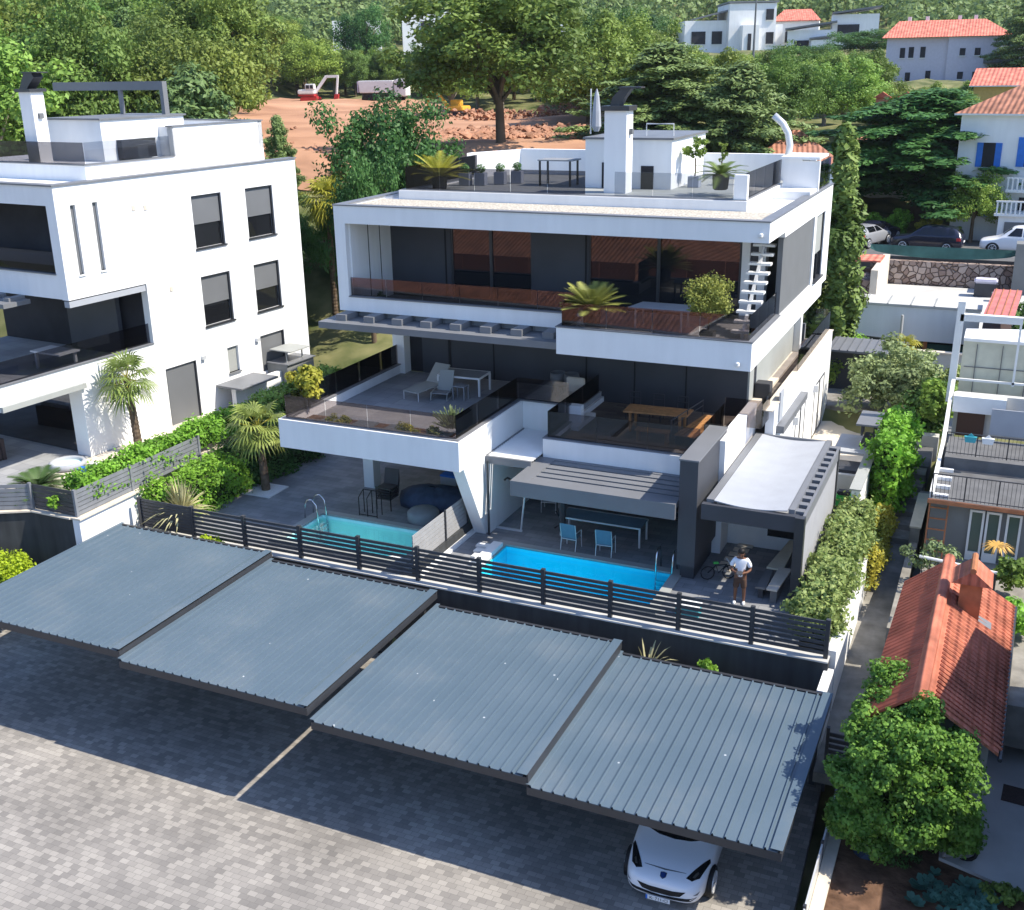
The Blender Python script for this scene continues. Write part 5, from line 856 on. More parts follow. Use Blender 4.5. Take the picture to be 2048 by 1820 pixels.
# tiled garden shed
sh = thing('tiled_shed', 'garden shed with bright red tiled gable roof beside the path', 'shed', (-.3, 27, -2.2))
part('wall', M['lightconc'], B(-1.5, .95, 23.9, 30.3, -2.4, 1.1), sh)
def slope(a, b_, c, d, th=.08): return MB().prism([a, b_, c, d], (0, 0, th))
part('roof_slope', M['tile'], slope((-1.78, 23.0, 1.15), (-.62, 23.0, 2.05), (-.50, 30.7, 2.05), (-1.62, 30.7, 1.15)), sh); part('roof_slope', M['tilex'], slope((-.62, 23.0, 2.05), (1.12, 23.0, .95), (1.30, 30.7, .95), (-.50, 30.7, 2.05)), sh)
for k in range(3): part('tile_seam', M['clay'], MB().tube([(-1.45 + k * .3, 23.0, 1.15 + .17 + k * .235), (-1.3 + k * .28, 30.7, 1.15 + .18 + k * .225)], .035, 6), sh)
part('ridge_tiles', M['tilex'], MB().tube([(-.62, 22.9, 2.1), (-.50, 30.8, 2.1)], .16, 10), sh, smooth=True); part('gutter', M['dark2'], MB().tube([(1.16, 22.9, .92), (1.36, 30.8, .92)], .05, 6), sh)
b = MB()
for k in range(38): b.tube([(-.30, 23.2 + k * .2, 1.97), (1.18 + .004 * k, 23.2 + k * .2, 1.02)], .045, 5)
part('roll_tiles', M['tilex'], b, sh)
cq = part('chimney', M['clay'], B(-.12, .42, 28.3, 28.9, 1.4, 2.6), sh); part('chimney_roof', M['tilex'], MB().prism([(-.35, 28.1, 2.6), (.15, 28.1, 3.0), (.65, 28.1, 2.6)], (0, 1.0, 0)), cq); part('soot_flashing', M['canopy'], MB().prism([(.42, 28.2, 1.45), (.75, 28.2, 1.28), (.75, 28.6, 1.28), (.42, 28.6, 1.45)], (0, 0, .12)), cq); part('chimney_ridge', M['clay'], MB().tube([(.15, 28.05, 3.02), (.15, 29.15, 3.02)], .08, 8), cq)
# balcony house
bh = thing('balcony_house', 'grey rendered house with glazed doors, wrought iron balcony and white frames', 'house', (1.5, 38, 0))
part('wall', M['greywall'], MB().box(-1.35, 8, 35.9, 36.1, 0, 2.0).box(-1.35, -1.15, 36.1, 45, -.8, 2.0), bh)
for i, x in enumerate((-.15, .35, .95)):
    dd = part('door', M['white2'], MB().box(x, x + .07, 35.8, 35.88, 0, 1.75).box(x + .38, x + .45, 35.8, 35.88, 0, 1.75).box(x + .07, x + .38, 35.8, 35.88, 1.68, 1.75).box(x + .07, x + .38, 35.8, 35.88, .0, .3), bh); part('pane', mat('green_grey_pane', (.08, .12, .10), .2, .5) if i == 0 else bpy.data.materials['green_grey_pane'], MB().box(x + .07, x + .38, 35.84, 35.86, .3, 1.68), dd)
part('balcony', M['clay'], MB().box(-1.45, 8, 35.3, 35.42, 1.98, 2.1), bh); part('balcony_floor', M['asphalt'], MB().box(-1.4, 8, 35.42, 41.0, 2.0, 2.08), bh)
def ironrail(y, z, x0, x1, par, h=.85, curve=False):
    b = MB().tube([(x0, y, z + h), (x1, y, z + h)], .022, 6).tube([(x0, y, z + .08), (x1, y, z + .08)], .015, 5); n = int((x1 - x0) / .12)
    for i in range(n + 1): b.bar((x0 + (x1 - x0) * i / n, y, z + .02), (x0 + (x1 - x0) * i / n, y, z + h), .012 if i % 8 else .04)
    return part('iron_railing', M['dark2'], b, par)
ironrail(35.45, 2.1, -1.35, 5, bh); ironrail(38.6, 2.6, -1.2, 5, bh, .8); part('upper_step', M['asphalt'], MB().box(-1.2, 8, 38.6, 41, 2.08, 2.5), bh)
part('balcony_side', M['white2'], MB().prism([(-1.42, 35.5, 2.08), (-1.42, 41.5, 2.08), (-1.42, 43.5, 4.0), (-1.42, 42.8, 4.05), (-1.42, 40.0, 2.5), (-1.42, 35.5, 2.3)], (.12, 0, 0)), bh)
for k in range(4): part('shelf_bracket', M['white2'], B(-1.3, -.85, 35.6 + k * .85, 35.75 + k * .85, 2.082 + .002 * k, 2.2), bh)
part('upper_house_wall', M['lightconc'], MB().box(-1.2, 8, 42.6, 42.9, 2.1, 3.7), bh); part('doorway', mat('brown_door', (.07, .035, .025), .6), B(-1.05, -.1, 42.5, 42.6, 2.1, 3.3), bh); part('hanging_sheet', M['fabric'], MB().box(.1, 3, 40.9, 40.95, 2.75, 3.7), bh); part('appliance_box', M['white2'], MB().box(-1.25, .55, 42.0, 42.6, 3.15, 3.75), bh)
part('translucent_panels', mat('cream_panels', (.52, .52, .42), .4, .4, var=.08), MB().box(-1.2, 8, 44.4, 44.5, 3.0, 5.3), bh); part('flat_white_roof', M['white'], MB().prism([(-1.2, 44.3, 5.3), (8, 44.3, 5.3), (8, 48, 5.4), (-1.2, 45.5, 5.4)], (0, 0, .12)), bh)
for a, c in (((-1.45, 43.9, 3.0), (-1.4, 43.9, 6.9)), ((-1.4, 43.9, 6.3), (.75, 43.9, 6.3)), ((.7, 43.9, 3.8), (.7, 43.9, 6.2)), ((-1.3, 43.9, 3.9), (5, 43.9, 3.9))): part('white_frame', M['white2'], MB().bar(a, c, .26 if c[2] > 6.8 or a[2] > 6.2 else .08), bh)
b = MB()
for k in range(7): b.bar((-.7 + k * .9, 44.36, 3.1), (-.7 + k * .9, 44.36, 5.2), .03)
b.bar((-1.1, 44.36, 4.3), (5, 44.36, 4.3), .03); part('glazing_bars', M['shutter'], b, bh)
for x, m, lab in ((-.45, 'teal', 'small teal planter box hung on the upper balcony rail'), (.1, 'white2', 'small white planter box hung on the upper balcony rail')):
    t = thing('rail_planter', lab, 'planter', (x, 38.5, 3.15)); lpart('box', m, MB().prism([(-.16, -.06, .0), (.16, -.06, .0), (.2, -.06, .2), (-.2, -.06, .2)], (0, .12, 0)), t); lpart('hook', m, MB().prism([(-.12, 0, .2), (0, 0, .32), (.12, 0, .2)], (0, .02, 0)), t)
t = thing('leaning_ladder', 'red brown wooden ladder against the balcony house wall', 'ladder', (-1.1, 35.6, 0)); 
for x in (-.28, .28): lpart('rail', 'clay', MB().bar((x, -.25, 0), (x, .15, 1.9), .05), t)
for k in range(5): lpart('rung', 'clay', MB().bar((-.28, -.2 + k * .075, .3 + k * .35), (.28, -.2 + k * .075, .3 + k * .35), .04), t)
t = thing('terrace_rail', 'white topped balustrade with dark spindles behind the tiled shed', 'balustrade', (-.3, 33.2, 0)); lpart('top_rail', 'white2', MB().tube([(-1.1, .1, .95), (1.15, -.3, .95)], .05, 8), t)
for k in range(10): lpart('spindle', 'dark2', MB().bar((-1.0 + k * .23, .08 - k * .04, 0), (-1.0 + k * .23, .08 - k * .04, .93), .03 if k != 9 else .1), t)
bush('climbing_rose', 'sparse climbing rose along the white topped balustrade', (-1.0, 33.9, .35), .8, 'lf_olive', .10, 700, 52, 'plant', .6, sx=1.7)
t = thing('dry_palm_head', 'drooping straw yellow palm leaf by the glazed doors', 'plant', (.75, 34.2, 1.0)); b = MB(); 
for k in range(6): frond_fan(b, (0, 0, .3), (math.cos(k), math.sin(k), .1), .55, 9, .7, .3, k)
lpart('leaf', 'lf_straw', b, t); bush('corner_shrub', 'green shrub at the right edge beside the dry palm leaf', (1.25, 33.4, .3), .7, 'lf_light', .12, 1500, 53, flat=.9); bush('vine_behind_shed', 'bright vine leaves behind the right corner of the tiled shed', (1.45, 31.0, .1), .8, 'lf_hedge', .13, 1900, 54, flat=.6, sx=.9); bush('shed_corner_plant', 'leafy tuft at the rear left corner of the tiled shed', (-1.35, 31.2, .6), .36, 'lf_light', .1, 350, 55, flat=.5)
t = thing('motor_scooter', 'covered grey scooter in the narrow yard beyond the shed roof', 'scooter', (1.95, 28.6, -1.7)); lpart('cover', 'shutter', B(-.25, .3, -.8, .8, .3, 1.1), t, bevel=.15); lpart('wheel', 'black', MB().tube([(0, -.7 + .28 * math.cos(a * .5236), .3 + .28 * math.sin(a * .5236)) for a in range(13)], .06, 6), t)
# overgrown tree mass in front of the shed
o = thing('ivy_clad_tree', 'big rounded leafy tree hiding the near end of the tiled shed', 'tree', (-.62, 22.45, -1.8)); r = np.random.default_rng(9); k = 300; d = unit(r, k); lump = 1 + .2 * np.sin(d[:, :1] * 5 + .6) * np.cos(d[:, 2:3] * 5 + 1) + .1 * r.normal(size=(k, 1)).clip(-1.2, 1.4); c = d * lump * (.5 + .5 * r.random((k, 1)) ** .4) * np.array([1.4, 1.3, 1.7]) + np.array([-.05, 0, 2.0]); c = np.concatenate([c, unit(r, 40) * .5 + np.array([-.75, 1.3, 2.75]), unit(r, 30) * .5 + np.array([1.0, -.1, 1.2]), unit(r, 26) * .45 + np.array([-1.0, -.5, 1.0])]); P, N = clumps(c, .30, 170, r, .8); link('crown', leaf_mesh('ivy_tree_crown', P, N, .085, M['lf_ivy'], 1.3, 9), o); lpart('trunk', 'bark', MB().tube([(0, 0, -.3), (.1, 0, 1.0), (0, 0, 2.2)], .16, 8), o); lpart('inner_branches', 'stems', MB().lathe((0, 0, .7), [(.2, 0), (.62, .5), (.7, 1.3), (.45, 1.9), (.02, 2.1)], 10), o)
bush('ivy_tuft', 'ivy creeping up the left slope of the tiled shed roof', (-1.3, 24.5, .45), .85, 'lf_ivy', .09, 5200, 56, 'ivy', 1.0)
# corner wall with pale panels
cw = thing('panel_fence', 'pale sheet metal panels stepping along the garden wall by the carport', 'fence', (-2.2, 20, -2.8))
for i, (y0, y1) in enumerate(((15.0, 17.0), (17.1, 19.2), (19.3, 21.4), (21.5, 23.4))):
    part('panel', M['alu'], MB().box(-2.25, -2.21, y0, y1, -2.0, -1.25), cw); part('post', M['dark2'], B(-2.27, -2.2, y1 + .01, y1 + .09, -2.2, -1.2), cw)
pw = part('garden_wall_low', M['beige'], MB().box(-2.2, -1.92, 8, 23.6, -3.4, -1.7), None); tag(pw, 'cream low garden wall behind the pale panels', 'wall')
gt = thing('slatted_gate', 'small black slatted gate between rightmost carport and leafy tree', 'gate', (-2.3, 25.4, -2.8)); 
for k in range(8): part('slat', M['fence'], B(-2.72, -1.95, 25.4, 25.43, -2.2 + k * .17, -2.09 + k * .17), gt)
part('post', M['fence'], B(-1.95, -1.87, 25.36, 25.46, -2.7, -.75), gt); part('post', M['fence'], B(-2.8, -2.72, 25.36, 25.46, -2.7, -.75), gt)
for i in range(3):
    p = atz(1768 - 16 * i, 1716 - 26 * i, -1.75); q = at(1706 + 5 * i, 1574 + 5 * i, 23.0) - p; t = thing('leaning_tube', ('longest of the three white tubes leaning on the leafy tree', 'middle white tube leaning on the leafy tree', 'shortest white tube leaning on the leafy tree')[i], 'tube', p, 0, 'white tubes leaning on the leafy tree'); lpart('tube', 'alu', MB().tube([(0, 0, 0), q], .022, 8), t)
t = thing('wheelbarrow', 'grey green wheelbarrow tipped against the edge of the concrete yard', 'wheelbarrow', atz(1912, 1712, -1.7), R(10)); lpart('tray', 'teal' if 0 else 'sling', MB().prism([(-.3, -.3, .15), (-.12, -.45, .62), (-.12, .45, .62), (-.3, .3, .15)], (-.05, 0, .02)).prism([(-.3, -.3, .15), (-.12, -.45, .62), (.1, -.3, .2)], (0, .02, 0)), t)
lpart('wheel', 'black', MB().tube([(.2 + .2 * math.cos(a * .5236), -.1, .22 + .2 * math.sin(a * .5236)) for a in range(13)], .045, 8), t); lpart('rim', 'shutter', MB().tube([(.2, -.14, .22), (.2, -.06, .22)], .1, 10), t); lpart('handle', 'sling', MB().tube([(-.15, .3, .5), (.35, .45, .75), (.55, .3, .8)], .018, 6), t); lpart('handle', 'sling', MB().tube([(-.1, -.2, .5), (.4, .1, .5), (.6, 0, .5)], .018, 6), t)
t = thing('patterned_mat', 'dark patterned outdoor mat at the right edge of the yard', 'mat', atz(2035, 1592, -1.69), R(-4)); lpart('mat', 'wicker', B(-.35, .9, -.35, .35, 0, .015), t)
b = MB(); rr = random.Random(8); 
o = thing('cabbage_patch', 'blue green cabbages growing in the bottom right soil', 'vegetables', (.55, 21.5, -1.78))
for i in range(60):
    x = rr.uniform(-.8, 1.0); y = rr.uniform(-.9, .45) - x * .15; R0 = rr.uniform(.13, .2)
    for k in range(7):
        a = k * .9 + rr.random(); p = Vector((x, y, .06)); d = Vector((math.cos(a), math.sin(a), .55)); s = Vector((-math.sin(a), math.cos(a), 0)); b.add([p, p + d * R0 * .6 - s * R0 * .45, p + d * R0 * 1.1 - s * R0 * .2, p + d * R0 * 1.15 + s * R0 * .2, p + d * R0 * .6 + s * R0 * .45], [(0, 1, 2, 3, 4)])
lpart('leaves', 'lf_cab', b, o); bush('low_weeds', 'low dark weeds along the edge of the concrete yard', (1.5, 21.75, -1.75), .4, 'lf_mid', .07, 1400, 57, 'weeds', .4, sx=1.6); bush('soil_weeds', 'thin weeds on the soil below the leaning tubes', (-.6, 22.3, -1.78), .5, 'lf_dark', .06, 700, 58, 'weeds', .3)
t = thing('blue_cover', 'dark blue plastic sheet heaped on the soil beside the leaning tubes', 'cover', atz(1735, 1690, -1.78)); b = MB(); rr = random.Random(4); b.lathe((0, 0, 0), [(.5, 0), (.45, .15), (.25, .3), (.02, .33)], 14, .8, 1.1); b.v = [(x + rr.uniform(-.06, .06), y + rr.uniform(-.06, .06), max(0, z + rr.uniform(-.05, .05))) for x, y, z in b.v]; lpart('sheet', 'tarp', b, t)
t = thing('wood_edging', 'weathered board standing on edge beside the wheelbarrow', 'board', atz(1890, 1690, -1.75)); lpart('board', 'bark', B(-.03, .03, -.55, .75, 0, .4), t)

o = thing('plain_house', 'plain grey house just beyond the right edge whose shadow falls across the shed roof', 'house', (5, 21, -2)); lpart('wall', 'greywall', MB().prism([(-2.35, 7.2, -1), (-2.35, 7.2, 6.4), (-2.35, 2.4, 7.6), (-2.35, 2.2, 4.6), (-2.35, -7, 4.2), (-2.35, -7, -1)], (6, 0, 0)), o)
# ================================================================== cars
def loft(secs, par, m, name='body', sub=2):
    """secs: (y, halfwidth, z0, z_belt, z_top, half_top); symmetric about x"""
    b = []; f = []; n = 13
    for (y, w, z0, zb, zt, wt) in secs:
        h = [(0, z0), (w * .8, z0), (w * .97, z0 + .08), (w, (z0 + zb) / 2), (w * .97, zb - .03), (max(wt, w * .9) if zt - zb < .12 else w * .93, zb), (wt, zt - .03 if zt - zb > .12 else zt - .02), (wt * .55, zt), (0, zt + .01)]
        b += [(x, y, z) for x, z in h] + [(-x, y, z) for x, z in h[-2:0:-1]]
    n = 16; k = len(secs)
    for i in range(k - 1):
        for j in range(n): f.append((i * n + j, i * n + (j + 1) % n, (i + 1) * n + (j + 1) % n, (i + 1) * n + j))
    f += [tuple(range(n)), tuple(range((k - 1) * n, k * n))[::-1]]
    mb = MB().add(b, f); o = mb.build(name, m, par, smooth=True, local=True)
    md = o.modifiers.new('smooth', 'SUBSURF'); md.levels = md.render_levels = sub
    return o
def patch(name, m, body, poly, par, mode='front', y=0, off=.006, rings=7, flip=False, thick=0):
    """a surface patch laid on the body: polygon (x,z) seen from the front, or (x,y) seen from above"""
    bpy.context.view_layer.update(); dg = bpy.context.evaluated_depsgraph_get(); t = BVHTree.FromObject(body, dg)
    D = []; n = len(poly)
    for i in range(n):
        a = Vector(poly[i]); c = Vector(poly[(i + 1) % n])
        for q in range(4): D.append(a + (c - a) * q / 4)
    cx = sum((p for p in D), Vector((0, 0))) / len(D); vs = []; fs = []; n = len(D)
    for r_ in range(rings + 1):
        for p in D:
            q = cx + (p - cx) * (1 - r_ / rings if r_ < rings else 0.001)
            if mode == 'front': o = Vector((q.x, -6, q.y)); d = Vector((0, 1, 0))
            elif mode == 'top': o = Vector((q.x, q.y, 6)); d = Vector((0, 0, -1))
            else: s = 1 if mode == 'right' else -1; o = Vector((6 * s, q.x, q.y)); d = Vector((-s, 0, 0))
            h = t.ray_cast(o, d)
            if h[0] is None: h = (o + d * 6, -d)
            vs.append(h[0] + h[1] * off if h[1].dot(d) < 0 else h[0] - h[1] * off)
    for r_ in range(rings):
        for i in range(n): fs.append((r_ * n + i, r_ * n + (i + 1) % n, (r_ + 1) * n + (i + 1) % n, (r_ + 1) * n + i))
    return MB().add(vs, fs).build(name, m, par, smooth=True, local=True)
def wheel(x, y, r, w, par, side):
    o = lpart('wheel', 'black', MB().tube([(x - w / 2, y, r), (x + w / 2, y, r)], r, 24), par, smooth=False)
    s = x + side * (w / 2 + .004); b = MB().tube([(s - .01 * side, y, r), (s + .006 * side, y, r)], r * .2, 10)
    for k in range(7):
        a = k * .8976; b.bar((s, y + .1 * r * math.cos(a), r + .1 * r * math.sin(a)), (s, y + .66 * r * math.cos(a), r + .66 * r * math.sin(a)), .02, .055, up=(1, 0, 0))
    b.tube([(s, y + .68 * r * math.cos(k * .2618), r + .68 * r * math.sin(k * .2618)) for k in range(25)], .022, 6)
    lpart('rim', 'alu', b, o); return o
car = thing('parked_coupe', 'white coupe with dark badge parked half under the rightmost carport', 'car', (-5.47, 19.70, zp(-5.4)), R(1.5)); car.scale = (1.09, 1.09, 1.09)
# front of the car at y = 0, length 4.28
S1 = [(.02, .50, .28, .48, .56, .42), (.08, .68, .20, .54, .64, .56), (.22, .80, .17, .61, .71, .66), (.50, .875, .17, .70, .79, .72), (.85, .905, .18, .78, .86, .75), (1.10, .92, .18, .84, .92, .75), (1.30, .92, .18, .88, 1.0, .70), (1.7, .92, .18, .92, 1.22, .63), (2.2, .92, .18, .93, 1.34, .59), (2.9, .93, .18, .95, 1.34, .58), (3.5, .93, .19, .96, 1.22, .56), (3.95, .88, .22, .95, 1.02, .56), (4.22, .78, .30, .88, .93, .5)]
cb = loft(S1, car, M['carwhite'])
patch('windscreen', M['glassdark'], cb, [(-.70, 1.40), (-.60, 1.24), (-.35, 1.14), (0, 1.10), (.35, 1.14), (.60, 1.24), (.70, 1.40), (.60, 2.0), (0, 2.1), (-.60, 2.0)], car, 'top', off=.012)
patch('grille', M['black'], cb, [(-.52, .53), (-.25, .50), (.25, .50), (.52, .53), (.40, .40), (.2, .365), (-.2, .365), (-.40, .40)], car)
patch('lower_intake', M['black'], cb, [(-.74, .40), (-.5, .335), (0, .325), (.5, .335), (.74, .40), (.62, .31), (.3, .285), (-.3, .285), (-.62, .31)], car)
for s in (-1, 1):
    hl = patch('headlight', M['glassdark'], cb, [(s * .47, .26), (s * .60, .24), (s * .73, .38), (s * .85, .86), (s * .82, .92), (s * .68, .66), (s * .55, .42)], car, 'top', off=.008)
    patch('lamp', M['chrome'], cb, [(s * .59, .32), (s * .64, .32), (s * .70, .46), (s * .67, .49)], hl, 'top', off=.012) if 0 else patch('lamp', M['chrome'], cb, [(s * .59, .32), (s * .64, .32), (s * .70, .46), (s * .67, .49)], car, 'top', off=.014)
    patch('fog_lamp', M['shutter'], cb, [(s * .66, .46), (s * .78, .50), (s * .74, .44)], car)
    for y in (.82, 3.42): wheel(s * .85, y, .33, .2, car, s)
    patch('wheel_arch', M['black'], cb, [(.82 + .40 * math.cos(a * .35), .28 + .40 * math.sin(a * .35)) for a in range(10)], car, 'right' if s > 0 else 'left', off=.004)
    patch('side_window', M['glassdark'], cb, [(1.9, .98), (3.5, 1.02), (3.1, 1.24), (2.4, 1.26)], car, 'right' if s > 0 else 'left', off=.01)
    lpart('mirror', 'carwhite', MB().lathe((s * 1.02, 1.62, .98), [(.02, -.06), (.09, -.03), (.1, .03), (.02, .08)], 10), car, smooth=True)
bd = patch('badge', mat('navy_badge', (.01, .04, .16), .3, .5), cb, [(-.055, .24), (0, .255), (.055, .24), (.05, .17), (0, .135), (-.05, .17)], car, 'top', off=.012)
patch('badge_rim', M['chrome'], cb, [(-.07, .255), (0, .27), (.07, .255), (.062, .16), (0, .115), (-.062, .16)], car, 'top', off=.008)
patch('bonnet_seam', M['shutter'], cb, [(-.45, .36), (0, .31), (.45, .36), (.45, .37), (0, .32), (-.45, .37)], car, 'top', off=.005, rings=2)
npl = lpart('number_plate', 'white2', B(-.30, .22, -.055, -.04, .215, .325), car, bevel=.004); lpart('country_strip', 'blue', B(-.298, -.26, -.059, -.0555, .218, .322), npl)
def text(s, size, loc, rot, m, par, name='lettering', ext=.001):
    c = bpy.data.curves.new(name, 'FONT'); c.body = s; c.size = size; c.extrude = ext; c.align_x = 'CENTER'; c.align_y = 'CENTER'
    o = bpy.data.objects.new(name, c); COL.objects.link(o); bpy.context.view_layer.update(); me = bpy.data.meshes.new_from_object(o); bpy.data.objects.remove(o); q = bpy.data.objects.new(name, me); COL.objects.link(q)
    me.materials.clear(); me.materials.append(m); q.location = loc; q.rotation_euler = rot; q.parent = par; return q
text('K· 711-CI', .10, (-.02, -.0575, .27), (R(90), 0, 0), M['black'], npl)
def simple_car(name, label, loc, rz, m, suv=0, van=0, group=None):
    o = thing(name, label, 'car' if not van else 'van', loc, rz, group); k = 1 + .14 * suv + .2 * van; L = 4.5
    zb = .98 * (1 + .08 * suv + .1 * van); zt = 1.45 * k
    s = [(.0, .6, .3, .62, .72, .5), (.12, .82, .22, .74, .82, .62), (.6, .9, .2, .84, .92, .7), (1.15, .92, .2, .93, 1.0, .72), (1.4, .92, .2, zb, zb + .14, .68), (1.85, .92, .2, zb, zt * .96, .62), (2.4, .92, .2, zb, zt, .64), (3.6, .92, .2, zb, zt * (.98 if suv or van else .94), .63), (4.1, .91, .22, zb, zt * (.9 if suv else .97 if van else .80), .6), (4.4, .88, .26, zb * .97, zt * (.76 if not van else .93), .56), (4.5, .8, .35, .9, .98, .5)]
    b = loft(s, o, m)
    for sd in (-1, 1):
        md = 'right' if sd > 0 else 'left'; e = zt * .93
        patch('front_side_window', M['glassdark'], b, [(1.65, zb + .05), (2.5, zb + .05), (2.5, e), (2.1, e)], o, md, off=.012); patch('rear_side_window', M['glassdark'], b, [(2.6, zb + .05), (3.5, zb + .05), (3.45, e), (2.6, e)], o, md, off=.012)
        if suv or van: patch('quarter_window', M['glassdark'], b, [(3.6, zb + .06), (4.05, zb + .1), (3.9, e - .03), (3.6, e)], o, md, off=.012)
        for y in (.85, 3.6):
            patch('wheel_arch', M['black'], b, [(y + .42 * math.cos(a * .35), .28 + .42 * math.sin(a * .35)) for a in range(10)], o, md, off=.004); wheel(sd * .84, y, .34, .2, o, sd)
        patch('tail_light', mat('tail_red', (.45, .01, .01), .3) if 'tail_red' not in bpy.data.materials else bpy.data.materials['tail_red'], b, [(4.15, .78), (4.42, .78), (4.4, .95), (4.15, .98)], o, md, off=.012)
    patch('windscreen', M['glassdark'], b, [(-.62, 1.42), (.62, 1.42), (.58, 1.9), (-.58, 1.9)], o, 'top', off=.012); patch('rear_window', M['glassdark'], b, [(-.5, 4.12), (.5, 4.12), (.48, 4.4), (-.48, 4.4)], o, 'top', off=.012)
    lpart('rear_plate', 'white2', B(-.26, .26, 4.5, 4.52, .62, .73), o); return o
p = at(1905, 488, 79.6); simple_car('parked_suv', 'dark blue estate car parked side on behind the rubble stone wall', (-7.3, 77.9, 3.62), R(-96), M['cardark'], suv=1)
simple_car('parked_van', 'white family van cut off by the right edge of the picture', (-1.9, 78.3, 3.62), R(-93), M['carwhite'], van=1)
simple_car('parked_hatchback', 'dark hatchback seen from behind beside the cypress', (-7.9, 82.6, 3.62), R(160), M['cardark']); simple_car('parked_silver_car', 'silver car half hidden behind the columnar cypress', (-8.3, 80.6, 3.62), R(160), M['carsilver'])
# ================================================================== person
def skin_mesh(name, m, chains, par, sub=2):
    me = bpy.data.meshes.new(name); V = []; E = []; Rr = []
    idx = {}
    for ch in chains:
        prev = None
        for p, r_ in ch:
            key = tuple(round(c, 4) for c in p)
            if key not in idx: idx[key] = len(V); V.append(p); Rr.append(r_)
            if prev is not None: E.append((prev, idx[key]))
            prev = idx[key]
    me.from_pydata(V, E, []); me.materials.append(m); o = bpy.data.objects.new(name, me); COL.objects.link(o)
    if par: o.parent = par
    sk = o.modifiers.new('skin', 'SKIN'); sk.use_smooth_shade = True; sb = o.modifiers.new('sub', 'SUBSURF'); sb.levels = sb.render_levels = sub
    for v, r_ in zip(me.skin_vertices[0].data, Rr): v.radius = (r_, r_) if not hasattr(r_, '__len__') else r_
    me.skin_vertices[0].data[0].use_root = True
    return o
pe = thing('person', 'person in white t-shirt with brown shorts looking down at a dark remote in both hands', 'person', (-6.2, 29.95, 0), R(8))
pel = (0, 0, .95); ch = (0, -.0, 1.38); nk = (0, -.03, 1.50); hd = (0, -.10, 1.66)
body = [[(pel, .14), ((0, 0, 1.15), .14), (ch, .15), (nk, .06), ((0, -.07, 1.58), .075), (hd, .095), ((0, -.085, 1.76), .07)]]
for s in (-1, 1):
    body.append([(pel, .14), ((s * .10, 0, .88), .105), ((s * .12, -.02, .50), .065), ((s * .13, .03, .28), .056), ((s * .13, .02, .08), .04), ((s * .14, -.05, .035), .04), ((s * .15, -.15, .025), .03)])
    body.append([(ch, .15), ((s * .17, 0, 1.43), .07), ((s * .25, .0, 1.30), .055), ((s * .29, -.05, 1.14), .045), ((s * .20, -.22, 1.13), .036), ((s * .10, -.34, 1.15), .028), ((s * .075, -.39, 1.16), .034)])
    hx, hy, hz = s * .075, -.39, 1.16
    for q in range(4): body.append([((hx, hy, hz), .034), ((hx - s * .012 * (q - 1), hy - .045, hz + .012 - q * .014), .0095), ((hx - s * (.02 + .012 * (q - 1)), hy - .075, hz - q * .014), .0088), ((hx - s * (.045 + .01 * (q - 1)), hy - .08, hz - .02 - q * .012), .008)])
    body.append([((hx, hy, hz), .034), ((hx - s * .035, hy + .01, hz + .03), .011), ((hx - s * .06, hy - .015, hz + .035), .0095)])
skin_mesh('body', M['skin'], body, pe)
shirt = [[((0, 0, .86), (.17, .14)), ((0, 0, 1.0), (.175, .14)), ((0, 0, 1.18), (.175, .145)), ((0, 0, 1.36), (.17, .14)), ((0, -.01, 1.46), .085)]]
for s in (-1, 1): shirt.append([((0, 0, 1.36), (.17, .14)), ((s * .17, 0, 1.43), .088), ((s * .245, 0, 1.32), .08), ((s * .28, -.03, 1.19), .078)])
skin_mesh('shirt', M['shirt'], shirt, pe)
sho = [[((0, 0, .93), (.165, .135)), ((0, 0, .84), (.16, .13))]]
for s in (-1, 1): sho.append([((0, 0, .84), (.16, .13)), ((s * .10, 0, .74), .112), ((s * .12, -.01, .48), .092)])
skin_mesh('shorts', M['trousers'], sho, pe)
hr = MB().lathe((0, -.075, 1.69), [(.085, -.03), (.103, .02), (.1, .075), (.075, .115), (.03, .135), (.002, .138)], 14); lpart('hair', 'hair', hr, pe, smooth=True)
lpart('ear', 'skin', MB().lathe((-.095, -.09, 1.655), [(.003, -.03), (.018, 0), (.003, .03)], 8), pe, smooth=True); lpart('ear', 'skin', MB().lathe((.095, -.09, 1.655), [(.003, -.03), (.018, 0), (.003, .03)], 8), pe, smooth=True); lpart('nose', 'skin', MB().prism([(-.012, -.19, 1.64), (.012, -.19, 1.64), (.0, -.215, 1.635), ], (0, .01, .035)), pe)
for s in (-1, 1): lpart('eye', 'black', MB().lathe((s * .035, -.185, 1.672), [(.002, -.008), (.010, 0), (.002, .008)], 8), pe); lpart('shoe', 'white2', MB().lathe((s * .14, -.06, 0), [(.045, 0), (.052, .03), (.04, .07), (.01, .08)], 12, 1, 2.4), pe, smooth=True)
lpart('mouth', 'clay', B(-.022, .022, -.197, -.19, 1.603, 1.61), pe)
t = thing('remote_controller', 'dark handheld remote controller held in both hands', 'remote', (-6.2, 29.95, 0), R(8)); lpart('body', 'potd', MB().prism([(-.09, -.50, 1.15), (.09, -.50, 1.15), (.09, -.40, 1.21), (-.09, -.40, 1.21)], (0, .01, .025)), t, bevel=.006)
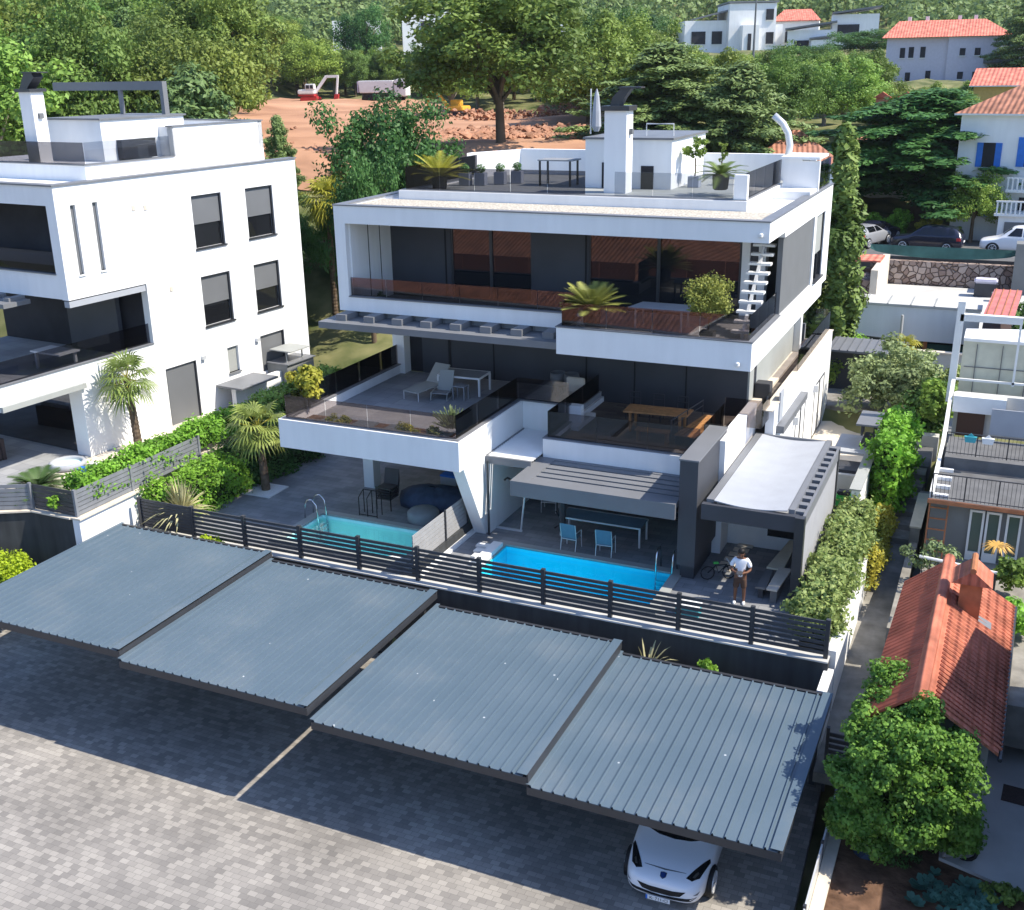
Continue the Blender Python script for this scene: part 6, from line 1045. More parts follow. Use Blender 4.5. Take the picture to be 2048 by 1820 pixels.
# ================================================================== background buildings
def tile_house(name, label, loc, rz, w, d, h, rh, roof='oldtile', wall='white', over=.4, hip=True, extras=None):
    o = thing(name, label, 'house', loc, rz); lpart('wall', wall, B(-w / 2, w / 2, -d / 2, d / 2, -4, h), o)
    a, c = w / 2 + over, d / 2 + over; r_ = (a - c) if hip else a
    if r_ < .3: r_ = .3
    b = MB().add([(-a, -c, h), (a, -c, h), (a, c, h), (-a, c, h), (-r_, 0, h + rh), (r_, 0, h + rh)], [(0, 1, 5, 4), (1, 2, 5), (2, 3, 4, 5), (3, 0, 4), (0, 3, 2, 1)])
    lpart('roof', roof, b, o); lpart('eaves', 'white2', MB().box(-a, a, -c, c, h - .12, h - .005), o); return o
def win(par, x, y, z, w, h, face='front', shutter=None, d=.08, nm='window'):
    if face == 'front': a = lpart(nm, 'inside', B(x - w / 2, x + w / 2, y - d, y, z, z + h), par); lpart('sill', 'white2', B(x - w / 2 - .1, x + w / 2 + .1, y - d - .08, y - .001, z - .1, z), a)
    else: a = lpart(nm, 'inside', B(y, y + d, x - w / 2, x + w / 2, z, z + h), par)
    if shutter:
        for s in (-1, 1): lpart('shutter', shutter, B(x + s * w * .75 - w * .25, x + s * w * .75 + w * .25, y - d - .02, y - .001, z, z + h), a) if face == 'front' else lpart('shutter', shutter, B(y + .001, y + d + .02, x + s * w * .75 - w * .25, x + s * w * .75 + w * .25, z, z + h), a)
    return a
# blue shuttered house at the right
o = tile_house('blue_shuttered_house', 'white house with blue shutters and old tiled hip roof at the right edge', (2.9, 87, 4.6), R(-12), 12.5, 9, 7.4, 2.6); win(o, -4.2, -4.5, 3.9, .8, 1.6, shutter='blue'); win(o, -4.6, -4.5, .6, .8, 1.6, shutter='blue'); win(o, -1.4, -4.5, 4.0, 1.0, 1.9, shutter='blue')
lpart('balcony', 'white2', MB().box(-2.6, 3, -5.6, -4.5, 2.4, 2.6).box(-2.6, 3, -5.6, -5.5, 3.3, 3.4), o); b = MB()
for k in range(16): b.box(-2.55 + k * .3, -2.45 + k * .3, -5.58, -5.5, 2.6, 3.3)
lpart('balusters', 'white2', b, o); lpart('door', 'inside', B(-1.9, -1.0, -4.6, -4.5, 0, 2.0), o)
o = thing('garage_terrace', 'low white garage with balustraded terrace under the blue shuttered house', 'garage', (2.6, 81.5, 3.6)); lpart('wall', 'white', B(-3.6, 4, -.6, 3, -.5, 2.0), o); lpart('door', 'shutter', B(-3.2, -.6, -.66, -.6, 0, 1.6), o); lpart('terrace_slab', 'white2', B(-3.9, 4, -.9, 3, 2.0, 2.15), o); b = MB(); 
for k in range(26): b.box(-3.8 + k * .28, -3.7 + k * .28, -.85, -.77, 2.15, 2.9)
lpart('balustrade', 'white2', b.box(-3.85, 4, -.88, -.74, 2.9, 3.0), o)
o = tile_house('tiled_roof_house', 'small white house with brown tiled roof left of the columnar cypress', (at(1588, 300, 84).x, at(1588, 300, 84).y, 4.2), R(14), 5.6, 6.5, 4.6, 2.1); win(o, 1.5, -3.25, 2.4, .9, 1.4)
o = tile_house('ochre_house', 'ochre walled house with pink tiled roof near the right edge', (1.4, 128, 8.8), R(-4), 13, 8, 4.2, 1.6, 'pinktile', 'yellow', hip=False); win(o, -2.2, -4, 1.5, .8, 1.5); win(o, 1.6, -4, 1.5, .8, 1.5)
o = tile_house('chimneyed_house', 'old tiled roof with two red brick chimneys among the trees', (at(1792, 235, 100).x, at(1792, 235, 100).y, 5.0), R(6), 8.0, 8, 3.6, 2.2)
for i, x in enumerate((-1.2, .7)): q = lpart('chimney', 'brick', B(x - .5, x + .5, -.5, .5, 4.6, 7.6), o); lpart('chimney_roof', 'tile', MB().prism([(x - .7, -.75, 7.6), (x, -.75, 8.05), (x + .7, -.75, 7.6)], (0, 1.5, 0)), q)
# pale pink apartment block
def block(name, label, loc, rz, w, d, h, cat='apartments'):
    o = thing(name, label, cat, loc, rz); lpart('wall', 'white', B(-w / 2, w / 2, -d / 2, d / 2, -6, h), o); return o
PA = at(1892, 156, 185); o = thing('apartment_block', 'long pale apartment block with bright red roof and grey balconies', 'apartments', (PA.x, PA.y, PA.z - 1.9), R(2))
M['lilac'] = mat('lilac_render', (.58, .55, .62), .85, .1, var=.05); lpart('wall', 'lilac', MB().box(-8.5, 0, -5, 5, -6, 7.6).box(0, 7.0, -5.6, 4.4, -6, 7.6), o)
lpart('roof', 'pinktile', MB().add([(-9.2, -5.8, 7.6), (8.6, -6.4, 7.6), (8.6, 5.4, 7.6), (-9.2, 5.6, 7.6), (-7.4, 0, 10.0), (4.6, -.4, 10.0)], [(0, 1, 5, 4), (1, 2, 5), (2, 3, 4, 5), (3, 0, 4), (0, 3, 2, 1)]), o)
for x in (-5, -3.4): win(o, x, -5, 4.8, .7, 1.5)
for x, z in ((-6.2, 4.8), (-5.2, 1.4), (-2.4, 1.6), (-6.6, -1.6), (-3.6, -1.6)): win(o, x, -5, z, .7, 1.4)
for x in (2.0, 4.0):
    for z in (5.0, 1.8): win(o, x, -5.6, z, .75, 1.0, shutter=None)
for z in (3.9, .6): lpart('balcony', 'shutter', MB().box(4.9, 8.2, -6.9, -5.6, z, z + .15).box(4.9, 8.2, -6.95, -6.85, z + .15, z + 1.0), o); lpart('side_balcony', 'white2', MB().box(7.0, 8.6, -5.6, -1, z - .2, z + .9), o)
for x in (-6, -3.5, 1, 3.2): lpart('chimney', 'white2', B(x - .25, x + .25, .8, 1.3, 9.2, 10.6), o)
lpart('garden_wall', 'white', MB().box(3, 16, -7.2, -6.9, -5, -1.6), o)
pw2 = at(2020, 100, 200); o = thing('concrete_bank', 'grey retaining bank behind the red roofed block', 'wall', (pw2.x + 4, pw2.y, pw2.z)); lpart('wall', 'lightconc', B(-10, 12, 0, 1, -5, 2.2), o)
# white modern blocks
def modern(name, label, px, py, dist, rz, boxes, wins, group=None, roofs=()):
    p = at(px, py, dist); o = thing(name, label, 'apartments', (p.x, p.y, p.z), rz, group)
    for bx in boxes: lpart('wall', 'white', B(*bx), o)
    for x, y, z, w, h in wins: win(o, x, y, z, w, h, d=.2)
    for a in roofs: lpart('roof', 'canopy', MB().prism([(a[0], a[2], a[4]), (a[1], a[2], a[5]), (a[1], a[2], a[5] + .35), (a[0], a[2], a[4] + .35)], (0, a[3] - a[2], 0)), o)
    return o
modern('white_apartments', 'white flat roofed apartment block behind the tall mast', 1455, 100, 262, R(24), [(-10, -1, -3, 10, -9, 6.0), (-1, 9, -6, 9, -9, 9.2), (1.5, 5, -8.5, -6, -9, 4.8), (9, 11, -4, 6, -9, 5)], [(-7, -3, 1.2, 3.0, 2.6), (-3, -3, 1.2, 2.2, 2.6), (3, -8.5, -.5, .7, 3.6), (7.6, -6, 5.8, 1.6, 2.2), (7.8, -6, 1.0, 1.6, 2.4), (7.8, -6, -3.8, 1.6, 2.4), (4.0, -8.5, -4.5, .7, 3)], roofs=[(-7, 3, -4, 9, 6.4, 8.6), (-1.2, 9.4, -6.3, 9, 9.3, 9.3)])
modern('white_terraced_block', 'white terraced block with curved grey roofs left of the red roofed block', 1660, 100, 258, R(10), [(-9, 0, -2, 10, -9, 4.0), (0, 9.5, 0, 10, -9, 7.0), (-4, 4, -4, -2, -9, 2.0)], [(-6, -2, .4, 3, 1.6), (3.4, 0, 3.2, 4.4, 1.8), (1.5, -4, -1.5, 3.5, 1.8), (7, 0, -1.2, 2.6, 2.2)], roofs=[(-9.5, 1, -3, 8, 4.1, 5.4), (0, 9.8, -1, 9, 7.1, 8.2), (-4.4, 4.4, -4.4, -2, 2.1, 3.0)])
modern('pale_tiled_apartments', 'small pale block with salmon roof between two white blocks', 1590, 85, 275, R(8), [(-5, 5, 0, 8, -9, 4.5)], [(-1, 0, 0, 2.6, 2.4)]); 
pp = at(1590, 85, 275); tile = MB().prism([(-5.4, -.6, 4.5), (5.4, -.6, 4.5), (3, 4, 7.0), (-3, 4, 7.0)], (0, 0, .2)); oo = bpy.data.objects['pale_tiled_apartments']; lpart('tiled_roof', 'pinktile', tile, oo)
modern('white_block_left', 'white box shaped house peeping over the trees left of the dump truck', 715, 75, 250, R(30), [(-5, 5, -3, 6, -9, 3.2)], [(2, -3, -.6, 2, 1.8)]).name = 'white_box_house'
modern('white_box_house', 'pair of low white cubes between the tall oak and the wood', 880, 65, 252, R(30), [(-8, -1, -3, 6, -9, 3.6), (0, 9, -1, 8, -9, 5.6)], [(-3, -3, .4, 2.2, 1.8), (4, -1, 1.6, 3, 2)])
modern('white_box_house', 'white and grey cube house right behind the tall oak crown', 1135, 85, 235, R(28), [(-6, 0, -3, 6, -9, 6.2), (0, 8, -4, 5, -9, 2.8)], [(4, -4, -1.8, 4.5, 1.8), (4, -4, -5, 4.5, 1.8)])
pm = at(1507, 105, 150); o = thing('tall_mast', 'thin grey lattice mast rising to the top of the picture', 'mast', (pm.x, pm.y, pm.z - 2)); lpart('mast', 'shutter', MB().tube([(0, 0, 0), (0, 0, 12)], .16, 8, .07), o)
# ---- right middle ground: stone wall, shed, canopies
o = thing('rubble_stone_wall', 'rubble stone retaining wall below the street of parked cars', 'wall', (-3.5, 73.6, 2)); lpart('stones', 'stone', B(-4.6, 6, 0, .6, -1.6, 1.45), o)
o = thing('green_shade_net', 'sagging dark green shade net strung above the stone wall', 'net', (-3, 73.9, 3.4)); b = MB(); n = 24; M['net'] = mat('green_net', (.045, .11, .10), .8, .1, var=.25, vscale=1.2)
for i in range(n):
    x0 = -5.2 + i * .36; x1 = x0 + .36; f = lambda x: .45 * math.sin((x + 5.2) / 8.6 * math.pi) ** .5 if 0 < (x + 5.2) / 8.6 < 1 else 0
    b.add([(x0, -.1, 1.0 - .0 * x0), (x1, -.1, 1.0), (x1, -.25, .75 - f(x1)), (x0, -.25, .75 - f(x0)), (x0, -.08, 1.0), (x1, -.08, 1.0), (x1, -.22, .75 - f(x1)), (x0, -.22, .75 - f(x0))], [(0, 1, 2, 3), (4, 5, 6, 7), (3, 2, 6, 7)])
lpart('net', 'net', b, o)
o = thing('white_shed', 'long white shed with pale flat roof behind the olive tree', 'shed', (-4.4, 60.4, .35)); lpart('wall', 'white', MB().box(-3.4, 3.4, -.5, 1.6, .0 + 1.2, 2.95).box(-3.4, -1.9, -.5, 1.6, -1.0, 1.2), o); q = lpart('roof', 'lightconc', B(-3.45, 3.45, -.55, 1.7, 2.95, 3.08), o)
for k in range(5): lpart('roof_joint', 'shutter2', B(-2.3 + k * 1.15, -2.24 + k * 1.15, -.56, 1.7, 3.082, 3.11), q)
lpart('opening', 'inside', B(-1.9, 3.4, .2, .3, -1.0, 1.2), o); lpart('door', 'fabric', B(-1.6, -.9, -.52, -.5, -.9, 1.0), o); lpart('awning_bar', 'dark2', MB().bar((-2.8, -.8, 1.35), (.2, -.9, 1.2), .08), o); lpart('support_post', 'lightconc', MB().tube([(-.3, -.9, -1), (-.3, -.9, 2.6)], .07, 8), o); lpart('green_netting', 'net', B(1.0, 3.3, -.1, -.05, -1.0, 1.0), o); lpart('red_post', 'clay', MB().box(.8, 1.0, -.2, 0, -1, 1.2).box(2.8, 3.0, -.2, 0, -1, 1.2), o)
o = thing('shed_cloth', 'crumpled white plastic sheet hanging at the left end of the white shed', 'sheet', (-8.3, 60.2, .2)); b = MB(); rr = random.Random(2); g = [[(x * .25 - .6, rr.uniform(-.12, .12) + .02 * z, 2.6 - z * .28 + rr.uniform(-.05, .05)) for x in range(6)] for z in range(9)]
b.add([p for r_ in g for p in r_], [(i * 6 + j, i * 6 + j + 1, i * 6 + j + 7, i * 6 + j + 6) for i in range(8) for j in range(5)]); lpart('sheet', 'white2', b, o, smooth=True)
o = thing('grey_lean_to', 'grey ribbed flat canopy with dark wall below, behind the olive tree', 'canopy', (-6, 54, .5)); q = part('roof', M['canopy'], B(-7.4, -3.9, 52.4, 55.2, 2.45, 2.55), o)
for k in range(9): part('roof_rib', M['shutter'], B(-7.2 + k * .38, -7.16 + k * .38, 52.38, 55.2, 2.552, 2.6), q)
part('dark_wall', M['dark'], B(-7.4, -3.9, 53.0, 53.2, -.5, 2.45), o); part('post', M['dark2'], B(-4.0, -3.9, 52.45, 52.55, -.5, 2.45), o)
o = thing('grey_low_wall', 'long grey concrete wall with pale top behind the small palm', 'wall', (-2, 56, .5)); part('wall', M['lightconc'], MB().box(-4.0, 1, 56.0, 56.25, -.5, 1.9), o); part('cap', M['beige'], B(-4.0, 1, 55.95, 56.3, 1.902, 1.98), o); part('lower_wall', M['slingb'], B(-4.2, -1.4, 54.8, 54.9, -.5, .9), o)
o = thing('stone_oven', 'small stone built garden oven with red tiled cap beside the stone wall', 'oven', (-8.0, 68.6, 2)); lpart('body', 'stone', B(-1.0, .7, -1.2, 3.4, -1, 1.2), o); lpart('side_wall', 'beige', B(.7, 1.1, -1.6, 4.6, -1, 1.9), o); lpart('tiled_cap', 'pinktile', B(-.6, .9, 1.2, 3.6, 1.9, 2.0), o); lpart('shelf', 'beige', MB().box(-1.0, .1, -1.4, -.6, 1.2, 1.3).box(-1.0, .1, -1.4, -.6, .6, .7), o)
o = thing('pink_roof_shed', 'little timber store with a pink corrugated roof', 'shed', (-.1, 58.6, 1.6)); lpart('roof', 'pink', MB().prism([(-.75, -2.3, 2.1), (.65, -2.3, 2.1), (.9, 2.6, 2.6), (-.4, 2.6, 2.6)], (0, 0, .08)), o); 
for k in range(4): lpart('roof_rib', 'clay', MB().bar((-.6 + k * .33, -2.3, 2.2), (-.3 + k * .33, 2.6, 2.7), .04), o)
lpart('log_stack', 'wicker', B(-.7, .6, -2.1, 2.0, -1.5, 1.5), o); 
for k in range(4): lpart('shelf_board', 'wood', B(-.75, .62, -2.2, -2.1, .1 + k * .45, .2 + k * .45), o)
o = thing('covered_barbecue', 'garden barbecue under a lilac cloth in the pale yard', 'barbecue', (-1.1, 71.2, 2)); lpart('body', 'potd', B(-.6, .6, -.4, .4, 0, .8), o); lpart('cloth', 'lilac', B(-.65, .65, -.45, .45, .8, 1.05), o, bevel=.08)
o = thing('yard_bench', 'grey bench and pots in the shaded corner of the pale yard', 'bench', (-.1, 69.8, 2)); lpart('seat', 'shutter', B(-.6, .5, -.25, .25, .4, .5), o); lpart('leg', 'shutter', B(-.55, -.45, -.2, .2, 0, .4), o); lpart('leg', 'shutter', B(.35, .45, -.2, .2, 0, .4), o); lpart('pot', 'potd', MB().lathe((.8, .2, 0), [(.15, 0), (.25, .5), (.2, .55)], 10), o)
o = thing('grey_gate_pillar', 'tall grey rendered pillar wall at the right end of the stone wall', 'wall', (1.4, 72.4, 2)); lpart('wall', 'greywall', B(-1.1, 1.6, 0, 1.4, -1, 3.0), o); lpart('joint', 'shutter', B(-.3, -.26, -.02, 0, -1, 3.0), o)
bush('yard_tree', 'dark bush at the right picture edge beside the pink roofed store', (1.3, 62.5, 1.2), 1.3, 'lf_dark', .2, 1200, 71, flat=1.1)
# neighbour white hut roof lower right of yard
# ================================================================== construction site
def digger(name, label, p, rz, m1, m2, cabm):
    o = thing(name, label, 'excavator', p, rz); lpart('track', m2, MB().box(-1.6, 1.6, -1.4, -.9, 0, .75), o, bevel=.15); lpart('track', m2, MB().box(-1.6, 1.6, .9, 1.4, 0, .75), o, bevel=.15); lpart('chassis', m2, B(-1.3, 1.3, -.9, .9, .4, .9), o)
    lpart('body', cabm, B(-2.0, 1.0, -1.25, 1.25, 1.25, 2.05), o, bevel=.15); lpart('lower_body', m1, B(-1.9, .95, -1.2, 1.2, .92, 1.25), o); c = lpart('cab', cabm, B(-.6, 1.1, -1.25, -.1, 2.0, 3.0), o, bevel=.12); lpart('cab_window', 'inside', MB().box(-.4, .2, -1.28, -1.25, 2.2, 2.8).box(.35, .9, -1.28, -1.25, 2.2, 2.8), c)
    lpart('boom', cabm, MB().bar((.9, .4, 1.6), (3.0, .4, 4.2), .35, .5).bar((3.0, .4, 4.2), (5.2, .4, 4.2), .35, .45), o); lpart('stick', cabm, MB().bar((5.1, .4, 4.3), (4.7, .4, 1.2), .3, .4), o); lpart('bucket', m2, MB().prism([(4.4, 0, 1.2), (5.1, 0, 1.2), (5.0, 0, .4), (4.2, 0, .3)], (0, .8, 0)), o); return o
M['machred'] = mat('machine_red', (.42, .03, .03), .5, .4, var=.1); M['machyel'] = mat('machine_yellow', (.72, .42, .06), .5, .4, var=.15)
p = at(622, 203, 172); digger('excavator', 'white and red excavator at the far left of the construction site', (p.x, p.y, p.z), R(18), 'machred', 'machred', 'white2').scale = (.82, .82, .82)
p = at(912, 236, 140); digger('excavator', 'yellow excavator with dark tracks under the tall oak', (p.x, p.y, p.z), R(172), 'potd', 'potd', 'machyel').scale = (.8, .8, .7)
p = at(768, 204, 176); o = thing('dump_truck', 'white four axle dump truck with pinkish tailgate', 'truck', (p.x, p.y, p.z), R(14)); s_ = 1
lpart('tipper', 'white2', MB().prism([(-3.4, -1.25, 1.35), (1.7, -1.25, 1.35), (1.9, -1.25, 3.1), (-3.6, -1.25, 3.1)], (0, 2.5, 0)), o, bevel=.08); lpart('tailgate', 'pink' if 0 else 'lilac', B(-3.72, -3.58, -1.2, 1.2, 1.4, 3.0), o); cc = lpart('cab', 'white2', B(2.0, 3.9, -1.25, 1.25, .8, 3.3), o, bevel=.12); lpart('cab_window', 'inside', MB().box(2.5, 3.5, -1.28, -1.25, 2.1, 2.9), cc); lpart('chassis', 'potd', B(-3.2, 3.6, -.6, .6, .6, 1.3), o)
for x in (-2.6, -1.3, 1.3, 2.6):
    for s in (-1, 1): lpart('wheel', 'black', MB().tube([(x, s * 1.0, .5), (x, s * 1.25, .5)], .5, 14), o)
def rubble(name, label, px, py, dist, lx, ly, n, seed, hz=.5):
    p = at(px, py, dist); rr = random.Random(seed); b = MB()
    for i in range(n):
        x = p.x + rr.gauss(0, lx / 2.5); y = p.y + rr.gauss(0, ly / 2.5); s = rr.uniform(.08, .34) * (1 if rr.random() < .9 else 1.8); z = H(x, y) + .3 + rr.uniform(0, hz); q = [Vector((rr.uniform(-1, 1), rr.uniform(-1, 1), rr.uniform(-.7, .9))).normalized() * s * rr.uniform(.7, 1.1) for _ in range(6)]
        c = Vector((x, y, z)); b.add([c + Vector(v) * s for v in ((-1, -.2, -.3), (.9, -.6, -.3), (.3, 1, -.3), (-.4, .5, .7), (.5, .1, rr.uniform(.4, 1)), (-.2, -.9, .4))], [(0, 2, 1), (0, 1, 5), (1, 4, 5), (1, 2, 4), (2, 3, 4), (0, 3, 2), (0, 5, 3), (3, 5, 4)])
    o = b.build(name, M['rubble']); tag(o, label, 'rubble', kind='stuff')
rubble('broken_rock', 'bank of broken red rock at the front of the construction site', 1090, 272, 92, 20, 7, 900, 5, .2); rubble('broken_rock_bank', 'ridge of dark red rubble behind the tall oak', 1110, 240, 122, 20, 3, 600, 6, 1.2); rubble('loose_stones', 'scattered stones on the orange earth behind the left villa', 640, 305, 82, 12, 6, 90, 7, .05)
# ================================================================== trees
OAK = [(crown_broad('oak_crown_%d' % i, M['lf_oak'], 80 + i, 150, 190, .018, cr=.09), trunk_mesh('oak_trunk_%d' % i, M['bark'], i, .42, .019, 9)) for i in range(2)]
WOOD = [(crown_broad('wood_crown_%d' % i, M['lf_mid'], 20 + i, 84, 190, .022, .40, .33 + .04 * (i % 2), .60, .115), trunk_mesh('wood_trunk_%d' % i, M['ltbark'], 9 + i)) for i in range(4)]
LITE = [(crown_broad('light_crown_%d' % i, M['lf_light'], 50 + i, 84, 170, .023, .42, .36, .58, .115), trunk_mesh('light_trunk_%d' % i, M['bark'], 29 + i)) for i in range(2)]
DARK = [(crown_broad('dark_crown_%d' % i, M['lf_dark'], 70 + i, 110, 170, .02, .42, .38, .56, .11), trunk_mesh('dark_trunk_%d' % i, M['bark'], 39 + i)) for i in range(2)]
CON = [(crown_conifer('conifer_crown_%d' % i, M['lf_con'], 90 + i, 95, .017, .05, .37, 75, .75), trunk_mesh('conifer_trunk_%d' % i, M['bark'], 49 + i, .9, .018, 0)) for i in range(2)]
COND = (crown_conifer('dark_conifer_crown', M['lf_dark'], 95, 110, .017, .2, .38, 80, .55), trunk_mesh('dark_conifer_trunk', M['bark'], 52, .9, .02, 0))
def tree(name, label, kind, px, ytop, dist, wpx, seed=0, group=None, base=None, wk=.84):
    """px: picture column of the trunk, ytop: row of the tree top, wpx: crown width in the picture"""
    c, t = kind; g = at(px, 200, dist); zb = H(g.x, g.y) - .2 if base is None else base; zt = at(px, ytop, dist).z; h = zt - zb; w = wpx * dist / 2050 / wk
    return plant(name, label, 'tree', (g.x, g.y, zb), h / .97, w, c, t, seed * 1.7, group)
tree('tall_oak', 'very tall dark green oak with bare lower trunk in front of the construction site', OAK[0], 1000, -60, 80, 375, 1, base=9.2)
tree('dense_tree', 'dense dark green tree between the two white villas', DARK[0], 775, 195, 62, 235, 2); tree('dense_tree', 'lower dark tree hugging the left end of the villa roof', DARK[1], 720, 300, 57, 130, 3)
tree('spreading_conifer', 'spreading olive green conifer behind the left villa stair house', CON[0], 385, 132, 62, 310, 4, wk=.70); tree('small_conifer', 'small conifer sprig between left villa and orange earth', CON[1], 550, 235, 66, 80, 5, wk=.62)
for i, (px, yt, d, w_, k, lab) in enumerate(((1330, 88, 88, 300, CON[0], 'huge layered conifer behind the villa chimney'), (1485, 128, 84, 250, CON[1], 'tall layered conifer behind the curved vent pipe'), (1240, 4, 120, 140, DARK[1], 'dark pointed tree left of the layered conifers'), (1290, 38, 112, 125, LITE[0], 'light green round tree above the villa chimney'), (1180, 95, 104, 190, LITE[1], 'yellow green tree at the right rim of the construction site'))): tree('background_tree', lab, k, px, yt, d, w_, 10 + i, wk=.62 if k in CON else .84)
tree('dark_conifer', 'broad dark conifer above the parked cars', COND, 1858, 185, 90, 400, 21, base=4.3, wk=.70); tree('bright_shrub_tree', 'light green small tree right of the dark conifer foot', LITE[0], 1975, 345, 82, 90, 22, base=3.7)
g = at(1690, 300, 57.5); CYP = crown_column('cypress_crown', M['lf_cyp'], 33, 20000, .085)
o = plant('columnar_cypress', 'tall columnar cypress at the right rear corner of the villa', 'tree', (g.x, g.y, 1.0), at(1690, 252, 57.5).z - 1.0, 17, CYP, trunk_mesh('cypress_trunk', M['bark'], 60, .5, .012, 0)); 
for px, py, dist, rad, sd, lab, mm in ((1745, 432, 80, .95, 81, 'rounded clipped bright green bush, left of two above the cars', 'lf_hedge'), (1800, 440, 80, 1.05, 82, 'rounded clipped bright green bush, right of two above the cars', 'lf_hedge'), (1860, 455, 79.6, .9, 83, 'yellowish low hedge behind the dark estate car', 'lf_yel'), (1912, 462, 78.5, .55, 84, 'small bright shrub between estate car and white van', 'lf_light')):
    p = at(px, py, dist + 4); bush('clipped_bush', lab, (p.x, p.y, 3.6), rad, mm, .12, 2600, sd, flat=1.0, sx=1.2 if sd == 83 else 1)
for px, py, dist, rad, sd, lab, mm in ((1700, 560, 58, 1.3, 85, 'leafy shrub at the foot of the columnar cypress', 'lf_hedge'), (1660, 610, 54, 1.1, 86, 'green shrub beside the green net near the villa corner', 'lf_light'), (1725, 505, 64, 1.0, 87, 'autumn tinted shrub beside the silver car', 'lf_yel'), (640, 700, 49, 1.3, 88, 'greyish green shrub between the two villas', 'lf_olive'), (600, 690, 46, 1.0, 89, 'silver green shrub at the corner of the left villa', 'lf_olive'), (690, 690, 51, 1.1, 90, 'green shrub behind the villa terrace glass', 'lf_mid'), (760, 670, 52, 1.0, 91, 'mixed shrub by the white column of the terrace', 'lf_yel')):
    p = at(px, py, dist); bush('garden_shrub', lab, (p.x, p.y, H(p.x, p.y)), rad, mm, .13, 2600, sd, flat=.9, sx=1.2)
p = at(655, 400, 60); fanpalm('garden_palm', 'tall garden palm between the villas', (p.x, p.y, H(p.x, p.y)), p.z - H(p.x, p.y), 1.6, 61, 'lf_yel', 34); tree('garden_tree', 'yellow green leafy tree below the garden palm', DARK[0], 640, 400, 62, 110, 23)
p = at(685, 380, 62); fanpalm('garden_palm', 'second garden palm partly hidden by the villa roof corner', (p.x, p.y, H(p.x, p.y)), p.z - H(p.x, p.y), 1.5, 62, 'lf_palm', 30)
# woods, every tree on its own
rr = random.Random(12); pts = []
def wood(n, pxr, dr, hr, kinds, label, group, avoid=(), mind=.75, name='wood_tree'):
    k = 0; tries = 0
    while k < n and tries < n * 60:
        tries += 1; px = rr.uniform(*pxr); d = math.sqrt(rr.uniform(dr[0] ** 2, dr[1] ** 2)); g = at(px, 200, d)
        if any(a[0] < px < a[1] and a[2] < d < a[3] for a in avoid): continue
        h = rr.uniform(*hr); zb = H(g.x, g.y) - .4
        lim = [l for l in SKYL if l[0] <= px < l[1]]
        if lim: h = min(h, (at(px, lim[0][2] + rr.uniform(0, 22), d).z - zb) / .97)
        if h < 3.5: continue
        if any((g.x - q[0]) ** 2 + (g.y - q[1]) ** 2 < (mind * (h + q[2]) * .28) ** 2 for q in pts): continue
        pts.append((g.x, g.y, h)); c, t = rr.choice(kinds); w = h * rr.uniform(.85, 1.15)
        plant(name, label, 'tree', (g.x, g.y, H(g.x, g.y) - .4), h, w, c, t, rr.uniform(0, 6.28), group); k += 1
SKYL = [(-300, 520, -70), (520, 600, 20), (600, 670, 75), (670, 790, 92), (790, 960, 92), (960, 1090, 60), (1090, 1180, 112), (1180, 1290, 25), (1290, 1370, 90), (1370, 1570, 105), (1570, 1760, 100), (1760, 2000, 165), (2000, 2300, 120)]
site = [(430, 900, 70, 205), (900, 1230, 70, 138)]
wood(64, (-160, 455), (74, 150), (9, 13), WOOD + WOOD + OAK + LITE[:1] + CON[:1], 'bushy tree in the dense wood on the left hillside', 'trees of the left hillside wood')
wood(24, (-160, 440), (150, 190), (10, 14), WOOD + OAK, 'tree halfway up the left hillside wood', 'trees halfway up the left hillside')
wood(60, (-120, 760), (190, 260), (11, 15), WOOD + OAK + DARK, 'tree high on the left hillside wood', 'trees high on the left hillside', site)
wood(44, (520, 1260), (190, 225), (9, 14), WOOD + LITE + OAK, 'tree in the row closing the far side of the construction site', 'trees beyond the construction site')
wood(20, (900, 1230), (142, 188), (8, 12), WOOD + DARK, 'tree at the right rear rim of the construction site', 'trees at the right rear rim of the construction site')
wood(16, (1150, 1240), (100, 185), (8, 12), WOOD + LITE, 'bushy tree at the right side of the construction site', 'trees right of the construction site')
wood(34, (1240, 1760), (95, 165), (8, 12), WOOD + LITE + OAK, 'tree in the mixed wood behind the main villa', 'trees behind the main villa', [(1700, 1830, 88, 108)])
wood(34, (1240, 2120), (165, 240), (9, 13), WOOD + DARK + CON, 'tree below the white hillside apartments', 'trees below the apartments', [(1780, 2120, 150, 205)])
wood(14, (1760, 1960), (112, 150), (6, 9), LITE + WOOD, 'light green tree in front of the red roofed block', 'trees in front of the red roofed block')
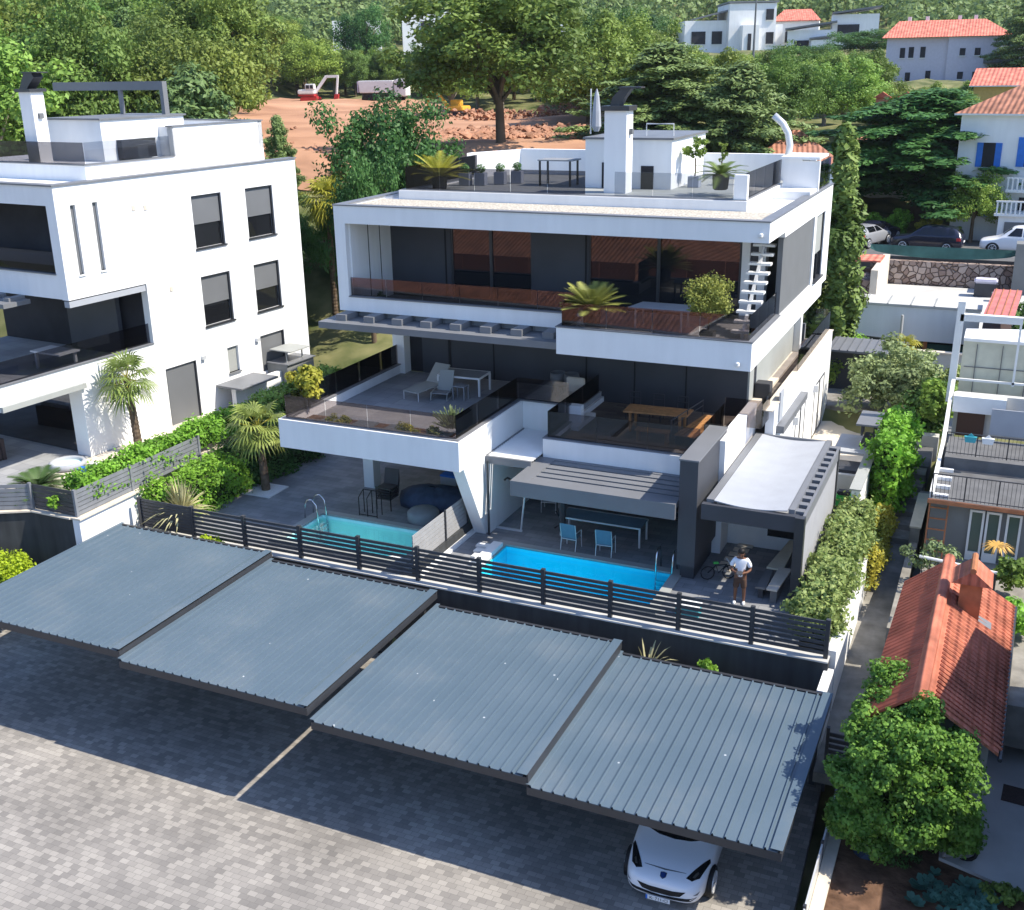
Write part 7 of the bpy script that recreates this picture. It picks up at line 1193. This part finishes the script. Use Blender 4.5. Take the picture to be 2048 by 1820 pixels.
tree('hill_tree', 'dark tree rising beside the white box house above the dump truck', DARK[1], 735, 8, 215, 95, 33)
tree('tall_cedar', 'tall dark cedar at the top right corner', CON[1], 2052, -20, 175, 130, 30, wk=.7); tree('hill_tree', 'dark tree on the slope left of the tall cedar', DARK[0], 1715, 60, 215, 120, 31); tree('hill_tree', 'dark tree between white apartments and terraced block', DARK[1], 1600, 90, 205, 120, 32)
# far wood: one mass
def farwood():
    r = np.random.default_rng(77); n = 11000; a = R(-58) + r.random(n) * R(78); d = 262 + 640 * r.random(n) ** 1.3
    x = np.sin(a) * d; y = np.cos(a) * d
    cx = RM.inverted(); pxx = np.array([(lambda v: 1024 + FPX * v.x / -v.z)(cx @ Vector((p, q, 0))) for p, q in zip(x, y)])
    keep = ~(((pxx > 1330) & (pxx < 1800) & (d < 300)) | ((pxx > 660) & (pxx < 1200) & (d < 285))); x = x[keep]; y = y[keep]; d = d[keep]; n = len(d)
    z = hfun(x, y); s = 2.4 + 3.0 * r.random(n) + d * .002; C = np.stack([x, y, z + s * .9], 1)
    P, N = clumps(C, s, 46, r, .8); me = leaf_mesh('far_wood', P, N, 1.15, M['lf_far'], 1.3, 77)
    o = link('far_wood', me); tag(o, 'far green wooded hill filling the top of the picture', 'wood', kind='stuff')
farwood()
# house behind the viewer, seen only as the red reflection in the upper windows
o = tile_house('reflected_tiled_house', 'red tiled roof mirrored in the upper windows and railings', (-33, -7, -2.6), R(6), 34, 18, 3.0, 3.6, 'oldtile', 'greywall')
# ---- air

hz = MB().box(-1000, 420, -6, 1300, -9, 190).build('haze', bpy.data.materials.new('haze_air')); hm = hz.data.materials[0]; hm.use_nodes = True; hn = hm.node_tree.nodes; hn.remove(hn['Principled BSDF'])
pv = hn.new('ShaderNodeVolumePrincipled'); pv.inputs['Color'].default_value = (.82, .90, 1, 1); pv.inputs['Density'].default_value = .00009; hm.node_tree.links.new(pv.outputs[0], hn['Material Output'].inputs['Volume']); tag(hz, 'thin bluish haze in front of the far wooded hill', 'haze', kind='stuff')
bpy.context.view_layer.update()
